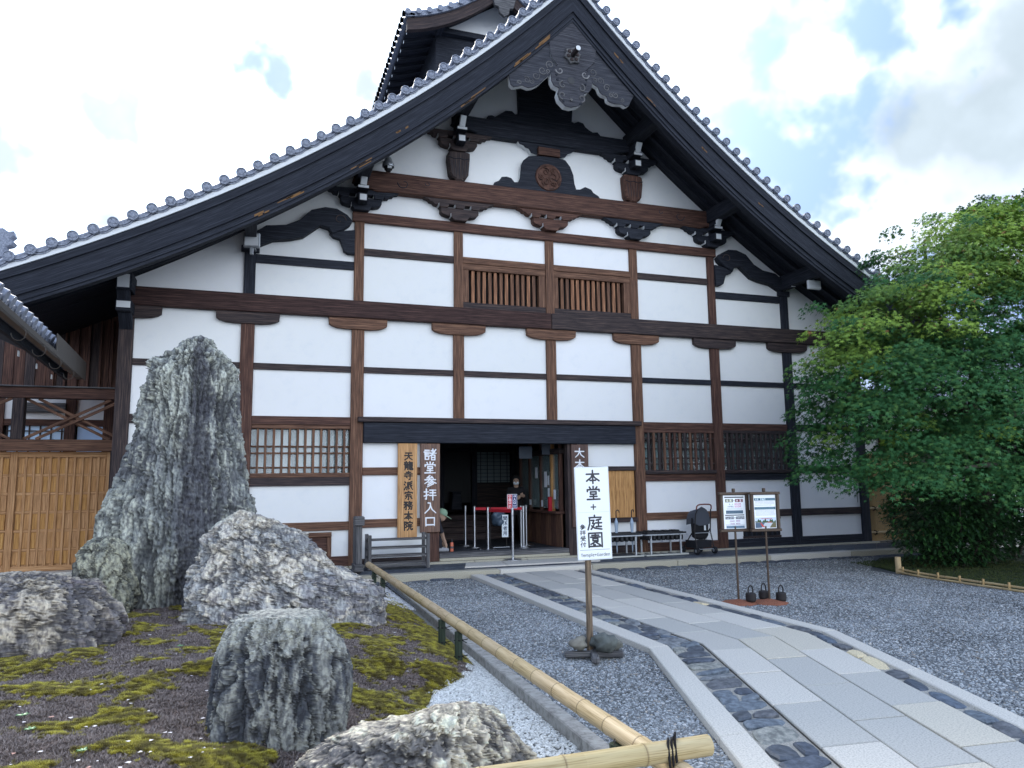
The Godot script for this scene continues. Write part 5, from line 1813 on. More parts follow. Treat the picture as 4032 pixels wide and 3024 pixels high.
func make_rocks() -> void:
	var up := [[0.1, 0.50, 2.0], [0.4, 0.55, 2.05], [0.8, 0.52, 2.12], [1.14, 0.53, 2.15], [1.3, 0.53, 2.14], [1.5, 0.61, 2.11], [1.7, 0.67, 2.08], [1.91, 0.72, 2.04], [2.07, 0.75, 2.01], [2.36, 0.83, 1.99], [2.6, 0.88, 1.98], [2.78, 0.90, 1.97], [2.95, 0.95, 1.94], [3.05, 0.99, 1.86], [3.15, 1.06, 1.78], [3.25, 1.17, 1.68], [3.33, 1.26, 1.64], [3.40, 1.34, 1.60], [3.44, 1.40, 1.56]]
	rock("standing_rock", "tall upright grey-green rock with folded vertical veins, highest of the garden rocks", up, 4.55, 0.55, -0.03, Vector3(3.0, 0.34, 3.0), 0.10, [Color(0.055, 0.058, 0.06), Color(0.185, 0.195, 0.185), Color(0.33, 0.335, 0.28), Color(0.055, 0.055, 0.065)], 101, 240, 280, 0.85)
	rock("garden_rock", "low lichen-grey rock leaning on the left foot of the tall upright rock", [[0.1, 0.22, 1.0], [0.5, 0.32, 0.98], [0.66, 0.36, 0.95], [0.9, 0.40, 0.89], [1.02, 0.47, 0.85], [1.09, 0.56, 0.75], [1.1, 0.6, 0.7]], 5.05, 0.8, -0.05, Vector3(1.9, 1.0, 1.9), 0.075, [Color(0.05, 0.05, 0.046), Color(0.15, 0.155, 0.13), Color(0.30, 0.29, 0.21), Color(0.05, 0.046, 0.05)], 111, 110, 160)
	rock("garden_rock", "squat dark rock with purple-brown sides and pale crest at the left edge", [[0.1, -0.7, 1.06], [0.42, -0.75, 1.08], [0.55, -0.72, 1.02], [0.66, -0.6, 0.94], [0.77, -0.4, 0.86], [0.85, 0.0, 0.62], [0.9, 0.15, 0.45]], 6.55, 0.62, -0.08, Vector3(1.8, 1.1, 1.8), 0.08, [Color(0.05, 0.046, 0.048), Color(0.14, 0.13, 0.13), Color(0.38, 0.33, 0.25), Color(0.085, 0.068, 0.075)], 121, 120, 200)
	rock("garden_rock", "broad pale grey rock with blue-grey peak, right of the tall upright rock", [[0.1, 1.50, 3.50], [0.4, 1.53, 3.52], [0.52, 1.52, 3.46], [0.62, 1.52, 3.3], [0.75, 1.58, 3.02], [0.88, 1.64, 2.9], [0.97, 1.67, 2.82], [1.06, 1.63, 2.74], [1.15, 1.73, 2.55], [1.25, 1.86, 2.36], [1.33, 1.95, 2.14], [1.37, 2.0, 2.08]], 5.85, 0.55, -0.22, Vector3(1.5, 1.5, 1.5), 0.085, [Color(0.09, 0.09, 0.10), Color(0.27, 0.27, 0.26), Color(0.44, 0.39, 0.31), Color(0.12, 0.11, 0.12)], 131, 190, 300, 0.0, 0.35, 0.8)
	rock("garden_rock", "blocky dark slate rock with pale cracked top on the moss, nearest the white gravel", [[0.05, 1.90, 2.70], [0.28, 1.94, 2.74], [0.45, 1.95, 2.77], [0.6, 1.97, 2.73], [0.7, 2.0, 2.67], [0.76, 2.03, 2.63], [0.80, 2.06, 2.6], [0.83, 2.10, 2.56]], 9.15, 0.75, -0.12, Vector3(3.2, 0.8, 3.2), 0.05, [Color(0.018, 0.019, 0.022), Color(0.052, 0.056, 0.064), Color(0.20, 0.20, 0.175), Color(0.03, 0.03, 0.036)], 141, 200, 280, 0.0, 0.9, 0.6)
	rock("garden_rock", "low cream and grey mottled rock on white gravel, behind the front bamboo pole", [[-0.12, 2.1, 3.64], [0.1, 2.2, 3.62], [0.2, 2.3, 3.58], [0.31, 2.42, 3.5], [0.39, 2.6, 3.43], [0.44, 2.88, 3.36], [0.48, 3.08, 3.27], [0.49, 3.14, 3.22]], 10.25, 0.5, -0.1, Vector3(2.6, 2.0, 2.6), 0.05, [Color(0.04, 0.038, 0.038), Color(0.13, 0.12, 0.11), Color(0.48, 0.42, 0.31), Color(0.075, 0.07, 0.07)], 151, 150, 280, 0.0, 0.3)


# ---------------------------------------------------------------- moss and gravel
func blade_mesh(n: int, lean: float, w: float) -> ArrayMesh:
	var st := new_st()
	for k in n:
		var a := TAU * k / n + k * 0.7
		var d := Vector3(cos(a), 0, sin(a))
		var s := Vector3(-d.z, 0, d.x) * w
		var l := lean * (0.6 + 0.4 * float(k % 3) / 2.0)
		tri(st, d * 0.1 - s, d * 0.1 + s, d * l + Vector3.UP * (1.0 - 0.2 * (k % 2)), d + Vector3.UP * 0.6)
	return st.commit()


func make_moss() -> void:
	var mask := noise(1.5, 5, 201)
	mask.domain_warp_enabled = true
	mask.domain_warp_amplitude = 0.4
	mask.domain_warp_frequency = 1.5
	var tone := noise(3.0, 3, 202)
	var xf := []
	var cols := PackedColorArray()
	var xb := []
	var cb := PackedColorArray()
	var tries := 0
	while xf.size() < 95000 and tries < 600000:
		tries += 1
		var z := 2.4 + 8.7 * sqrt(rng.randf())
		var x := rng.randf_range(-0.8, 4.2)
		if x > mound_edge(z) - 0.02 or x < 2.1375 - (14.2 - z) * 0.36:
			continue
		var edge := mound_edge(z) - x
		var v := mask.get_noise_2d(x, z) + (0.34 * exp(-edge / 0.6) if z < 8.6 else 0.1 * exp(-edge / 0.3)) - 0.03 + 0.22 * tone.get_noise_2d(x * 4.0 + 9.0, z * 4.0)
		var y := mound_h(x, z)
		if rng.randf() < smoothstep(0.02, 0.26, v):
			var s := rng.randf_range(0.013, 0.024)
			var b := Basis(Vector3.UP, rng.randf() * TAU).scaled(Vector3(s * 1.2, s * 0.75, s * 1.2))
			xf.append(Transform3D(b, Vector3(x, y + clampf(v * 0.05, 0.0, 0.012) - 0.004, z)))
			var t := clampf(0.55 + tone.get_noise_2d(x * 3.0, z * 3.0) * 1.3 + rng.randf_range(-0.3, 0.3), 0, 1)
			cols.append(Color(0.15, 0.12, 0.035).lerp(Color(0.50, 0.44, 0.065), t * t))
		elif xb.size() < 90000:
			var s := rng.randf_range(0.010, 0.024)
			var b := Basis(Vector3.UP, rng.randf() * TAU).scaled(Vector3(s * 1.4, s, s * 1.4))
			xb.append(Transform3D(b, Vector3(x, y - 0.004, z)))
			var t := rng.randf()
			cb.append(Color(0.12, 0.094, 0.083).lerp(Color(0.42, 0.35, 0.31), t * t))
	var moss := Node3D.new()
	var mo := scatter(self, "moss", blade_mesh(9, 0.9, 0.16), M.vcol, xf, cols)
	tag(mo, "patches of yellow-green moss on the garden mound", "moss")
	var du := scatter(self, "dry_moss", blade_mesh(7, 1.2, 0.10), M.vcol, xb, cb)
	tag(du, "brown dry moss fibres covering the garden mound between the green patches", "moss")
	moss.free()
	# fallen petals and a few leaves
	var xp := []
	var cp := PackedColorArray()
	for k in 130:
		var z := 5.5 + 5.3 * sqrt(rng.randf())
		var x := rng.randf_range(0.4, mound_edge(z))
		xp.append(Transform3D(Basis(Vector3.UP, rng.randf() * TAU).scaled(Vector3.ONE * rng.randf_range(0.007, 0.015)), Vector3(x, mound_h(x, z) + 0.022, z)))
		cp.append(Color(0.75, 0.70, 0.68) if k % 9 else Color(0.5, 0.28, 0.22))
	var st := new_st()
	tri(st, Vector3(-1, 0, -0.6), Vector3(1, 0.15, -0.4), Vector3(0.1, 0.1, 1), Vector3.UP)
	tri(st, Vector3(-1, 0, -0.6), Vector3(0.1, 0.1, 1), Vector3(-1.1, 0.2, 0.5), Vector3.UP)
	var pt := scatter(self, "fallen_petals", st.commit(), M.vcol, xp, cp)
	tag(pt, "tiny white and pink fallen petals strewn over the mossy mound", "petals")


func pebble_mesh() -> ArrayMesh:
	var s := SphereMesh.new()
	s.radius = 1.0
	s.height = 2.0
	s.radial_segments = 6
	s.rings = 3
	var arr := s.get_mesh_arrays()
	var v: PackedVector3Array = arr[Mesh.ARRAY_VERTEX]
	for i in v.size():
		var h := sin(v[i].x * 12.9 + v[i].y * 78.2 + v[i].z * 37.7) * 43758.5
		v[i] *= 0.82 + 0.36 * (h - floor(h))
	arr[Mesh.ARRAY_VERTEX] = v
	var m := ArrayMesh.new()
	m.add_surface_from_arrays(Mesh.PRIMITIVE_TRIANGLES, arr)
	return m


func make_gravel() -> void:
	var pm := pebble_mesh()
	var xf := []
	var cols := PackedColorArray()
	var patch := noise(0.7, 3, 210)
	while xf.size() < 190000:
		var z := 1.6 + 10.2 * pow(rng.randf(), 0.75)
		var x := 0.0
		var right := rng.randf() < 0.70
		if right:
			x = rng.randf_range(path_x(7.91, z), 14.5 if z < 3.7 else 12.4)
			if x > 12.4 and z > 3.5 - (x - 12.4) * 0.95:
				continue
			if x > 2.9 + (14.2 - z) * 1.4:
				continue
		else:
			x = rng.randf_range(4.22, path_x(5.70, z))
			if x < kerb_x(z) + 0.118:
				continue
		if z < 1.62:
			continue
		var s := rng.randf_range(0.0052, 0.0118)
		if rng.randf() < 0.04:
			s *= 1.4
		var b := Basis.from_euler(Vector3(rng.randf() * TAU, rng.randf() * TAU, rng.randf() * TAU)).scaled(Vector3(1, 0.75, 1) * s)
		xf.append(Transform3D(b, Vector3(x, s * 0.45, z)))
		var g := rng.randf()
		var k := 0.125 + 0.32 * g * g + 0.07 * patch.get_noise_2d(x, z)
		var c := Color(k * 0.94, k, k * 1.02)
		if rng.randf() < 0.06:
			c = Color(0.5, 0.5, 0.49) * rng.randf_range(0.7, 1.1)
		elif rng.randf() < 0.05:
			c = Color(k * 1.15, k * 1.02, k * 0.85)
		cols.append(c)
	var p := scatter(self, "courtyard_pebbles", pm, M.vcol, xf, cols)
	tag(p, "loose grey pebbles covering the courtyard on both sides of the paved path", "gravel")
	xf = []
	cols = PackedColorArray()
	while xf.size() < 30000:
		var z := 6.6 + 4.7 * rng.randf()
		var x := rng.randf_range(maxf(mound_edge(z) - 0.08, 1.6), 4.25)
		if x < mound_edge(z) - 0.08 + 0.1 * patch.get_noise_2d(x * 6, z * 6) or x > kerb_x(z) - 0.004:
			continue
		var s := rng.randf_range(0.006, 0.0125)
		var b := Basis.from_euler(Vector3(rng.randf() * TAU, rng.randf() * TAU, rng.randf() * TAU)).scaled(Vector3(1, 0.8, 1) * s)
		xf.append(Transform3D(b, Vector3(x, maxf(-0.045, mound_h(x, z)) + s * 0.4, z)))
		var g := rng.randf_range(0.46, 0.80) * (0.55 if rng.randf() < 0.1 else 1.0)
		cols.append(Color(g, g * 1.0, g * 0.94))
	for i in 2500:
		var z := 1.7 + 2.4 * rng.randf()
		var x := rng.randf_range(3.8, 4.24)
		var s := rng.randf_range(0.010, 0.016)
		xf.append(Transform3D(Basis.from_euler(Vector3(rng.randf() * TAU, rng.randf() * TAU, 0)).scaled(Vector3(1, 0.8, 1) * s), Vector3(x, maxf(-0.045, mound_h(x, z)) + s * 0.5, z)))
		var g := rng.randf_range(0.5, 0.8)
		cols.append(Color(g, g, g))
	var w := scatter(self, "white_pebbles", pm, M.vcol, xf, cols)
	tag(w, "white gravel spread between the mossy mound and the concrete kerb", "gravel")


# ---------------------------------------------------------------- trees and shrubs
func maple_leaf() -> ArrayMesh:
	var st := new_st()
	var o := [[-150, 0.18], [-108, 0.62], [-80, 0.30], [-50, 0.92], [-25, 0.34], [0, 1.05], [25, 0.34], [50, 0.92], [80, 0.30], [108, 0.62], [150, 0.18]]
	var pts := []
	for q in o:
		var a := deg_to_rad(q[0])
		pts.append(Vector3(sin(a) * q[1], -0.14 * q[1] * q[1], cos(a) * q[1]))
	for i in pts.size() - 1:
		tri(st, Vector3.ZERO, pts[i], pts[i + 1], Vector3.UP)
	return st.commit()


func broad_leaf() -> ArrayMesh:
	var st := new_st()
	var l := [[0.0, 0.0], [0.25, 0.16], [0.55, 0.22], [0.8, 0.14], [1.0, 0.0]]
	for i in 4:
		for s in [-1.0, 1.0]:
			var a := Vector3(0, -0.1 * l[i][0] * l[i][0], l[i][0])
			var b := Vector3(0, -0.1 * l[i + 1][0] * l[i + 1][0], l[i + 1][0])
			var c := b + Vector3(s * l[i + 1][1], 0.05, 0)
			var d := a + Vector3(s * l[i][1], 0.05, 0)
			quad(st, a, b, c, d, Vector3.UP)
	return st.commit()


func table(xs: Array, ys: Array, x: float) -> float:
	for i in xs.size() - 1:
		if x <= xs[i + 1]:
			return lerpf(ys[i], ys[i + 1], clampf((x - xs[i]) / (xs[i + 1] - xs[i]), 0, 1))
	return ys[-1]


func make_trees() -> void:
	var t := thing("maple_tree", "large green maple with layered drooping foliage standing right of the hall", "tree", Vector3(14.9, 0.0, 3.7))
	var base := t.position
	var limb := func(called: String, pts: Array, r0: float, r1: float) -> void:
		var p := []
		var r := []
		for i in pts.size():
			p.append(pts[i] - base)
			r.append(lerpf(r0, r1, float(i) / (pts.size() - 1)))
		tube(t, called, p, r, M.bark, 10)
	limb.call("trunk", [Vector3(14.9, -0.1, 3.7), Vector3(14.86, 0.5, 3.72), Vector3(14.95, 1.2, 3.7), Vector3(15.05, 1.9, 3.65), Vector3(15.0, 2.6, 3.6)], 0.2, 0.13)
	var forks := [[Vector3(14.95, 1.3, 3.7), Vector3(14.2, 2.2, 3.9), Vector3(13.2, 2.75, 4.1), Vector3(12.2, 3.0, 4.2), Vector3(11.3, 3.0, 4.2)], [Vector3(15.0, 2.4, 3.6), Vector3(14.4, 3.5, 3.8), Vector3(13.6, 4.3, 4.0), Vector3(12.7, 4.8, 4.2)], [Vector3(15.0, 2.5, 3.6), Vector3(15.3, 3.8, 3.5), Vector3(15.5, 5.3, 3.6), Vector3(15.8, 6.7, 3.7)], [Vector3(15.0, 2.2, 3.6), Vector3(16.2, 3.2, 4.2), Vector3(17.2, 4.4, 4.6)], [Vector3(14.9, 2.0, 3.7), Vector3(14.6, 2.6, 4.6), Vector3(13.9, 2.9, 5.4)], [Vector3(14.9, 1.4, 3.7), Vector3(14.2, 1.8, 4.6), Vector3(13.4, 1.8, 5.1), Vector3(12.6, 1.75, 5.3)], [Vector3(15.2, 3.6, 3.5), Vector3(14.7, 4.8, 3.3), Vector3(14.3, 6.1, 3.5)]]
	for f in forks:
		limb.call("limb", f, 0.085, 0.018)
	var tx := [10.7, 10.95, 11.5, 12.25, 12.9, 13.55, 14.3, 14.85, 15.9, 17.0, 18.5, 19.6]
	var top := [2.95, 3.85, 4.35, 5.1, 5.05, 5.7, 6.55, 6.2, 7.05, 7.2, 6.4, 4.6]
	var bot := [2.6, 2.05, 1.65, 1.6, 1.75, 1.45, 0.95, 1.0, 1.2, 1.4, 1.8, 2.8]
	var xf := []
	var cols := PackedColorArray()
	var green := noise(0.9, 3, 221)
	for k in 760:
		var rim := k >= 620
		var x := 11.3 + 8.1 * pow(rng.randf(), 0.9)
		var hi := table(tx, top, x)
		var lo := table(tx, bot, x)
		var rel := 1.0 - pow(rng.randf(), 1.3) if k % 3 else rng.randf()
		var y := lerpf(lo, hi, rel)
		var depth := 1.9 * sqrt(clampf((x - 10.5) / 2.5, 0.05, 1.0)) * sqrt(clampf(1.15 - rel, 0.1, 1.0))
		var z := 4.1 + depth * rng.randf_range(-1.0, 1.0)
		if rim:
			y = (hi if k % 2 else lerpf(lo, hi, rng.randf())) + rng.randf_range(-0.05, 0.28)
			x -= 0.0 if k % 2 else rng.randf_range(0.0, 0.3)
		var rad := rng.randf_range(0.18, 0.34) if rim else rng.randf_range(0.34, 0.72) * clampf((x - 10.4) / 1.0, 0.5, 1.0)
		var c := Vector3(x, y - 0.1, z)
		var outw := Vector3(x - 14.9, 0, z - 3.7).normalized()
		var lit_young := smoothstep(0.62, 1.05, rel + 0.35 * green.get_noise_3dv(c))  # sunlit crown top and young growth, both put into the leaf colour
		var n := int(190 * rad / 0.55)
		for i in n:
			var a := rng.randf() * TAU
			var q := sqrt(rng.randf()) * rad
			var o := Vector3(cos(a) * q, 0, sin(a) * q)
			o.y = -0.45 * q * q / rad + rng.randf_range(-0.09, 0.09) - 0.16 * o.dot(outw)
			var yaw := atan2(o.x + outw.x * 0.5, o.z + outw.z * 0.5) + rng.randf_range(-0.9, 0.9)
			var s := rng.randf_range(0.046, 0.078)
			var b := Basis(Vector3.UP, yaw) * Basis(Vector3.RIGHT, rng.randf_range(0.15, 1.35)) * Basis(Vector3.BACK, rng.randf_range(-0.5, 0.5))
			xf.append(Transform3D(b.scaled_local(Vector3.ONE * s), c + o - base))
			var y2 := clampf(lit_young + rng.randf_range(-0.25, 0.2), 0, 1)
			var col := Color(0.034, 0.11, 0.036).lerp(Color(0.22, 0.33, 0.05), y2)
			if rng.randf() < 0.03 * lit_young * lit_young:
				col = Color(0.20, 0.11, 0.04)
			cols.append(col)
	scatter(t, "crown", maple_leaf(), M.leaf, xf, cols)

	var bushes := [["shrub", "glossy broad-leaved shrub behind the low bamboo edging, under the maple", Vector3(14.1, 0.0, 3.9), Vector3(1.45, 1.3, 0.8), 6500, 0.11, 0.0], ["shrub", "dense low shrub between the bamboo screen and the glossy broad-leaved shrub", Vector3(15.0, 0.0, 2.4), Vector3(0.95, 1.6, 0.6), 4200, 0.10, 0.4], ["shrub", "dark tall evergreen shrub between maple trunk and annex wall", Vector3(16.3, 0.0, 3.2), Vector3(2.0, 2.6, 0.9), 11000, 0.11, 0.6], ["shrub", "leafy narrow shrub growing against the bamboo screen", Vector3(16.9, 0.0, 1.3), Vector3(0.6, 1.7, 0.5), 3200, 0.10, 0.2]]
	for bsh in bushes:
		var sh := thing(bsh[0], bsh[1], "shrub", bsh[2])
		for k in 6:
			var a := TAU * k / 6.0
			tube(sh, "stem", [Vector3(0.05 * cos(a), 0, 0.05 * sin(a)), Vector3(bsh[3].x * 0.4 * cos(a), bsh[3].y * 0.5, bsh[3].z * 0.4 * sin(a)), Vector3(bsh[3].x * 0.7 * cos(a), bsh[3].y * 0.85, bsh[3].z * 0.7 * sin(a))], [0.03, 0.02, 0.008], M.bark, 6)
		var xs := []
		var cs := PackedColorArray()
		for k in bsh[4]:
			var d := Vector3(rng.randfn(), rng.randfn(), rng.randfn()).normalized()
			var rr := pow(rng.randf(), 0.4) * (1.0 + 0.22 * green.get_noise_3dv(d * 2.5 + bsh[2]))
			var p := Vector3(d.x * bsh[3].x * rr, bsh[3].y * 0.52 + d.y * bsh[3].y * 0.5 * rr, d.z * bsh[3].z * rr)
			if p.y < 0.02:
				continue
			var b := Basis(Vector3.UP, atan2(d.x, d.z) + rng.randf_range(-1.0, 1.0)) * Basis(Vector3.RIGHT, rng.randf_range(-0.5, 0.9))
			xs.append(Transform3D(b.scaled_local(Vector3.ONE * bsh[5] * rng.randf_range(0.6, 1.1)), p))
			var t2 := rng.randf() * rng.randf()
			cs.append(Color(0.016, 0.045, 0.018).lerp(Color(0.05, 0.14, 0.03), t2 * (1.0 - bsh[6] * 0.7)))
		scatter(sh, "foliage", broad_leaf(), M.gloss, xs, cs)
	# small weeds on the mound
	for w in [[0.92, 8.9], [1.62, 7.2], [1.35, 9.55], [1.02, 9.15], [2.35, 9.9]]:
		var xs := []
		var cs := PackedColorArray()
		for k in 7:
			xs.append(Transform3D((Basis(Vector3.UP, TAU * k / 7.0) * Basis(Vector3.RIGHT, -0.3)).scaled_local(Vector3.ONE * rng.randf_range(0.025, 0.045)), Vector3(0, 0.012, 0)))
			cs.append(Color(0.10, 0.26, 0.08))
		var wd := thing("weed", ["small green weed seedling on brown soil near the left edge", "small green weed beside the moss in front of the broad pale rock", "tiny green weed in the bare soil left of the dark blocky rock", "bright weed sprout at the lower left of the mound", "little weed at the foot of the dark blocky rock"][[0.92, 1.62, 1.35, 1.02, 2.35].find(w[0])], "weed", Vector3(w[0], mound_h(w[0], w[1]) + 0.01, w[1]))
		scatter(wd, "leaves", broad_leaf(), M.gloss, xs, cs)


# ---------------------------------------------------------------- bamboo rails and edging
func make_fences() -> void:
	var f := thing("bamboo_rail", "long low bamboo pole rail on dark posts running along the garden kerb", "fence")
	var st := new_st()
	bamboo_into(st, Vector3(3.985, 0.30, 1.43), Vector3(3.985, 0.325, 11.55), 0.049, 0.36, Color(0.63, 0.48, 0.29))
	mi(f, "pole", st.commit(), M.bamboo)
	for z in [2.27, 3.08, 6.66, 7.3, 10.45]:
		tube(f, "post", [Vector3(3.955, -0.12, z), Vector3(3.955, 0.275, z)], 0.036, M.post, 10)
		for y in [0.2, 0.06]:
			tube(f, "rope_tie", [Vector3(3.955, y, z + 0.04), Vector3(3.995, y, z), Vector3(3.955, y, z - 0.04), Vector3(3.915, y, z), Vector3(3.955, y + 0.004, z + 0.04)], 0.006, M.rope, 5)
			bar(f, "rope_tie", Vector3(3.98, y, z + 0.03), Vector3(4.03, y + 0.015, z + 0.055), 0.007, 0.007, M.rope)
			bar(f, "rope_tie", Vector3(3.98, y, z + 0.03), Vector3(4.02, y - 0.02, z + 0.06), 0.007, 0.007, M.rope)
		tube(f, "wire_loop", [Vector3(3.935, 0.2, z + 0.03), Vector3(3.935, 0.3, z + 0.02), Vector3(3.985, 0.355, z + 0.02), Vector3(4.036, 0.3, z + 0.02), Vector3(4.0, 0.25, z + 0.02)], 0.0025, M.copper, 5)
	var g := thing("bamboo_rail", "front bamboo pole lying across the end of the long rail, tied with black rope", "fence")
	st = new_st()
	bamboo_into(st, Vector3(0.2, 0.40, 11.0), Vector3(4.17, 0.402, 10.97), 0.047, 0.34, Color(0.63, 0.50, 0.30), 0.3)
	mi(g, "pole", st.commit(), M.bamboo)
	for k in 3:
		var o := 0.018 * k - 0.02
		tube(g, "rope_tie", [Vector3(3.95 + o, 0.36, 11.03), Vector3(3.96 + o, 0.45, 11.0), Vector3(3.985 + o, 0.452, 10.96), Vector3(4.01 + o, 0.39, 10.91), Vector3(4.02 + o, 0.31, 10.92), Vector3(4.0 + o, 0.265, 10.98), Vector3(3.96 + o, 0.28, 11.03), Vector3(3.95 + o, 0.36, 11.03)], 0.006, M.rope, 6)
	tube(g, "rope_tie", [Vector3(3.98, 0.45, 10.99), Vector3(3.965, 0.475, 11.01), Vector3(3.99, 0.48, 10.98), Vector3(4.0, 0.455, 10.96)], 0.006, M.rope, 6)
	for x in [0.7, 2.3]:
		tube(g, "post", [Vector3(x, -0.15, 11.0), Vector3(x, 0.36, 11.0)], 0.036, M.post, 10)
	# edging on the right
	var e := thing("bamboo_edging", "low split-bamboo edging with short pegs along the moss bed on the right", "fence")
	st = new_st()
	bamboo_into(st, Vector3(12.58, -0.05, 3.96), Vector3(12.58, 0.275, 3.96), 0.048, 0.5)
	mi(e, "end_post", st.commit(), M.bamboo)
	var line := [Vector3(12.56, 0, 4.0), Vector3(12.42, 0, 4.5), Vector3(12.36, 0, 5.1), Vector3(12.32, 0, 5.8), Vector3(12.3, 0, 6.6), Vector3(12.3, 0, 7.6)]
	for h in [0.03, 0.075]:
		for i in line.size() - 1:
			st = new_st()
			bamboo_into(st, line[i] + Vector3(0.02 if h > 0.05 else -0.01, h, -0.03), line[i + 1] + Vector3(0.02 if h > 0.05 else -0.01, h - 0.006, 0.04), 0.017, 0.3)
			mi(e, "rail", st.commit(), M.bamboo)
	var zz := 4.1
	while zz < 7.6:
		var x := 0.0
		for i in line.size() - 1:
			if zz >= line[i].z and zz <= line[i + 1].z:
				x = lerpf(line[i].x, line[i + 1].x, (zz - line[i].z) / (line[i + 1].z - line[i].z))
		tube(e, "peg", [Vector3(x, -0.05, zz), Vector3(x, 0.125, zz)], 0.017, M.bamboo_panel, 8)
		zz += 0.41
	var b := setting("moss_bed")
	st = new_st()
	var c := Vector3(16.0, 0.06, 5.2)
	var rim := line.duplicate()
	rim.append(Vector3(13.0, 0, 9.5))
	rim.append(Vector3(20, 0, 9.5))
	rim.append(Vector3(20, 0, 1.9))
	rim.append(Vector3(14.0, 0, 2.1))
	rim.append(Vector3(12.9, 0, 3.0))
	for i in rim.size():
		var p: Vector3 = rim[i] + Vector3(0.03, 0.03, 0)
		var q: Vector3 = rim[(i + 1) % rim.size()] + Vector3(0.03, 0.03, 0)
		tri(st, c, p, q, Vector3.UP)
		quad(st, p, q, q - Vector3(0, 0.1, 0), p - Vector3(0, 0.1, 0), (p + q) / 2 - c)
	mi(b, "earth", st.commit(), stone([Color8(24, 34, 18), Color8(46, 60, 30), Color8(66, 78, 42)], [0.2, 0.5, 0.9], 0.06, 0.9, 1.0, 0.6, 231))
	var xf := []
	var cols := PackedColorArray()
	for k in 9000:
		var x := rng.randf_range(12.4, 15.5)
		var z := rng.randf_range(2.6, 7.5)
		if x < 12.62 - clampf((z - 4.0) * 0.12, -0.5, 0.27):
			continue
		xf.append(Transform3D(Basis(Vector3.UP, rng.randf() * TAU).scaled(Vector3.ONE * rng.randf_range(0.015, 0.035)), Vector3(x, 0.03 + 0.03 * clampf((x - 12.4) / 3.5, 0, 1), z)))
		cols.append(Color(0.035, 0.06, 0.02).lerp(Color(0.08, 0.10, 0.025), rng.randf()))
	var m := scatter(self, "moss", blade_mesh(8, 0.9, 0.16), M.vcol, xf, cols)
	tag(m, "dark green moss under the maple, behind the low bamboo edging", "moss")


# ---------------------------------------------------------------- name boards of the hall
func wood_print(m: StandardMaterial3D, w: int, h: int) -> Image:
	var im: Image = m.albedo_texture.get_image().duplicate()
	im.rotate_90(CLOCKWISE)
	im.resize(w, h, Image.INTERPOLATE_BILINEAR)
	return im


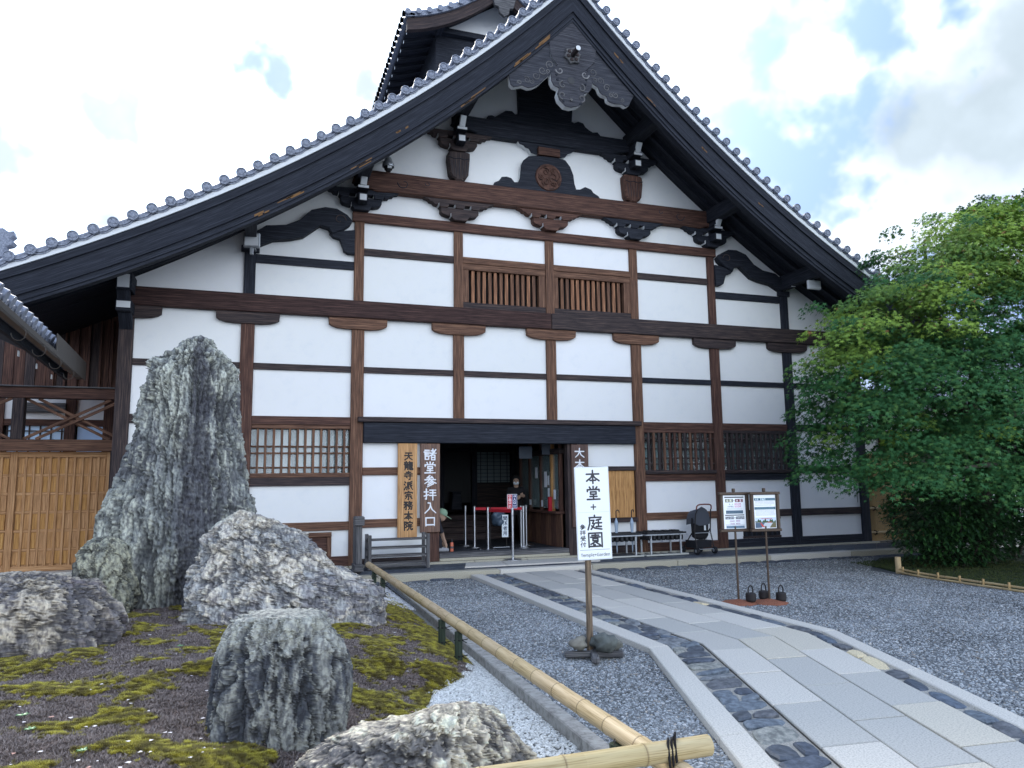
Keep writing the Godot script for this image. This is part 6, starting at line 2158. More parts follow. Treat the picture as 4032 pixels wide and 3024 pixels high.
func make_boards() -> void:
	var im := wood_print(M.tan, 128, 604)
	column_text(im, "天龍寺派宗務本院", 40, 52, 62, 59, 5.5, 8.5, Color8(24, 18, 16), 0.5)
	var b := thing("name_board", "tall tan wooden name board with black brush characters, left of the dark board", "sign", Vector3(4.895, 0.62, 0.05))
	box(b, "board", -0.185, 0.185, 0.0, 1.755, 0.0, 0.035, M.tan, 0.006)
	sheet(b, "lettering", 0.366, 1.745, Vector3(0, 0.8775, 0.0365), printed(im, 0.6))
	im = wood_print(M.brown, 136, 620)
	column_text(im, "諸堂参拝入口", 22, 34, 92, 84, 10, 9.0, Color8(226, 228, 230), 0.5)
	b = thing("name_board", "dark wooden board with six white brush characters beside the left doorpost", "sign", Vector3(5.325, 0.70, 0.066))
	box(b, "board", -0.19, 0.19, 0.0, 1.67, 0.0, 0.04, M.brown, 0.006)
	sheet(b, "lettering", 0.374, 1.655, Vector3(0, 0.835, 0.0415), printed(im, 0.6))
	im = wood_print(M.red, 136, 620)
	column_text(im, "大本山天龍寺", 24, 24, 84, 76, 12, 9.0, Color8(226, 228, 230), 0.5)
	b = thing("name_board", "dark wooden board with white brush characters, half hidden behind the white signboard", "sign", Vector3(8.44, 0.70, 0.066))
	box(b, "board", -0.19, 0.19, 0.0, 1.67, 0.0, 0.04, M.red, 0.006)
	sheet(b, "lettering", 0.374, 1.655, Vector3(0, 0.835, 0.0415), printed(im, 0.6))
	# lamps and camera under the roof
	var l := thing("floodlight", "square floodlight with white glass under the left roof edge", "floodlight", Vector3(1.99, 5.97, 0.42), -0.15)
	box(l, "housing", -0.14, 0.14, -0.13, 0.13, -0.06, 0.03, M.alu, 0.01)
	box(l, "glass", -0.115, 0.115, -0.105, 0.105, 0.03, 0.036, M.white, 0.004)
	box(l, "bracket", -0.03, 0.03, -0.26, -0.13, -0.05, 0.0, M.alu)
	box(l, "bracket", -0.03, 0.03, -0.10, -0.06, -0.38, -0.061, M.alu)
	l = thing("floodlight", "white ribbed floodlight under the right roof edge above the maple", "floodlight", Vector3(13.85, 5.9, 1.0), 0.0)
	box(l, "housing", -0.17, 0.17, -0.1, 0.1, -0.05, 0.02, M.white, 0.01)
	for k in 5:
		box(l, "rib", -0.15, 0.15, -0.085 + k * 0.04, -0.066 + k * 0.04, 0.021, 0.03, M.white, 0.002)
	box(l, "bracket", -0.02, 0.02, 0.1, 0.45, -0.03, 0.0, M.alu)
	l = thing("security_camera", "grey dome security camera hanging under the eave left of the gable", "camera", Vector3(4.43, 7.62, 0.35))
	lathe(l, "hood", [[0.115, 0.07], [0.118, 0.09], [0.11, 0.13], [0.05, 0.26], [0.02, 0.29], [0.001, 0.29]], M.alu, Vector3.ZERO, 18)
	lathe(l, "dome", [[0.001, -0.03], [0.045, -0.02], [0.075, 0.02], [0.085, 0.07]], M.plastic, Vector3.ZERO, 18)
	box(l, "lens_window", -0.03, 0.05, 0.02, 0.075, 0.06, 0.088, M.white, 0.006)
	bar(l, "arm", Vector3(0, 0.26, 0), Vector3(0, 0.34, -0.34), 0.03, 0.03, M.alu)
	l = thing("wall_box", "small grey box on white plaster near the right corner of the hall", "box", Vector3(15.55, 1.55, 0.0))
	box(l, "housing", -0.05, 0.05, 0.0, 0.11, 0.0, 0.05, M.iron)
	tube(l, "cable", [Vector3(0, 0.0, 0.03), Vector3(0.0, -0.5, 0.03)], 0.006, M.iron, 5)


# ---------------------------------------------------------------- free standing signs
func boulder_mesh(r: float, sd: int, flat_ := 0.7) -> ArrayMesh:
	var s := SphereMesh.new()
	s.radius = 1.0
	s.height = 2.0
	s.radial_segments = 20
	s.rings = 12
	var arr := s.get_mesh_arrays()
	var v: PackedVector3Array = arr[Mesh.ARRAY_VERTEX]
	var n := noise(0.9, 3, sd)
	var cell := noise(0.9, 1, sd + 1, FastNoiseLite.TYPE_CELLULAR)
	cell.cellular_return_type = FastNoiseLite.RETURN_CELL_VALUE
	for i in v.size():
		var p := v[i]
		v[i] = p * r * (0.92 + 0.3 * n.get_noise_3dv(p * 1.3) + 0.22 * cell.get_noise_3dv(p)) * Vector3(1, flat_, 1)
	arr[Mesh.ARRAY_VERTEX] = v
	var m := ArrayMesh.new()
	m.add_surface_from_arrays(Mesh.PRIMITIVE_TRIANGLES, arr)
	var st := SurfaceTool.new()
	st.create_from(m, 0)
	st.generate_normals()
	return st.commit()


func make_signs() -> void:
	var ink := Color8(34, 34, 42)
	var im := Image.create(270, 692, false, Image.FORMAT_RGB8)
	im.fill(Color8(240, 243, 242))
	column_text(im, "本堂", 80, 20, 124, 108, 16, 13.0, ink)
	glyph(im, "+", Rect2(112, 276, 50, 50), 9.0, ink)
	column_text(im, "庭園", 80, 362, 124, 114, 14, 12.5, ink)
	column_text(im, "参拝受付", 22, 428, 46, 39, 4.5, 5.0, ink)
	stroke(im, Vector2(8, 340), Vector2(262, 340), 1.5, 1.5, Color8(190, 195, 196))
	stroke(im, Vector2(18, 620), Vector2(252, 620), 2, 2, ink)
	for e in [[4, 4, 266, 4], [4, 688, 266, 688], [4, 4, 4, 688], [266, 4, 266, 688]]:
		stroke(im, Vector2(e[0], e[1]), Vector2(e[2], e[3]), 1.5, 1.5, Color8(176, 182, 184))
	var s := thing("standing_sign", "white vertical signboard on a wooden post weighted with stones, beside the path", "sign", Vector3(5.14, 0.0, 7.6))
	var lean := Basis(Vector3.BACK, 0.021) * Basis(Vector3.UP, -0.12)
	bar(s, "post", Vector3(0, 0.03, -0.03), Vector3(0.005, 1.62, -0.035), 0.05, 0.05, tinted(M.grey, Color(1.25, 1.1, 0.92)), 0.008)
	mi(s, "board", box_mesh(Vector3(0.338, 0.865, 0.018), 0.004), M.white, Transform3D(lean, Vector3(0.045, 1.322, 0.015)))
	sheet(s, "lettering", 0.334, 0.858, Vector3(0.045, 1.322, 0.015) + lean * Vector3(0, 0, 0.0105), printed(im, 0.4), lean)
	letters(s, "lettering", "Temple+Garden", 0.040, Vector3(0.045, 1.322, 0.015) + lean * Vector3(0.004, -0.386, 0.0115), plain(ink, 0.5), "Droid Sans", 0.001, lean)
	for a in [0.35, -1.2]:
		var d := Vector3(cos(a), 0, sin(a))
		bar(s, "foot", Vector3(0, 0.05 if a > 0 else 0.052, 0) - d * 0.27 + Vector3(0.0, 0.0, 0.05), Vector3(0, 0.05 if a > 0 else 0.052, 0) + d * 0.27 + Vector3(0.0, 0.0, 0.05), 0.07, 0.055, M.grey, 0.012)
	var spots := [[Vector3(0.06, 0.17, 0.13), 0.115, 0.85], [Vector3(-0.13, 0.14, 0.02), 0.085, 0.8], [Vector3(0.17, 0.13, 0.06), 0.1, 0.65], [Vector3(0.02, 0.13, -0.1), 0.1, 0.7]]
	for i in spots.size():
		var w := MeshInstance3D.new()
		w.name = numbered(self, "weight_stone")
		w.mesh = boulder_mesh(spots[i][1], 300 + i, spots[i][2])
		w.set_surface_override_material(0, tinted(M.concrete, [Color(0.62, 0.66, 0.66), Color(0.85, 0.84, 0.8), Color(0.72, 0.74, 0.72), Color(0.6, 0.62, 0.64)][i]))
		w.position = s.position + spots[i][0]
		add_child(w, true)
		tag(w, ["largest grey stone weighing down the white sign's wooden cross foot, in front", "small pale stone on the left arm of the white sign's foot", "flat grey stone on the right arm of the white sign's foot", "stone behind the post on the white sign's foot"][i], "stone", "stones weighing down the white sign")

	# two notice boards on round iron bases
	for k in 2:
		var x: float = [8.22, 8.605][k]
		var z: float = [5.55, 5.68][k]
		var n := thing("notice_board", ["bronze framed price board on a round rusty base, left of the pair", "bronze framed notice with a garden photo on a round rusty base, right of the pair"][k], "sign", Vector3(x, 0.0, z), -0.1)
		lathe(n, "base", [[0.235, 0.0], [0.235, 0.012], [0.19, 0.03], [0.06, 0.05], [0.03, 0.06], [0.001, 0.06]], M.rust, Vector3.ZERO, 28)
		tube(n, "pole", [Vector3(0, 0.05, 0), Vector3(0, 1.0, 0)], 0.0145, M.bronze, 10)
		box(n, "frame", -0.225, 0.225, 0.93, 0.965, -0.02, 0.035, M.bronze)
		box(n, "frame", -0.225, 0.225, 1.415, 1.45, -0.02, 0.035, M.bronze)
		box(n, "frame", -0.21, -0.17, 0.966, 1.414, -0.018, 0.03, M.bronze)
		box(n, "frame", 0.17, 0.21, 0.966, 1.414, -0.018, 0.03, M.bronze)
		box(n, "back_board", -0.169, 0.169, 0.966, 1.414, -0.015, 0.004, M.iron, 0.0)
		box(n, "hanger", -0.018, 0.018, 1.451, 1.5, -0.02, 0.02, M.bronze)
		var p := Image.create(252, 352, false, Image.FORMAT_RGB8)
		p.fill(Color8(244, 247, 246))
		if k == 0:
			var navy := Color8(32, 70, 92)
			p.fill_rect(Rect2i(18, 16, 216, 12), Color8(46, 46, 48))
			p.fill_rect(Rect2i(26, 40, 86, 34), Color8(58, 62, 34))
			p.fill_rect(Rect2i(138, 40, 88, 34), Color8(104, 28, 34))
			row_text(p, "庭園", 34, 43, 30, 28, 8, 3.6, Color8(240, 240, 220))
			row_text(p, "本堂", 146, 43, 30, 28, 8, 3.6, Color8(245, 235, 235))
			row_text(p, "+", 116, 48, 18, 18, 0, 3, Color8(90, 100, 110))
			row_text(p, "大人", 66, 86, 18, 18, 12, 2, Color8(90, 100, 120))
			row_text(p, "800円", 128, 84, 18, 21, 1, 3, Color8(196, 84, 140))
			row_text(p, "小中学生", 48, 111, 17, 18, 1, 2, Color8(90, 100, 120))
			row_text(p, "600円", 128, 109, 18, 21, 1, 3, Color8(196, 84, 140))
			fine_print(p, 40, 214, 138, 2, 9, Color8(130, 138, 146))
			p.fill_rect(Rect2i(30, 160, 192, 34), navy)
			fine_print(p, 40, 212, 165, 2, 13, Color8(215, 228, 232))
			p.fill_rect(Rect2i(18, 204, 216, 11), Color8(46, 46, 48))
			p.fill_rect(Rect2i(20, 224, 96, 28), Color8(40, 46, 56))
			p.fill_rect(Rect2i(138, 224, 96, 28), Color8(40, 46, 56))
			row_text(p, "+", 118, 229, 17, 17, 0, 3, Color8(90, 100, 110))
			fine_print(p, 22, 232, 306, 2, 8, Color8(130, 138, 146))
			p.fill_rect(Rect2i(28, 322, 204, 24), Color8(52, 92, 118))
			fine_print(p, 34, 226, 326, 2, 10, Color8(205, 220, 230))
		else:
			var teal := Color8(30, 84, 104)
			p.fill_rect(Rect2i(8, 34, 240, 26), teal)
			row_text(p, "法堂", 18, 37, 20, 20, 2, 2.6, Color8(225, 238, 240))
			row_text(p, "雲龍図", 76, 37, 20, 20, 2, 2.6, Color8(225, 238, 240))
			fine_print(p, 150, 240, 42, 2, 8, Color8(200, 220, 226))
			fine_print(p, 20, 232, 68, 3, 13, Color8(70, 60, 80))
			fine_print(p, 20, 200, 108, 1, 10, Color8(90, 90, 100))
			p.fill_rect(Rect2i(8, 128, 240, 26), teal)
			fine_print(p, 18, 234, 134, 2, 10, Color8(210, 226, 230))
			fine_print(p, 20, 236, 164, 5, 12, Color8(100, 104, 116))
			# garden photograph pasted at the foot: sky, trees, white terrace and a red hall
			for yy in range(238, 346):
				for xx in range(10, 246):
					var c := Color8(206, 222, 236)
					var hill := 268.0 + 10.0 * sin(xx * 0.09) + 7.0 * sin(xx * 0.23 + 1.0)
					if yy > hill:
						c = Color8(58, 86, 50) if (xx * 7 + yy * 3) % 5 else Color8(36, 60, 40)
					if yy > 292 + (xx - 120) * 0.03:
						c = Color8(196, 200, 204)
					if xx < 120 - (yy - 292) * 0.8 and yy > 292:
						c = Color8(72, 94, 116)
					if xx > 190 + (320 - yy) * 0.8 and yy > 296:
						c = Color8(104, 96, 62)
					p.set_pixel(xx, yy, c)
			p.fill_rect(Rect2i(150, 284, 50, 9), Color8(176, 52, 40))
			for q in 8:
				stroke(p, Vector2(66 + q * 3, 290 + q * 6), Vector2(74 + q * 6, 296 + q * 6), 5, 5, Color8(206, 62, 52))
			fine_print(p, 60, 200, 244, 1, 9, Color8(196, 70, 80))
		sheet(n, "poster", 0.326, 0.44, Vector3(0, 1.19, 0.0065), printed(p, 0.35))
		if k == 0:
			letters(n, "lettering", "Garden", 0.036, Vector3(-0.075, 0.897 + 0.217, 0.0085), plain(Color8(235, 240, 242), 0.5), "Droid Sans", 0.001)
			letters(n, "lettering", "Temple", 0.036, Vector3(0.078, 0.897 + 0.217, 0.0085), plain(Color8(235, 240, 242), 0.5), "Droid Sans", 0.001)
			letters(n, "lettering", "Adult  ¥800", 0.03, Vector3(0.0, 1.071, 0.0085), plain(Color8(150, 90, 140), 0.5), "Droid Sans", 0.001)
			letters(n, "lettering", "Child  ¥600", 0.03, Vector3(0.0, 1.036, 0.0085), plain(Color8(150, 90, 140), 0.5), "Droid Sans", 0.001)
		else:
			letters(n, "lettering", "The Dharma Hall", 0.022, Vector3(0.02, 1.096, 0.0085), plain(Color8(196, 50, 60), 0.5), "Droid Sans", 0.001)
	var wl := [["black iron weight with ring handle on the left notice board's base", Vector3(8.33, 0.04, 5.66)], ["black iron weight behind the pole of the right notice board", Vector3(8.61, 0.04, 5.56)], ["black iron weight on the right edge of the right notice board's base", Vector3(8.75, 0.03, 5.73)]]
	for q in wl:
		var w := thing("iron_weight", q[0], "weight", q[1], 0.3, "iron weights on the notice board bases")
		lathe(w, "body", [[0.001, 0.0], [0.058, 0.0], [0.066, 0.02], [0.066, 0.095], [0.058, 0.108], [0.001, 0.11]], M.iron, Vector3.ZERO, 18)
		var pts := []
		for i in 13:
			var a := PI * i / 12.0
			pts.append(Vector3(cos(a) * 0.048, 0.14 + sin(a) * 0.06, 0))
		pts.push_front(Vector3(0.048, 0.105, 0))
		pts.append(Vector3(-0.048, 0.105, 0))
		tube(w, "handle", pts, 0.0085, M.iron, 8)


# ---------------------------------------------------------------- things at the entrance
func make_porch_things() -> void:
	# wooden shoe rack
	var r := thing("shoe_rack", "weathered grey wooden shoe rack with slatted shelves under the name boards", "rack", Vector3(4.63, 0.125, 0.52))
	for x in [-0.52, 0.52]:
		for z in [-0.19, 0.19]:
			box(r, "leg", x - 0.03, x + 0.03, 0.0, 0.6, z - 0.025, z + 0.025, M.grey)
		for y in [0.04, 0.2, 0.34, 0.49]:
			box(r, "end_rail", x - 0.018, x + 0.018, y, y + 0.035, -0.164, 0.164, M.grey)
	for k in 6:
		box(r, "top_slat", -0.489, 0.489, 0.495, 0.52, -0.15 + k * 0.055, -0.105 + k * 0.055, M.grey, 0.003)
	for y in [0.21, 0.35]:
		for z in [-0.13, 0.02, 0.17]:
			box(r, "shelf_rail", -0.501, 0.501, y, y + 0.028, z - 0.012, z + 0.012, M.grey, 0.003)
	for k in 5:
		box(r, "bottom_slat", -0.501, 0.501, 0.078, 0.1, -0.17 + k * 0.072, -0.125 + k * 0.072, M.grey, 0.003)
	box(r, "front_rail", -0.489, 0.489, 0.04, 0.075, 0.172, 0.2, M.grey)
	# capped barrier post
	var p := thing("barrier_post", "weathered grey wooden post with block cap and foot, left of the shoe rack", "post", Vector3(3.88, 0.12, 1.0))
	box(p, "shaft", -0.055, 0.05, 0.15, 0.79, -0.06, 0.06, M.grey)
	box(p, "cap", -0.085, 0.085, 0.792, 0.95, -0.12, 0.1, M.grey, 0.015)
	box(p, "foot", -0.075, 0.075, 0.03, 0.149, -0.3, 0.1, M.grey, 0.01)
	box(p, "skid", -0.03, 0.03, 0.0, 0.03, -0.28, 0.08, M.iron)
	box(p, "side_board", -0.06, -0.03, 0.15, 0.79, -0.3, -0.062, M.grey)
	# crowd control posts
	var spots := [[6.55, -1.84], [6.60, -1.30], [6.70, -0.66], [6.92, 0.24], [7.52, -0.80], [7.56, -1.06], [7.78, -1.34]]
	var where := ["chrome barrier post furthest back at the left of the entrance", "chrome barrier post second from the left, where the red belt starts", "chrome barrier post in the middle of the doorway, third from the left", "chrome barrier post in front of the sill, carrying the red and blue sign", "chrome barrier post at the right end of the red belt", "slim chrome post just behind the right end of the red belt", "chrome post furthest right, beside the ticket counter"]
	for i in 7:
		var y := 0.136 if i == 3 else 0.266
		var h := 0.98 if i == 3 else 0.86
		var s := thing("barrier_post", where[i], "barrier", Vector3(spots[i][0], y, spots[i][1]), 0.0, "chrome barrier posts at the entrance")
		lathe(s, "base", [[0.17, 0.0], [0.17, 0.012], [0.155, 0.02], [0.03, 0.032], [0.001, 0.034]], M.steel, Vector3.ZERO, 28)
		lathe(s, "shaft", [[0.026, 0.03], [0.026, h - 0.14], [0.03, h - 0.13], [0.03, h - 0.01], [0.022, h], [0.001, h]], M.steel, Vector3.ZERO, 16)
		if i == 3:
			var im := Image.create(150, 202, false, Image.FORMAT_RGB8)
			im.fill(Color8(236, 238, 240))
			im.fill_rect(Rect2i(4, 4, 70, 194), Color8(176, 26, 44))
			im.fill_rect(Rect2i(77, 4, 69, 194), Color8(28, 40, 92))
			var wh := Color8(244, 244, 246)
			for k in 24:
				var a := TAU * k / 24
				stroke(im, Vector2(39, 28) + Vector2(cos(a), sin(a)) * 17, Vector2(39, 28) + Vector2(cos(a + 0.27), sin(a + 0.27)) * 17, 4, 4, wh)
			stroke(im, Vector2(30, 28), Vector2(48, 28), 5, 5, wh)
			glyph(im, "→", Rect2(90, 8, 44, 40), 5.5, wh)
			column_text(im, "出口", 16, 54, 46, 42, 5, 5.5, wh)
			column_text(im, "入口", 89, 54, 46, 42, 5, 5.5, wh)
			row_text(im, "출구", 18, 172, 18, 18, 4, 2.4, wh)
			row_text(im, "입구", 92, 172, 18, 18, 4, 2.4, wh)
			box(s, "sign_plate", -0.10, 0.10, h + 0.0, h + 0.27, -0.006, 0.0, M.white, 0.0)
			sheet(s, "sign_face", 0.2, 0.27, Vector3(0, h + 0.135, 0.002), printed(im, 0.4))
			letters(s, "lettering", "Exit", 0.03, Vector3(-0.05, h + 0.053, 0.0035), plain(wh, 0.5), "Droid Sans", 0.001)
			letters(s, "lettering", "Entrance", 0.02, Vector3(0.05, h + 0.053, 0.0035), plain(wh, 0.5), "Droid Sans", 0.001)
	var belts := [[Vector3(6.62, 1.07, -1.30), Vector3(7.50, 1.07, -0.80), "red barrier belt at the back of the doorway, the longer of the two"], [Vector3(6.72, 1.05, -0.64), Vector3(6.90, 1.06, 0.22), "red barrier belt running to the front post with the sign"]]
	for b in belts:
		var o := bar(self, "barrier_belt", b[0], b[1], 0.004, 0.055, M.red_belt, 0.0)
		tag(o, b[2], "belt", "red barrier belts at the entrance")
	# umbrella racks with plastic cups
	for k in 2:
		var x0: float = [8.42, 9.58][k]
		var u := thing("umbrella_rack", ["black umbrella rack behind the white signboard, holding two clear umbrellas", "empty black umbrella rack with hanging cups next to the stroller"][k], "umbrella rack", Vector3(x0, 0.125, 0.22))
		var w := 1.08 if k == 0 else 0.94
		for z in [0.0, 0.46]:
			box(u, "rail", 0.0, w, 0.40, 0.425, z - 0.012, z + 0.012, M.alu, 0.003)
			box(u, "base_rail", -0.01, w + 0.02, 0.0, 0.03, z - 0.015, z + 0.015, tinted(M.white, Color(0.7, 0.7, 0.66)), 0.004)
		for x in [0.0, w]:
			box(u, "rail", x - 0.012, x + 0.012, 0.40, 0.425, 0.014, 0.446, M.alu, 0.003)
			box(u, "base_rail", x - 0.015, x + 0.015, 0.0, 0.03, 0.017, 0.443, tinted(M.white, Color(0.7, 0.7, 0.66)), 0.004)
		for x in [0.12, w - 0.14]:
			for z in [0.03, 0.43]:
				box(u, "leg", x - 0.016, x + 0.016, 0.031, 0.399, z - 0.016, z + 0.016, M.alu, 0.003)
		if k == 0:
			box(u, "drip_tray", 0.03, w - 0.03, 0.012, 0.04, 0.03, 0.43, M.plastic, 0.006)
		else:
			for q in 4:
				box(u, "base_cross", 0.2 + q * 0.18, 0.23 + q * 0.18, 0.004, 0.026, 0.018, 0.442, tinted(M.white, Color(0.6, 0.6, 0.58)), 0.003)
		var nx := 9 if k == 0 else 8
		for i in nx:
			for j in 4:
				var cx := 0.06 + (w - 0.12) * (i + 0.5) / nx
				var cz := 0.06 + 0.115 * j
				lathe(u, "cup", [[0.034, 0.30], [0.042, 0.33], [0.044, 0.43], [0.052, 0.435], [0.05, 0.46], [0.036, 0.462], [0.034, 0.42]], M.plastic, Vector3(cx, 0, cz), 8)
		for j in 5:
			box(u, "grid_bar", 0.02, w - 0.02, 0.43, 0.462, j * 0.115 + 0.0 - 0.008, j * 0.115 + 0.008, M.plastic, 0.003)
		if k == 1:
			for q in 4:
				box(u, "number_plate", 0.1 + q * 0.2, 0.24 + q * 0.2, 0.464, 0.49, 0.14, 0.34, M.plastic, 0.008)
	for k in 2:
		var x: float = [9.06, 9.41][k]
		var o := thing("umbrella", ["folded clear umbrella with dark crook handle, left one in the rack", "folded clear umbrella with dark crook handle, right one beside the post"][k], "umbrella", Vector3(x, 0.18, 0.42), 0.4 * k, "clear umbrellas in the rack")
		lathe(o, "canopy", [[0.006, 0.02], [0.014, 0.08], [0.02, 0.32], [0.032, 0.5], [0.04, 0.60], [0.022, 0.66], [0.008, 0.70]], tinted(M.shoji, Color(0.62, 0.68, 0.74)), Vector3.ZERO, 10)
		tube(o, "shaft", [Vector3(0, 0.0, 0), Vector3(0, 0.78, 0)], 0.006, M.steel, 6)
		var pts := [Vector3(0, 0.70, 0), Vector3(0, 0.80, 0)]
		for i in 8:
			var a := PI - PI * 1.15 * i / 7.0
			pts.append(Vector3(0.035 + cos(a) * 0.035, 0.82 + sin(a) * 0.035, 0))
		tube(o, "handle", pts, 0.011, plain(Color8(46, 26, 22), 0.4), 8)
	# push chair seen from behind
	var s := thing("stroller", "folded-hood grey and black baby stroller parked by the wall with orange brown handle", "stroller", Vector3(10.88, 0.122, 0.62), 0.1)
	var fr: Material = M.iron
	for q in [-1.0, 1.0]:
		var f: float = q * 0.2
		tube(s, "frame", [Vector3(f * 1.1, 0.08, 0.14), Vector3(f, 0.45, 0.06), Vector3(f * 0.95, 0.8, 0.1), Vector3(f * 0.85, 0.9, 0.14)], 0.012, fr, 8)
		tube(s, "frame", [Vector3(f * 1.0, 0.5, 0.05), Vector3(f * 1.15, 0.1, -0.3)], 0.012, fr, 8)
		for z in [0.14, -0.32]:
			for d in [-0.018, 0.018]:
				var wb := Basis(Vector3(0, 0, -1), Vector3.RIGHT, Vector3(0, -1, 0))
				var wh := lathe(s, "wheel", [[0.02, -0.011], [0.066, -0.011], [0.07, -0.006], [0.07, 0.006], [0.066, 0.011], [0.02, 0.011]], M.plastic, Vector3(f * 1.12 + d, 0.07, z), 20, wb)
				lathe(wh, "hub", [[0.001, -0.013], [0.03, -0.013], [0.03, 0.013], [0.001, 0.013]], M.alu, Vector3.ZERO, 10)
	var hp := []
	for i in 9:
		var a := PI * i / 8.0
		hp.append(Vector3(0.19 * signf(cos(a)) * pow(absf(cos(a)), 0.5), 0.90 + 0.10 * pow(sin(a), 0.5), 0.13 + 0.03 * sin(a)))
	tube(s, "handle", hp, 0.014, plain(Color8(120, 62, 44), 0.5), 10)
	tube(s, "axle", [Vector3(-0.22, 0.1, 0.14), Vector3(0.22, 0.1, 0.14)], 0.008, M.alu, 8)
	tube(s, "cross_bar", [Vector3(-0.2, 0.42, 0.07), Vector3(0.2, 0.42, 0.07)], 0.009, M.alu, 8)
	prism(s, "seat_back", V2([-0.18, 0.34, -0.1, 0.29, 0.12, 0.29, 0.18, 0.36, 0.195, 0.62, 0.18, 0.72, -0.18, 0.72, -0.195, 0.6]), -0.06, 0.04, plain(Color8(20, 20, 24), 0.9), 0.025)
	var st := new_st()
	var rings := 7
	var vv := []
	for i in rings:
		var t := float(i) / (rings - 1)
		var row := []
		for j in 11:
			var a := PI * j / 10.0
			var wx := 0.19 * (1.0 - 0.25 * t * t)
			row.append(Vector3(cos(a) * wx, 0.62 + (0.31 - 0.02 * t) * pow(sin(a), 0.7) - 0.05 * t, 0.06 - t * 0.34 + 0.02 * sin(a)))
		vv.append(row)
	for i in rings - 1:
		for j in 10:
			quad(st, vv[i][j], vv[i][j + 1], vv[i + 1][j + 1], vv[i + 1][j], (vv[i][j] - Vector3(0, 0.6, -0.1)))
	mi(s, "hood", st.commit(), plain(Color8(72, 76, 84), 0.85))
	prism(s, "hood_back", V2([-0.2, 0.62, -0.2, 0.74, -0.17, 0.83, -0.08, 0.91, 0.0, 0.95, 0.09, 0.91, 0.17, 0.82, 0.2, 0.72, 0.19, 0.6, 0.1, 0.57, -0.08, 0.56]), 0.05, 0.07, plain(Color8(72, 76, 84), 0.85), 0.008)
	prism(s, "basket", V2([-0.19, 0.12, 0.19, 0.12, 0.2, 0.27, 0.0, 0.25, -0.2, 0.27]), -0.25, 0.1, plain(Color8(26, 27, 32), 0.95), 0.01)
	box(s, "tag", 0.03, 0.075, 0.47, 0.57, 0.075, 0.079, M.white, 0.0)
	# things inside the doorway
	var t := thing("luggage_stand", "small stand with blue-grey bag and white staff-only plate behind the barrier posts", "stand", Vector3(7.05, 0.266, -0.95))
	box(t, "plate", 0.02, 0.16, 0.22, 0.68, 0.07, 0.08, M.white, 0.004)
	var pl := Image.create(60, 196, false, Image.FORMAT_RGB8)
	pl.fill(Color8(216, 224, 226))
	column_text(pl, "関係者用", 8, 12, 44, 38, 6, 4.5, Color8(50, 60, 80))
	sheet(t, "lettering", 0.136, 0.455, Vector3(0.09, 0.45, 0.0815), printed(pl, 0.5))
	for q in [-0.18, 0.18]:
		tube(t, "frame", [Vector3(q, 0.0, 0.1), Vector3(q, 0.04, -0.1), Vector3(q * 0.9, 0.85, -0.12)], 0.009, M.iron, 6)
	mi(t, "bag", boulder_mesh(0.17, 340, 1.1), plain(Color8(66, 82, 98), 0.4), Transform3D(Basis.IDENTITY, Vector3(-0.02, 0.62, -0.05)))
	tube(t, "frame", [Vector3(-0.18, 0.02, 0.1), Vector3(0.18, 0.02, 0.1)], 0.009, M.alu, 6)
	var bt := thing("water_bottle", "orange patterned water bottle on the floor inside the left doorpost", "bottle", Vector3(5.93, 0.266, -0.62))
	lathe(bt, "body", [[0.001, 0.0], [0.034, 0.0], [0.036, 0.01], [0.036, 0.15], [0.028, 0.175], [0.02, 0.18]], plain(Color8(206, 112, 84), 0.4), Vector3.ZERO, 16)
	lathe(bt, "cap", [[0.024, 0.18], [0.024, 0.225], [0.02, 0.235], [0.001, 0.236]], M.plastic, Vector3.ZERO, 14)
	lathe(bt, "band", [[0.037, 0.06], [0.0372, 0.062], [0.0372, 0.1], [0.037, 0.102]], plain(Color8(86, 78, 82), 0.5), Vector3.ZERO, 16)
	var ch := thing("stool", "dark stool standing before the white panel at the back of the entrance room", "stool", Vector3(7.1, 0.94, -4.75))
	prism(ch, "seat_cover", V2([-0.15, 0.0, 0.15, 0.0, 0.11, 0.42, -0.1, 0.42]), -0.12, 0.12, M.black, 0.02)
	box(ch, "seat", -0.13, 0.13, 0.421, 0.46, -0.13, 0.13, M.black, 0.01)


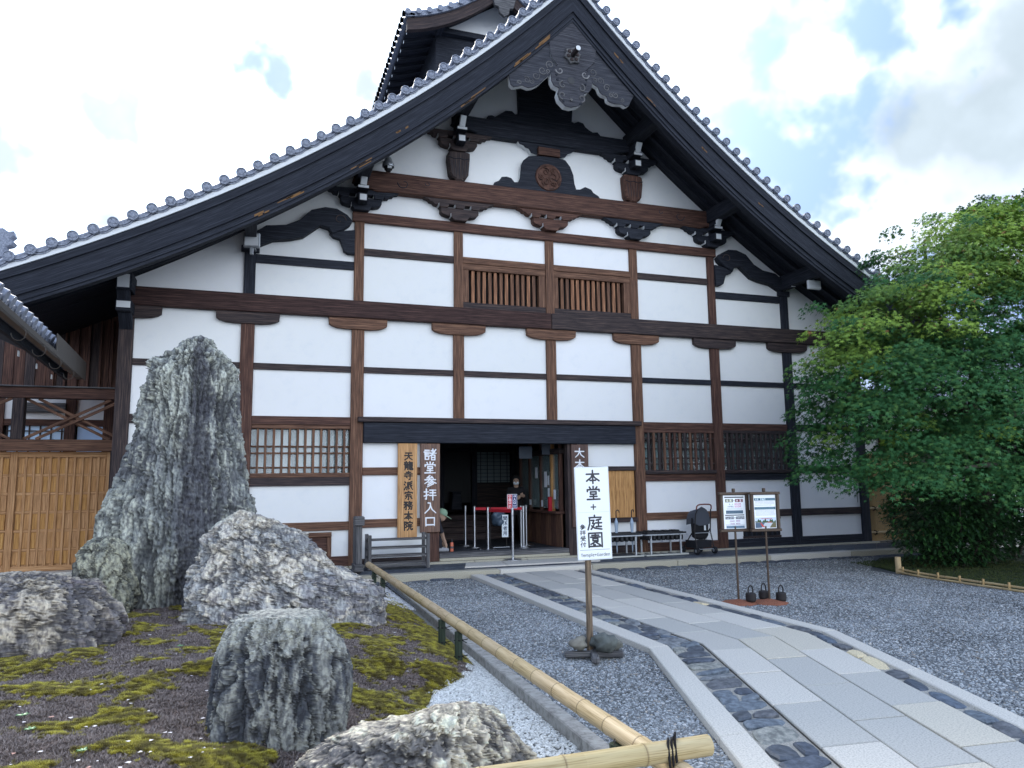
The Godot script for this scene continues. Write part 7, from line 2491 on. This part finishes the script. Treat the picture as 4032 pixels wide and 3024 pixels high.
# ---------------------------------------------------------------- people
func figure_mesh(bones: Array, cell: float, k: float) -> ArrayMesh:
	var lo := Vector3.ONE * 1e9
	var hi := Vector3.ONE * -1e9
	for b in bones:
		for e in [[b[0], b[2]], [b[1], b[3]]]:
			lo = lo.min(e[0] - Vector3.ONE * (e[1] + cell * 2 + 0.02))
			hi = hi.max(e[0] + Vector3.ONE * (e[1] + cell * 2 + 0.02))
	var n := Vector3i(((hi - lo) / cell).ceil()) + Vector3i.ONE
	var field := PackedFloat32Array()
	field.resize(n.x * n.y * n.z)
	field.fill(1.0)
	for b in bones:
		var a: Vector3 = b[0]
		var d: Vector3 = b[1] - b[0]
		var dl := maxf(d.length_squared(), 1e-8)
		var m := maxf(b[2], b[3]) + 0.05
		var i0 := Vector3i(((a.min(b[1]) - Vector3.ONE * m - lo) / cell).floor()).clamp(Vector3i.ZERO, n - Vector3i.ONE)
		var i1 := Vector3i(((a.max(b[1]) + Vector3.ONE * m - lo) / cell).ceil()).clamp(Vector3i.ZERO, n - Vector3i.ONE)
		for z in range(i0.z, i1.z + 1):
			for y in range(i0.y, i1.y + 1):
				for x in range(i0.x, i1.x + 1):
					var p := lo + Vector3(x, y, z) * cell
					var t := clampf((p - a).dot(d) / dl, 0, 1)
					var v := p.distance_to(a + d * t) - lerpf(b[2], b[3], t)
					var i := (z * n.y + y) * n.x + x
					var o := field[i]
					var h := maxf(k - absf(o - v), 0.0) / k
					field[i] = minf(o, v) - h * h * k * 0.25
	var st := SurfaceTool.new()
	st.begin(Mesh.PRIMITIVE_TRIANGLES)
	var id := {}
	var count := 0
	var corner := [0, 1, n.x, n.x + 1, n.x * n.y, n.x * n.y + 1, n.x * n.y + n.x, n.x * n.y + n.x + 1]
	var edges := [[0, 1], [2, 3], [4, 5], [6, 7], [0, 2], [1, 3], [4, 6], [5, 7], [0, 4], [1, 5], [2, 6], [3, 7]]
	for z in n.z - 1:
		for y in n.y - 1:
			for x in n.x - 1:
				var i := (z * n.y + y) * n.x + x
				var first := field[i] < 0.0
				var mixed := false
				for c in 8:
					if (field[i + corner[c]] < 0.0) != first:
						mixed = true
						break
				if not mixed:
					continue
				var s := Vector3.ZERO
				var m := 0
				for e in edges:
					var va := field[i + corner[e[0]]]
					var vb := field[i + corner[e[1]]]
					if (va < 0.0) != (vb < 0.0):
						var t := va / (va - vb)
						var pa := Vector3(e[0] & 1, (e[0] >> 1) & 1, e[0] >> 2)
						var pb := Vector3(e[1] & 1, (e[1] >> 1) & 1, e[1] >> 2)
						s += pa.lerp(pb, t)
						m += 1
				var p := lo + (Vector3(x, y, z) + s / m) * cell
				var best := 1e9
				var col := Color.WHITE
				for b in bones:
					var d: Vector3 = b[1] - b[0]
					var t := clampf((p - b[0]).dot(d) / maxf(d.length_squared(), 1e-8), 0, 1)
					var v := p.distance_to(b[0] + d * t) - lerpf(b[2], b[3], t)
					if v < best:
						best = v
						col = b[4]
				st.set_color(col)
				st.add_vertex(p)
				id[i] = count
				count += 1
	var step := [1, n.x, n.x * n.y]
	for i in id:
		for ax in 3:
			var u: int = step[(ax + 1) % 3]
			var w: int = step[(ax + 2) % 3]
			var j: int = i + step[ax]
			if j >= field.size() or (field[i] < 0.0) == (field[j] < 0.0):
				continue
			if not (id.has(i - u) and id.has(i - w) and id.has(i - u - w)):
				continue
			var q := [id[i], id[i - u], id[i - u - w], id[i - w]]
			var o := [0, 2, 1, 0, 3, 2] if field[i] < 0.0 else [0, 1, 2, 0, 2, 3]
			for v in o:
				st.add_index(q[v])
	st.generate_normals()
	return st.commit()


func make_people() -> void:
	var skin := lin(0.42, 0.28, 0.20).srgb_to_linear()
	var dark := Color(0.012, 0.013, 0.018)
	var hair := Color(0.010, 0.008, 0.008)
	# attendant standing by the counter
	var a := thing("person", "person in dark clothes and white face mask standing behind the barriers by the counter", "person", Vector3(7.86, 0.266, -2.2), -0.35)
	var bones := []
	for s in [-1.0, 1.0]:
		bones.append([Vector3(s * 0.085, 0.72, 0), Vector3(s * 0.095, 0.42, 0.015), 0.082, 0.056, dark])
		bones.append([Vector3(s * 0.095, 0.42, 0.015), Vector3(s * 0.1, 0.07, -0.01), 0.054, 0.036, dark])
		bones.append([Vector3(s * 0.1, 0.05, -0.02), Vector3(s * 0.11, 0.035, 0.14), 0.04, 0.032, dark])
		bones.append([Vector3(s * 0.155, 1.19, 0), Vector3(s * 0.215, 0.95, 0.03), 0.05, 0.042, dark])
	bones.append([Vector3(-0.215, 0.95, 0.03), Vector3(-0.02, 0.98, 0.24), 0.042, 0.03, dark])
	bones.append([Vector3(0.215, 0.95, 0.03), Vector3(0.17, 1.04, 0.25), 0.042, 0.03, dark])
	for h in [[Vector3(-0.02, 0.98, 0.24), Vector3(0.05, 1.0, 0.29)], [Vector3(0.17, 1.04, 0.25), Vector3(0.13, 1.06, 0.32)]]:
		bones.append([h[0], h[1], 0.03, 0.034, skin])
		for f in 4:
			var o: Vector3 = Vector3(0.0, 0.026 - 0.017 * f, 0.0)
			bones.append([h[1] + o, h[1] + o + (h[1] - h[0]).normalized() * (0.045 - 0.006 * absf(f - 1)), 0.0095, 0.008, skin])
		bones.append([h[1] + Vector3(0, 0.03, -0.02), h[1] + Vector3(0.02, 0.06, 0.005), 0.011, 0.008, skin])
	bones.append([Vector3(0, 0.74, 0), Vector3(0, 0.95, 0.01), 0.125, 0.12, dark])
	bones.append([Vector3(-0.06, 1.12, 0.0), Vector3(0.06, 1.12, 0.0), 0.115, 0.115, dark])
	bones.append([Vector3(-0.13, 1.19, 0), Vector3(0.13, 1.19, 0), 0.055, 0.055, dark])
	bones.append([Vector3(0, 1.2, 0), Vector3(0, 1.29, 0.01), 0.048, 0.045, skin])
	bones.append([Vector3(0, 1.33, 0.025), Vector3(0, 1.41, 0.005), 0.066, 0.085, skin])
	bones.append([Vector3(0, 1.355, 0.09), Vector3(0, 1.34, 0.105), 0.012, 0.014, skin])
	for s in [-1.0, 1.0]:
		bones.append([Vector3(s * 0.083, 1.38, 0.0), Vector3(s * 0.086, 1.36, 0.0), 0.014, 0.012, skin])
	mi(a, "body", figure_mesh(bones, 0.0135, 0.03), M.vcol)
	mi(a, "hair", figure_mesh([[Vector3(0, 1.43, -0.015), Vector3(0, 1.40, -0.03), 0.092, 0.09, hair], [Vector3(-0.06, 1.42, 0.02), Vector3(-0.075, 1.32, -0.01), 0.04, 0.03, hair], [Vector3(0.06, 1.42, 0.02), Vector3(0.075, 1.32, -0.01), 0.04, 0.03, hair], [Vector3(-0.04, 1.465, 0.05), Vector3(0.04, 1.465, 0.05), 0.035, 0.035, hair]], 0.012, 0.03), M.vcol)
	mi(a, "face_mask", figure_mesh([[Vector3(-0.03, 1.33, 0.072), Vector3(0.03, 1.33, 0.072), 0.036, 0.036, Color(0.7, 0.76, 0.8)]], 0.008, 0.02), M.vcol)
	for s in [-1.0, 1.0]:
		lathe(a, "eye", [[0.001, -0.008], [0.009, -0.004], [0.009, 0.004], [0.001, 0.008]], M.plastic, Vector3(s * 0.032, 1.395, 0.083), 8)
	# crouching visitor behind the left door post
	var c := thing("person", "crouching person in a pale green cap, mostly hidden behind the left doorpost", "person", Vector3(5.52, 0.266, -0.72), 0.0)
	bones = []
	var navy := Color(0.02, 0.022, 0.03)
	var shoe := Color(0.35, 0.36, 0.38)
	for s in [-1.0, 1.0]:
		var z: float = s * 0.1
		bones.append([Vector3(-0.14, 0.24, z), Vector3(0.15, 0.40, z * 1.2), 0.085, 0.058, navy])
		bones.append([Vector3(0.15, 0.40, z * 1.2), Vector3(0.17, 0.08, z), 0.055, 0.04, navy])
		bones.append([Vector3(0.15, 0.045, z), Vector3(0.32, 0.035, z), 0.045, 0.036, shoe])
		bones.append([Vector3(0.1, 0.62, z * 1.6), Vector3(0.18, 0.40, z * 1.9), 0.05, 0.042, navy])
		bones.append([Vector3(0.18, 0.40, z * 1.9), Vector3(0.26, 0.2, z * 1.1), 0.04, 0.03, skin])
		bones.append([Vector3(0.26, 0.2, z * 1.1), Vector3(0.28, 0.14, z), 0.03, 0.032, skin])
		for f in 4:
			bones.append([Vector3(0.28, 0.14, z + 0.02 - 0.014 * f), Vector3(0.295, 0.09, z + 0.02 - 0.014 * f), 0.0095, 0.008, skin])
		bones.append([Vector3(0.285, 0.15, z), Vector3(0.315, 0.12, z), 0.011, 0.008, skin])
	bones.append([Vector3(-0.15, 0.26, 0), Vector3(0.0, 0.46, 0), 0.13, 0.125, navy])
	bones.append([Vector3(0.0, 0.46, 0), Vector3(0.1, 0.62, 0), 0.125, 0.11, navy])
	bones.append([Vector3(0.1, 0.63, 0), Vector3(0.17, 0.69, 0), 0.05, 0.048, skin])
	bones.append([Vector3(0.24, 0.66, 0), Vector3(0.22, 0.73, 0), 0.07, 0.085, skin])
	bones.append([Vector3(0.32, 0.67, 0), Vector3(0.335, 0.655, 0), 0.012, 0.014, skin])
	mi(c, "body", figure_mesh(bones, 0.0135, 0.03), M.vcol)
	var cap := plain(Color8(140, 168, 142), 0.85)
	var cb := Basis(Vector3.BACK, -0.5)
	lathe(c, "cap", [[0.1, -0.01], [0.105, 0.02], [0.095, 0.07], [0.06, 0.105], [0.001, 0.115]], cap, Vector3(0.235, 0.735, 0), 20, cb)
	prism(c, "cap_brim", V2([0.0, -0.09, 0.08, -0.085, 0.15, -0.05, 0.17, 0.0, 0.15, 0.05, 0.08, 0.085, 0.0, 0.09]), -0.006, 0.006, cap, 0.002).transform = Transform3D(cb * Basis(Vector3.RIGHT, -PI / 2), Vector3(0.285, 0.71, 0))
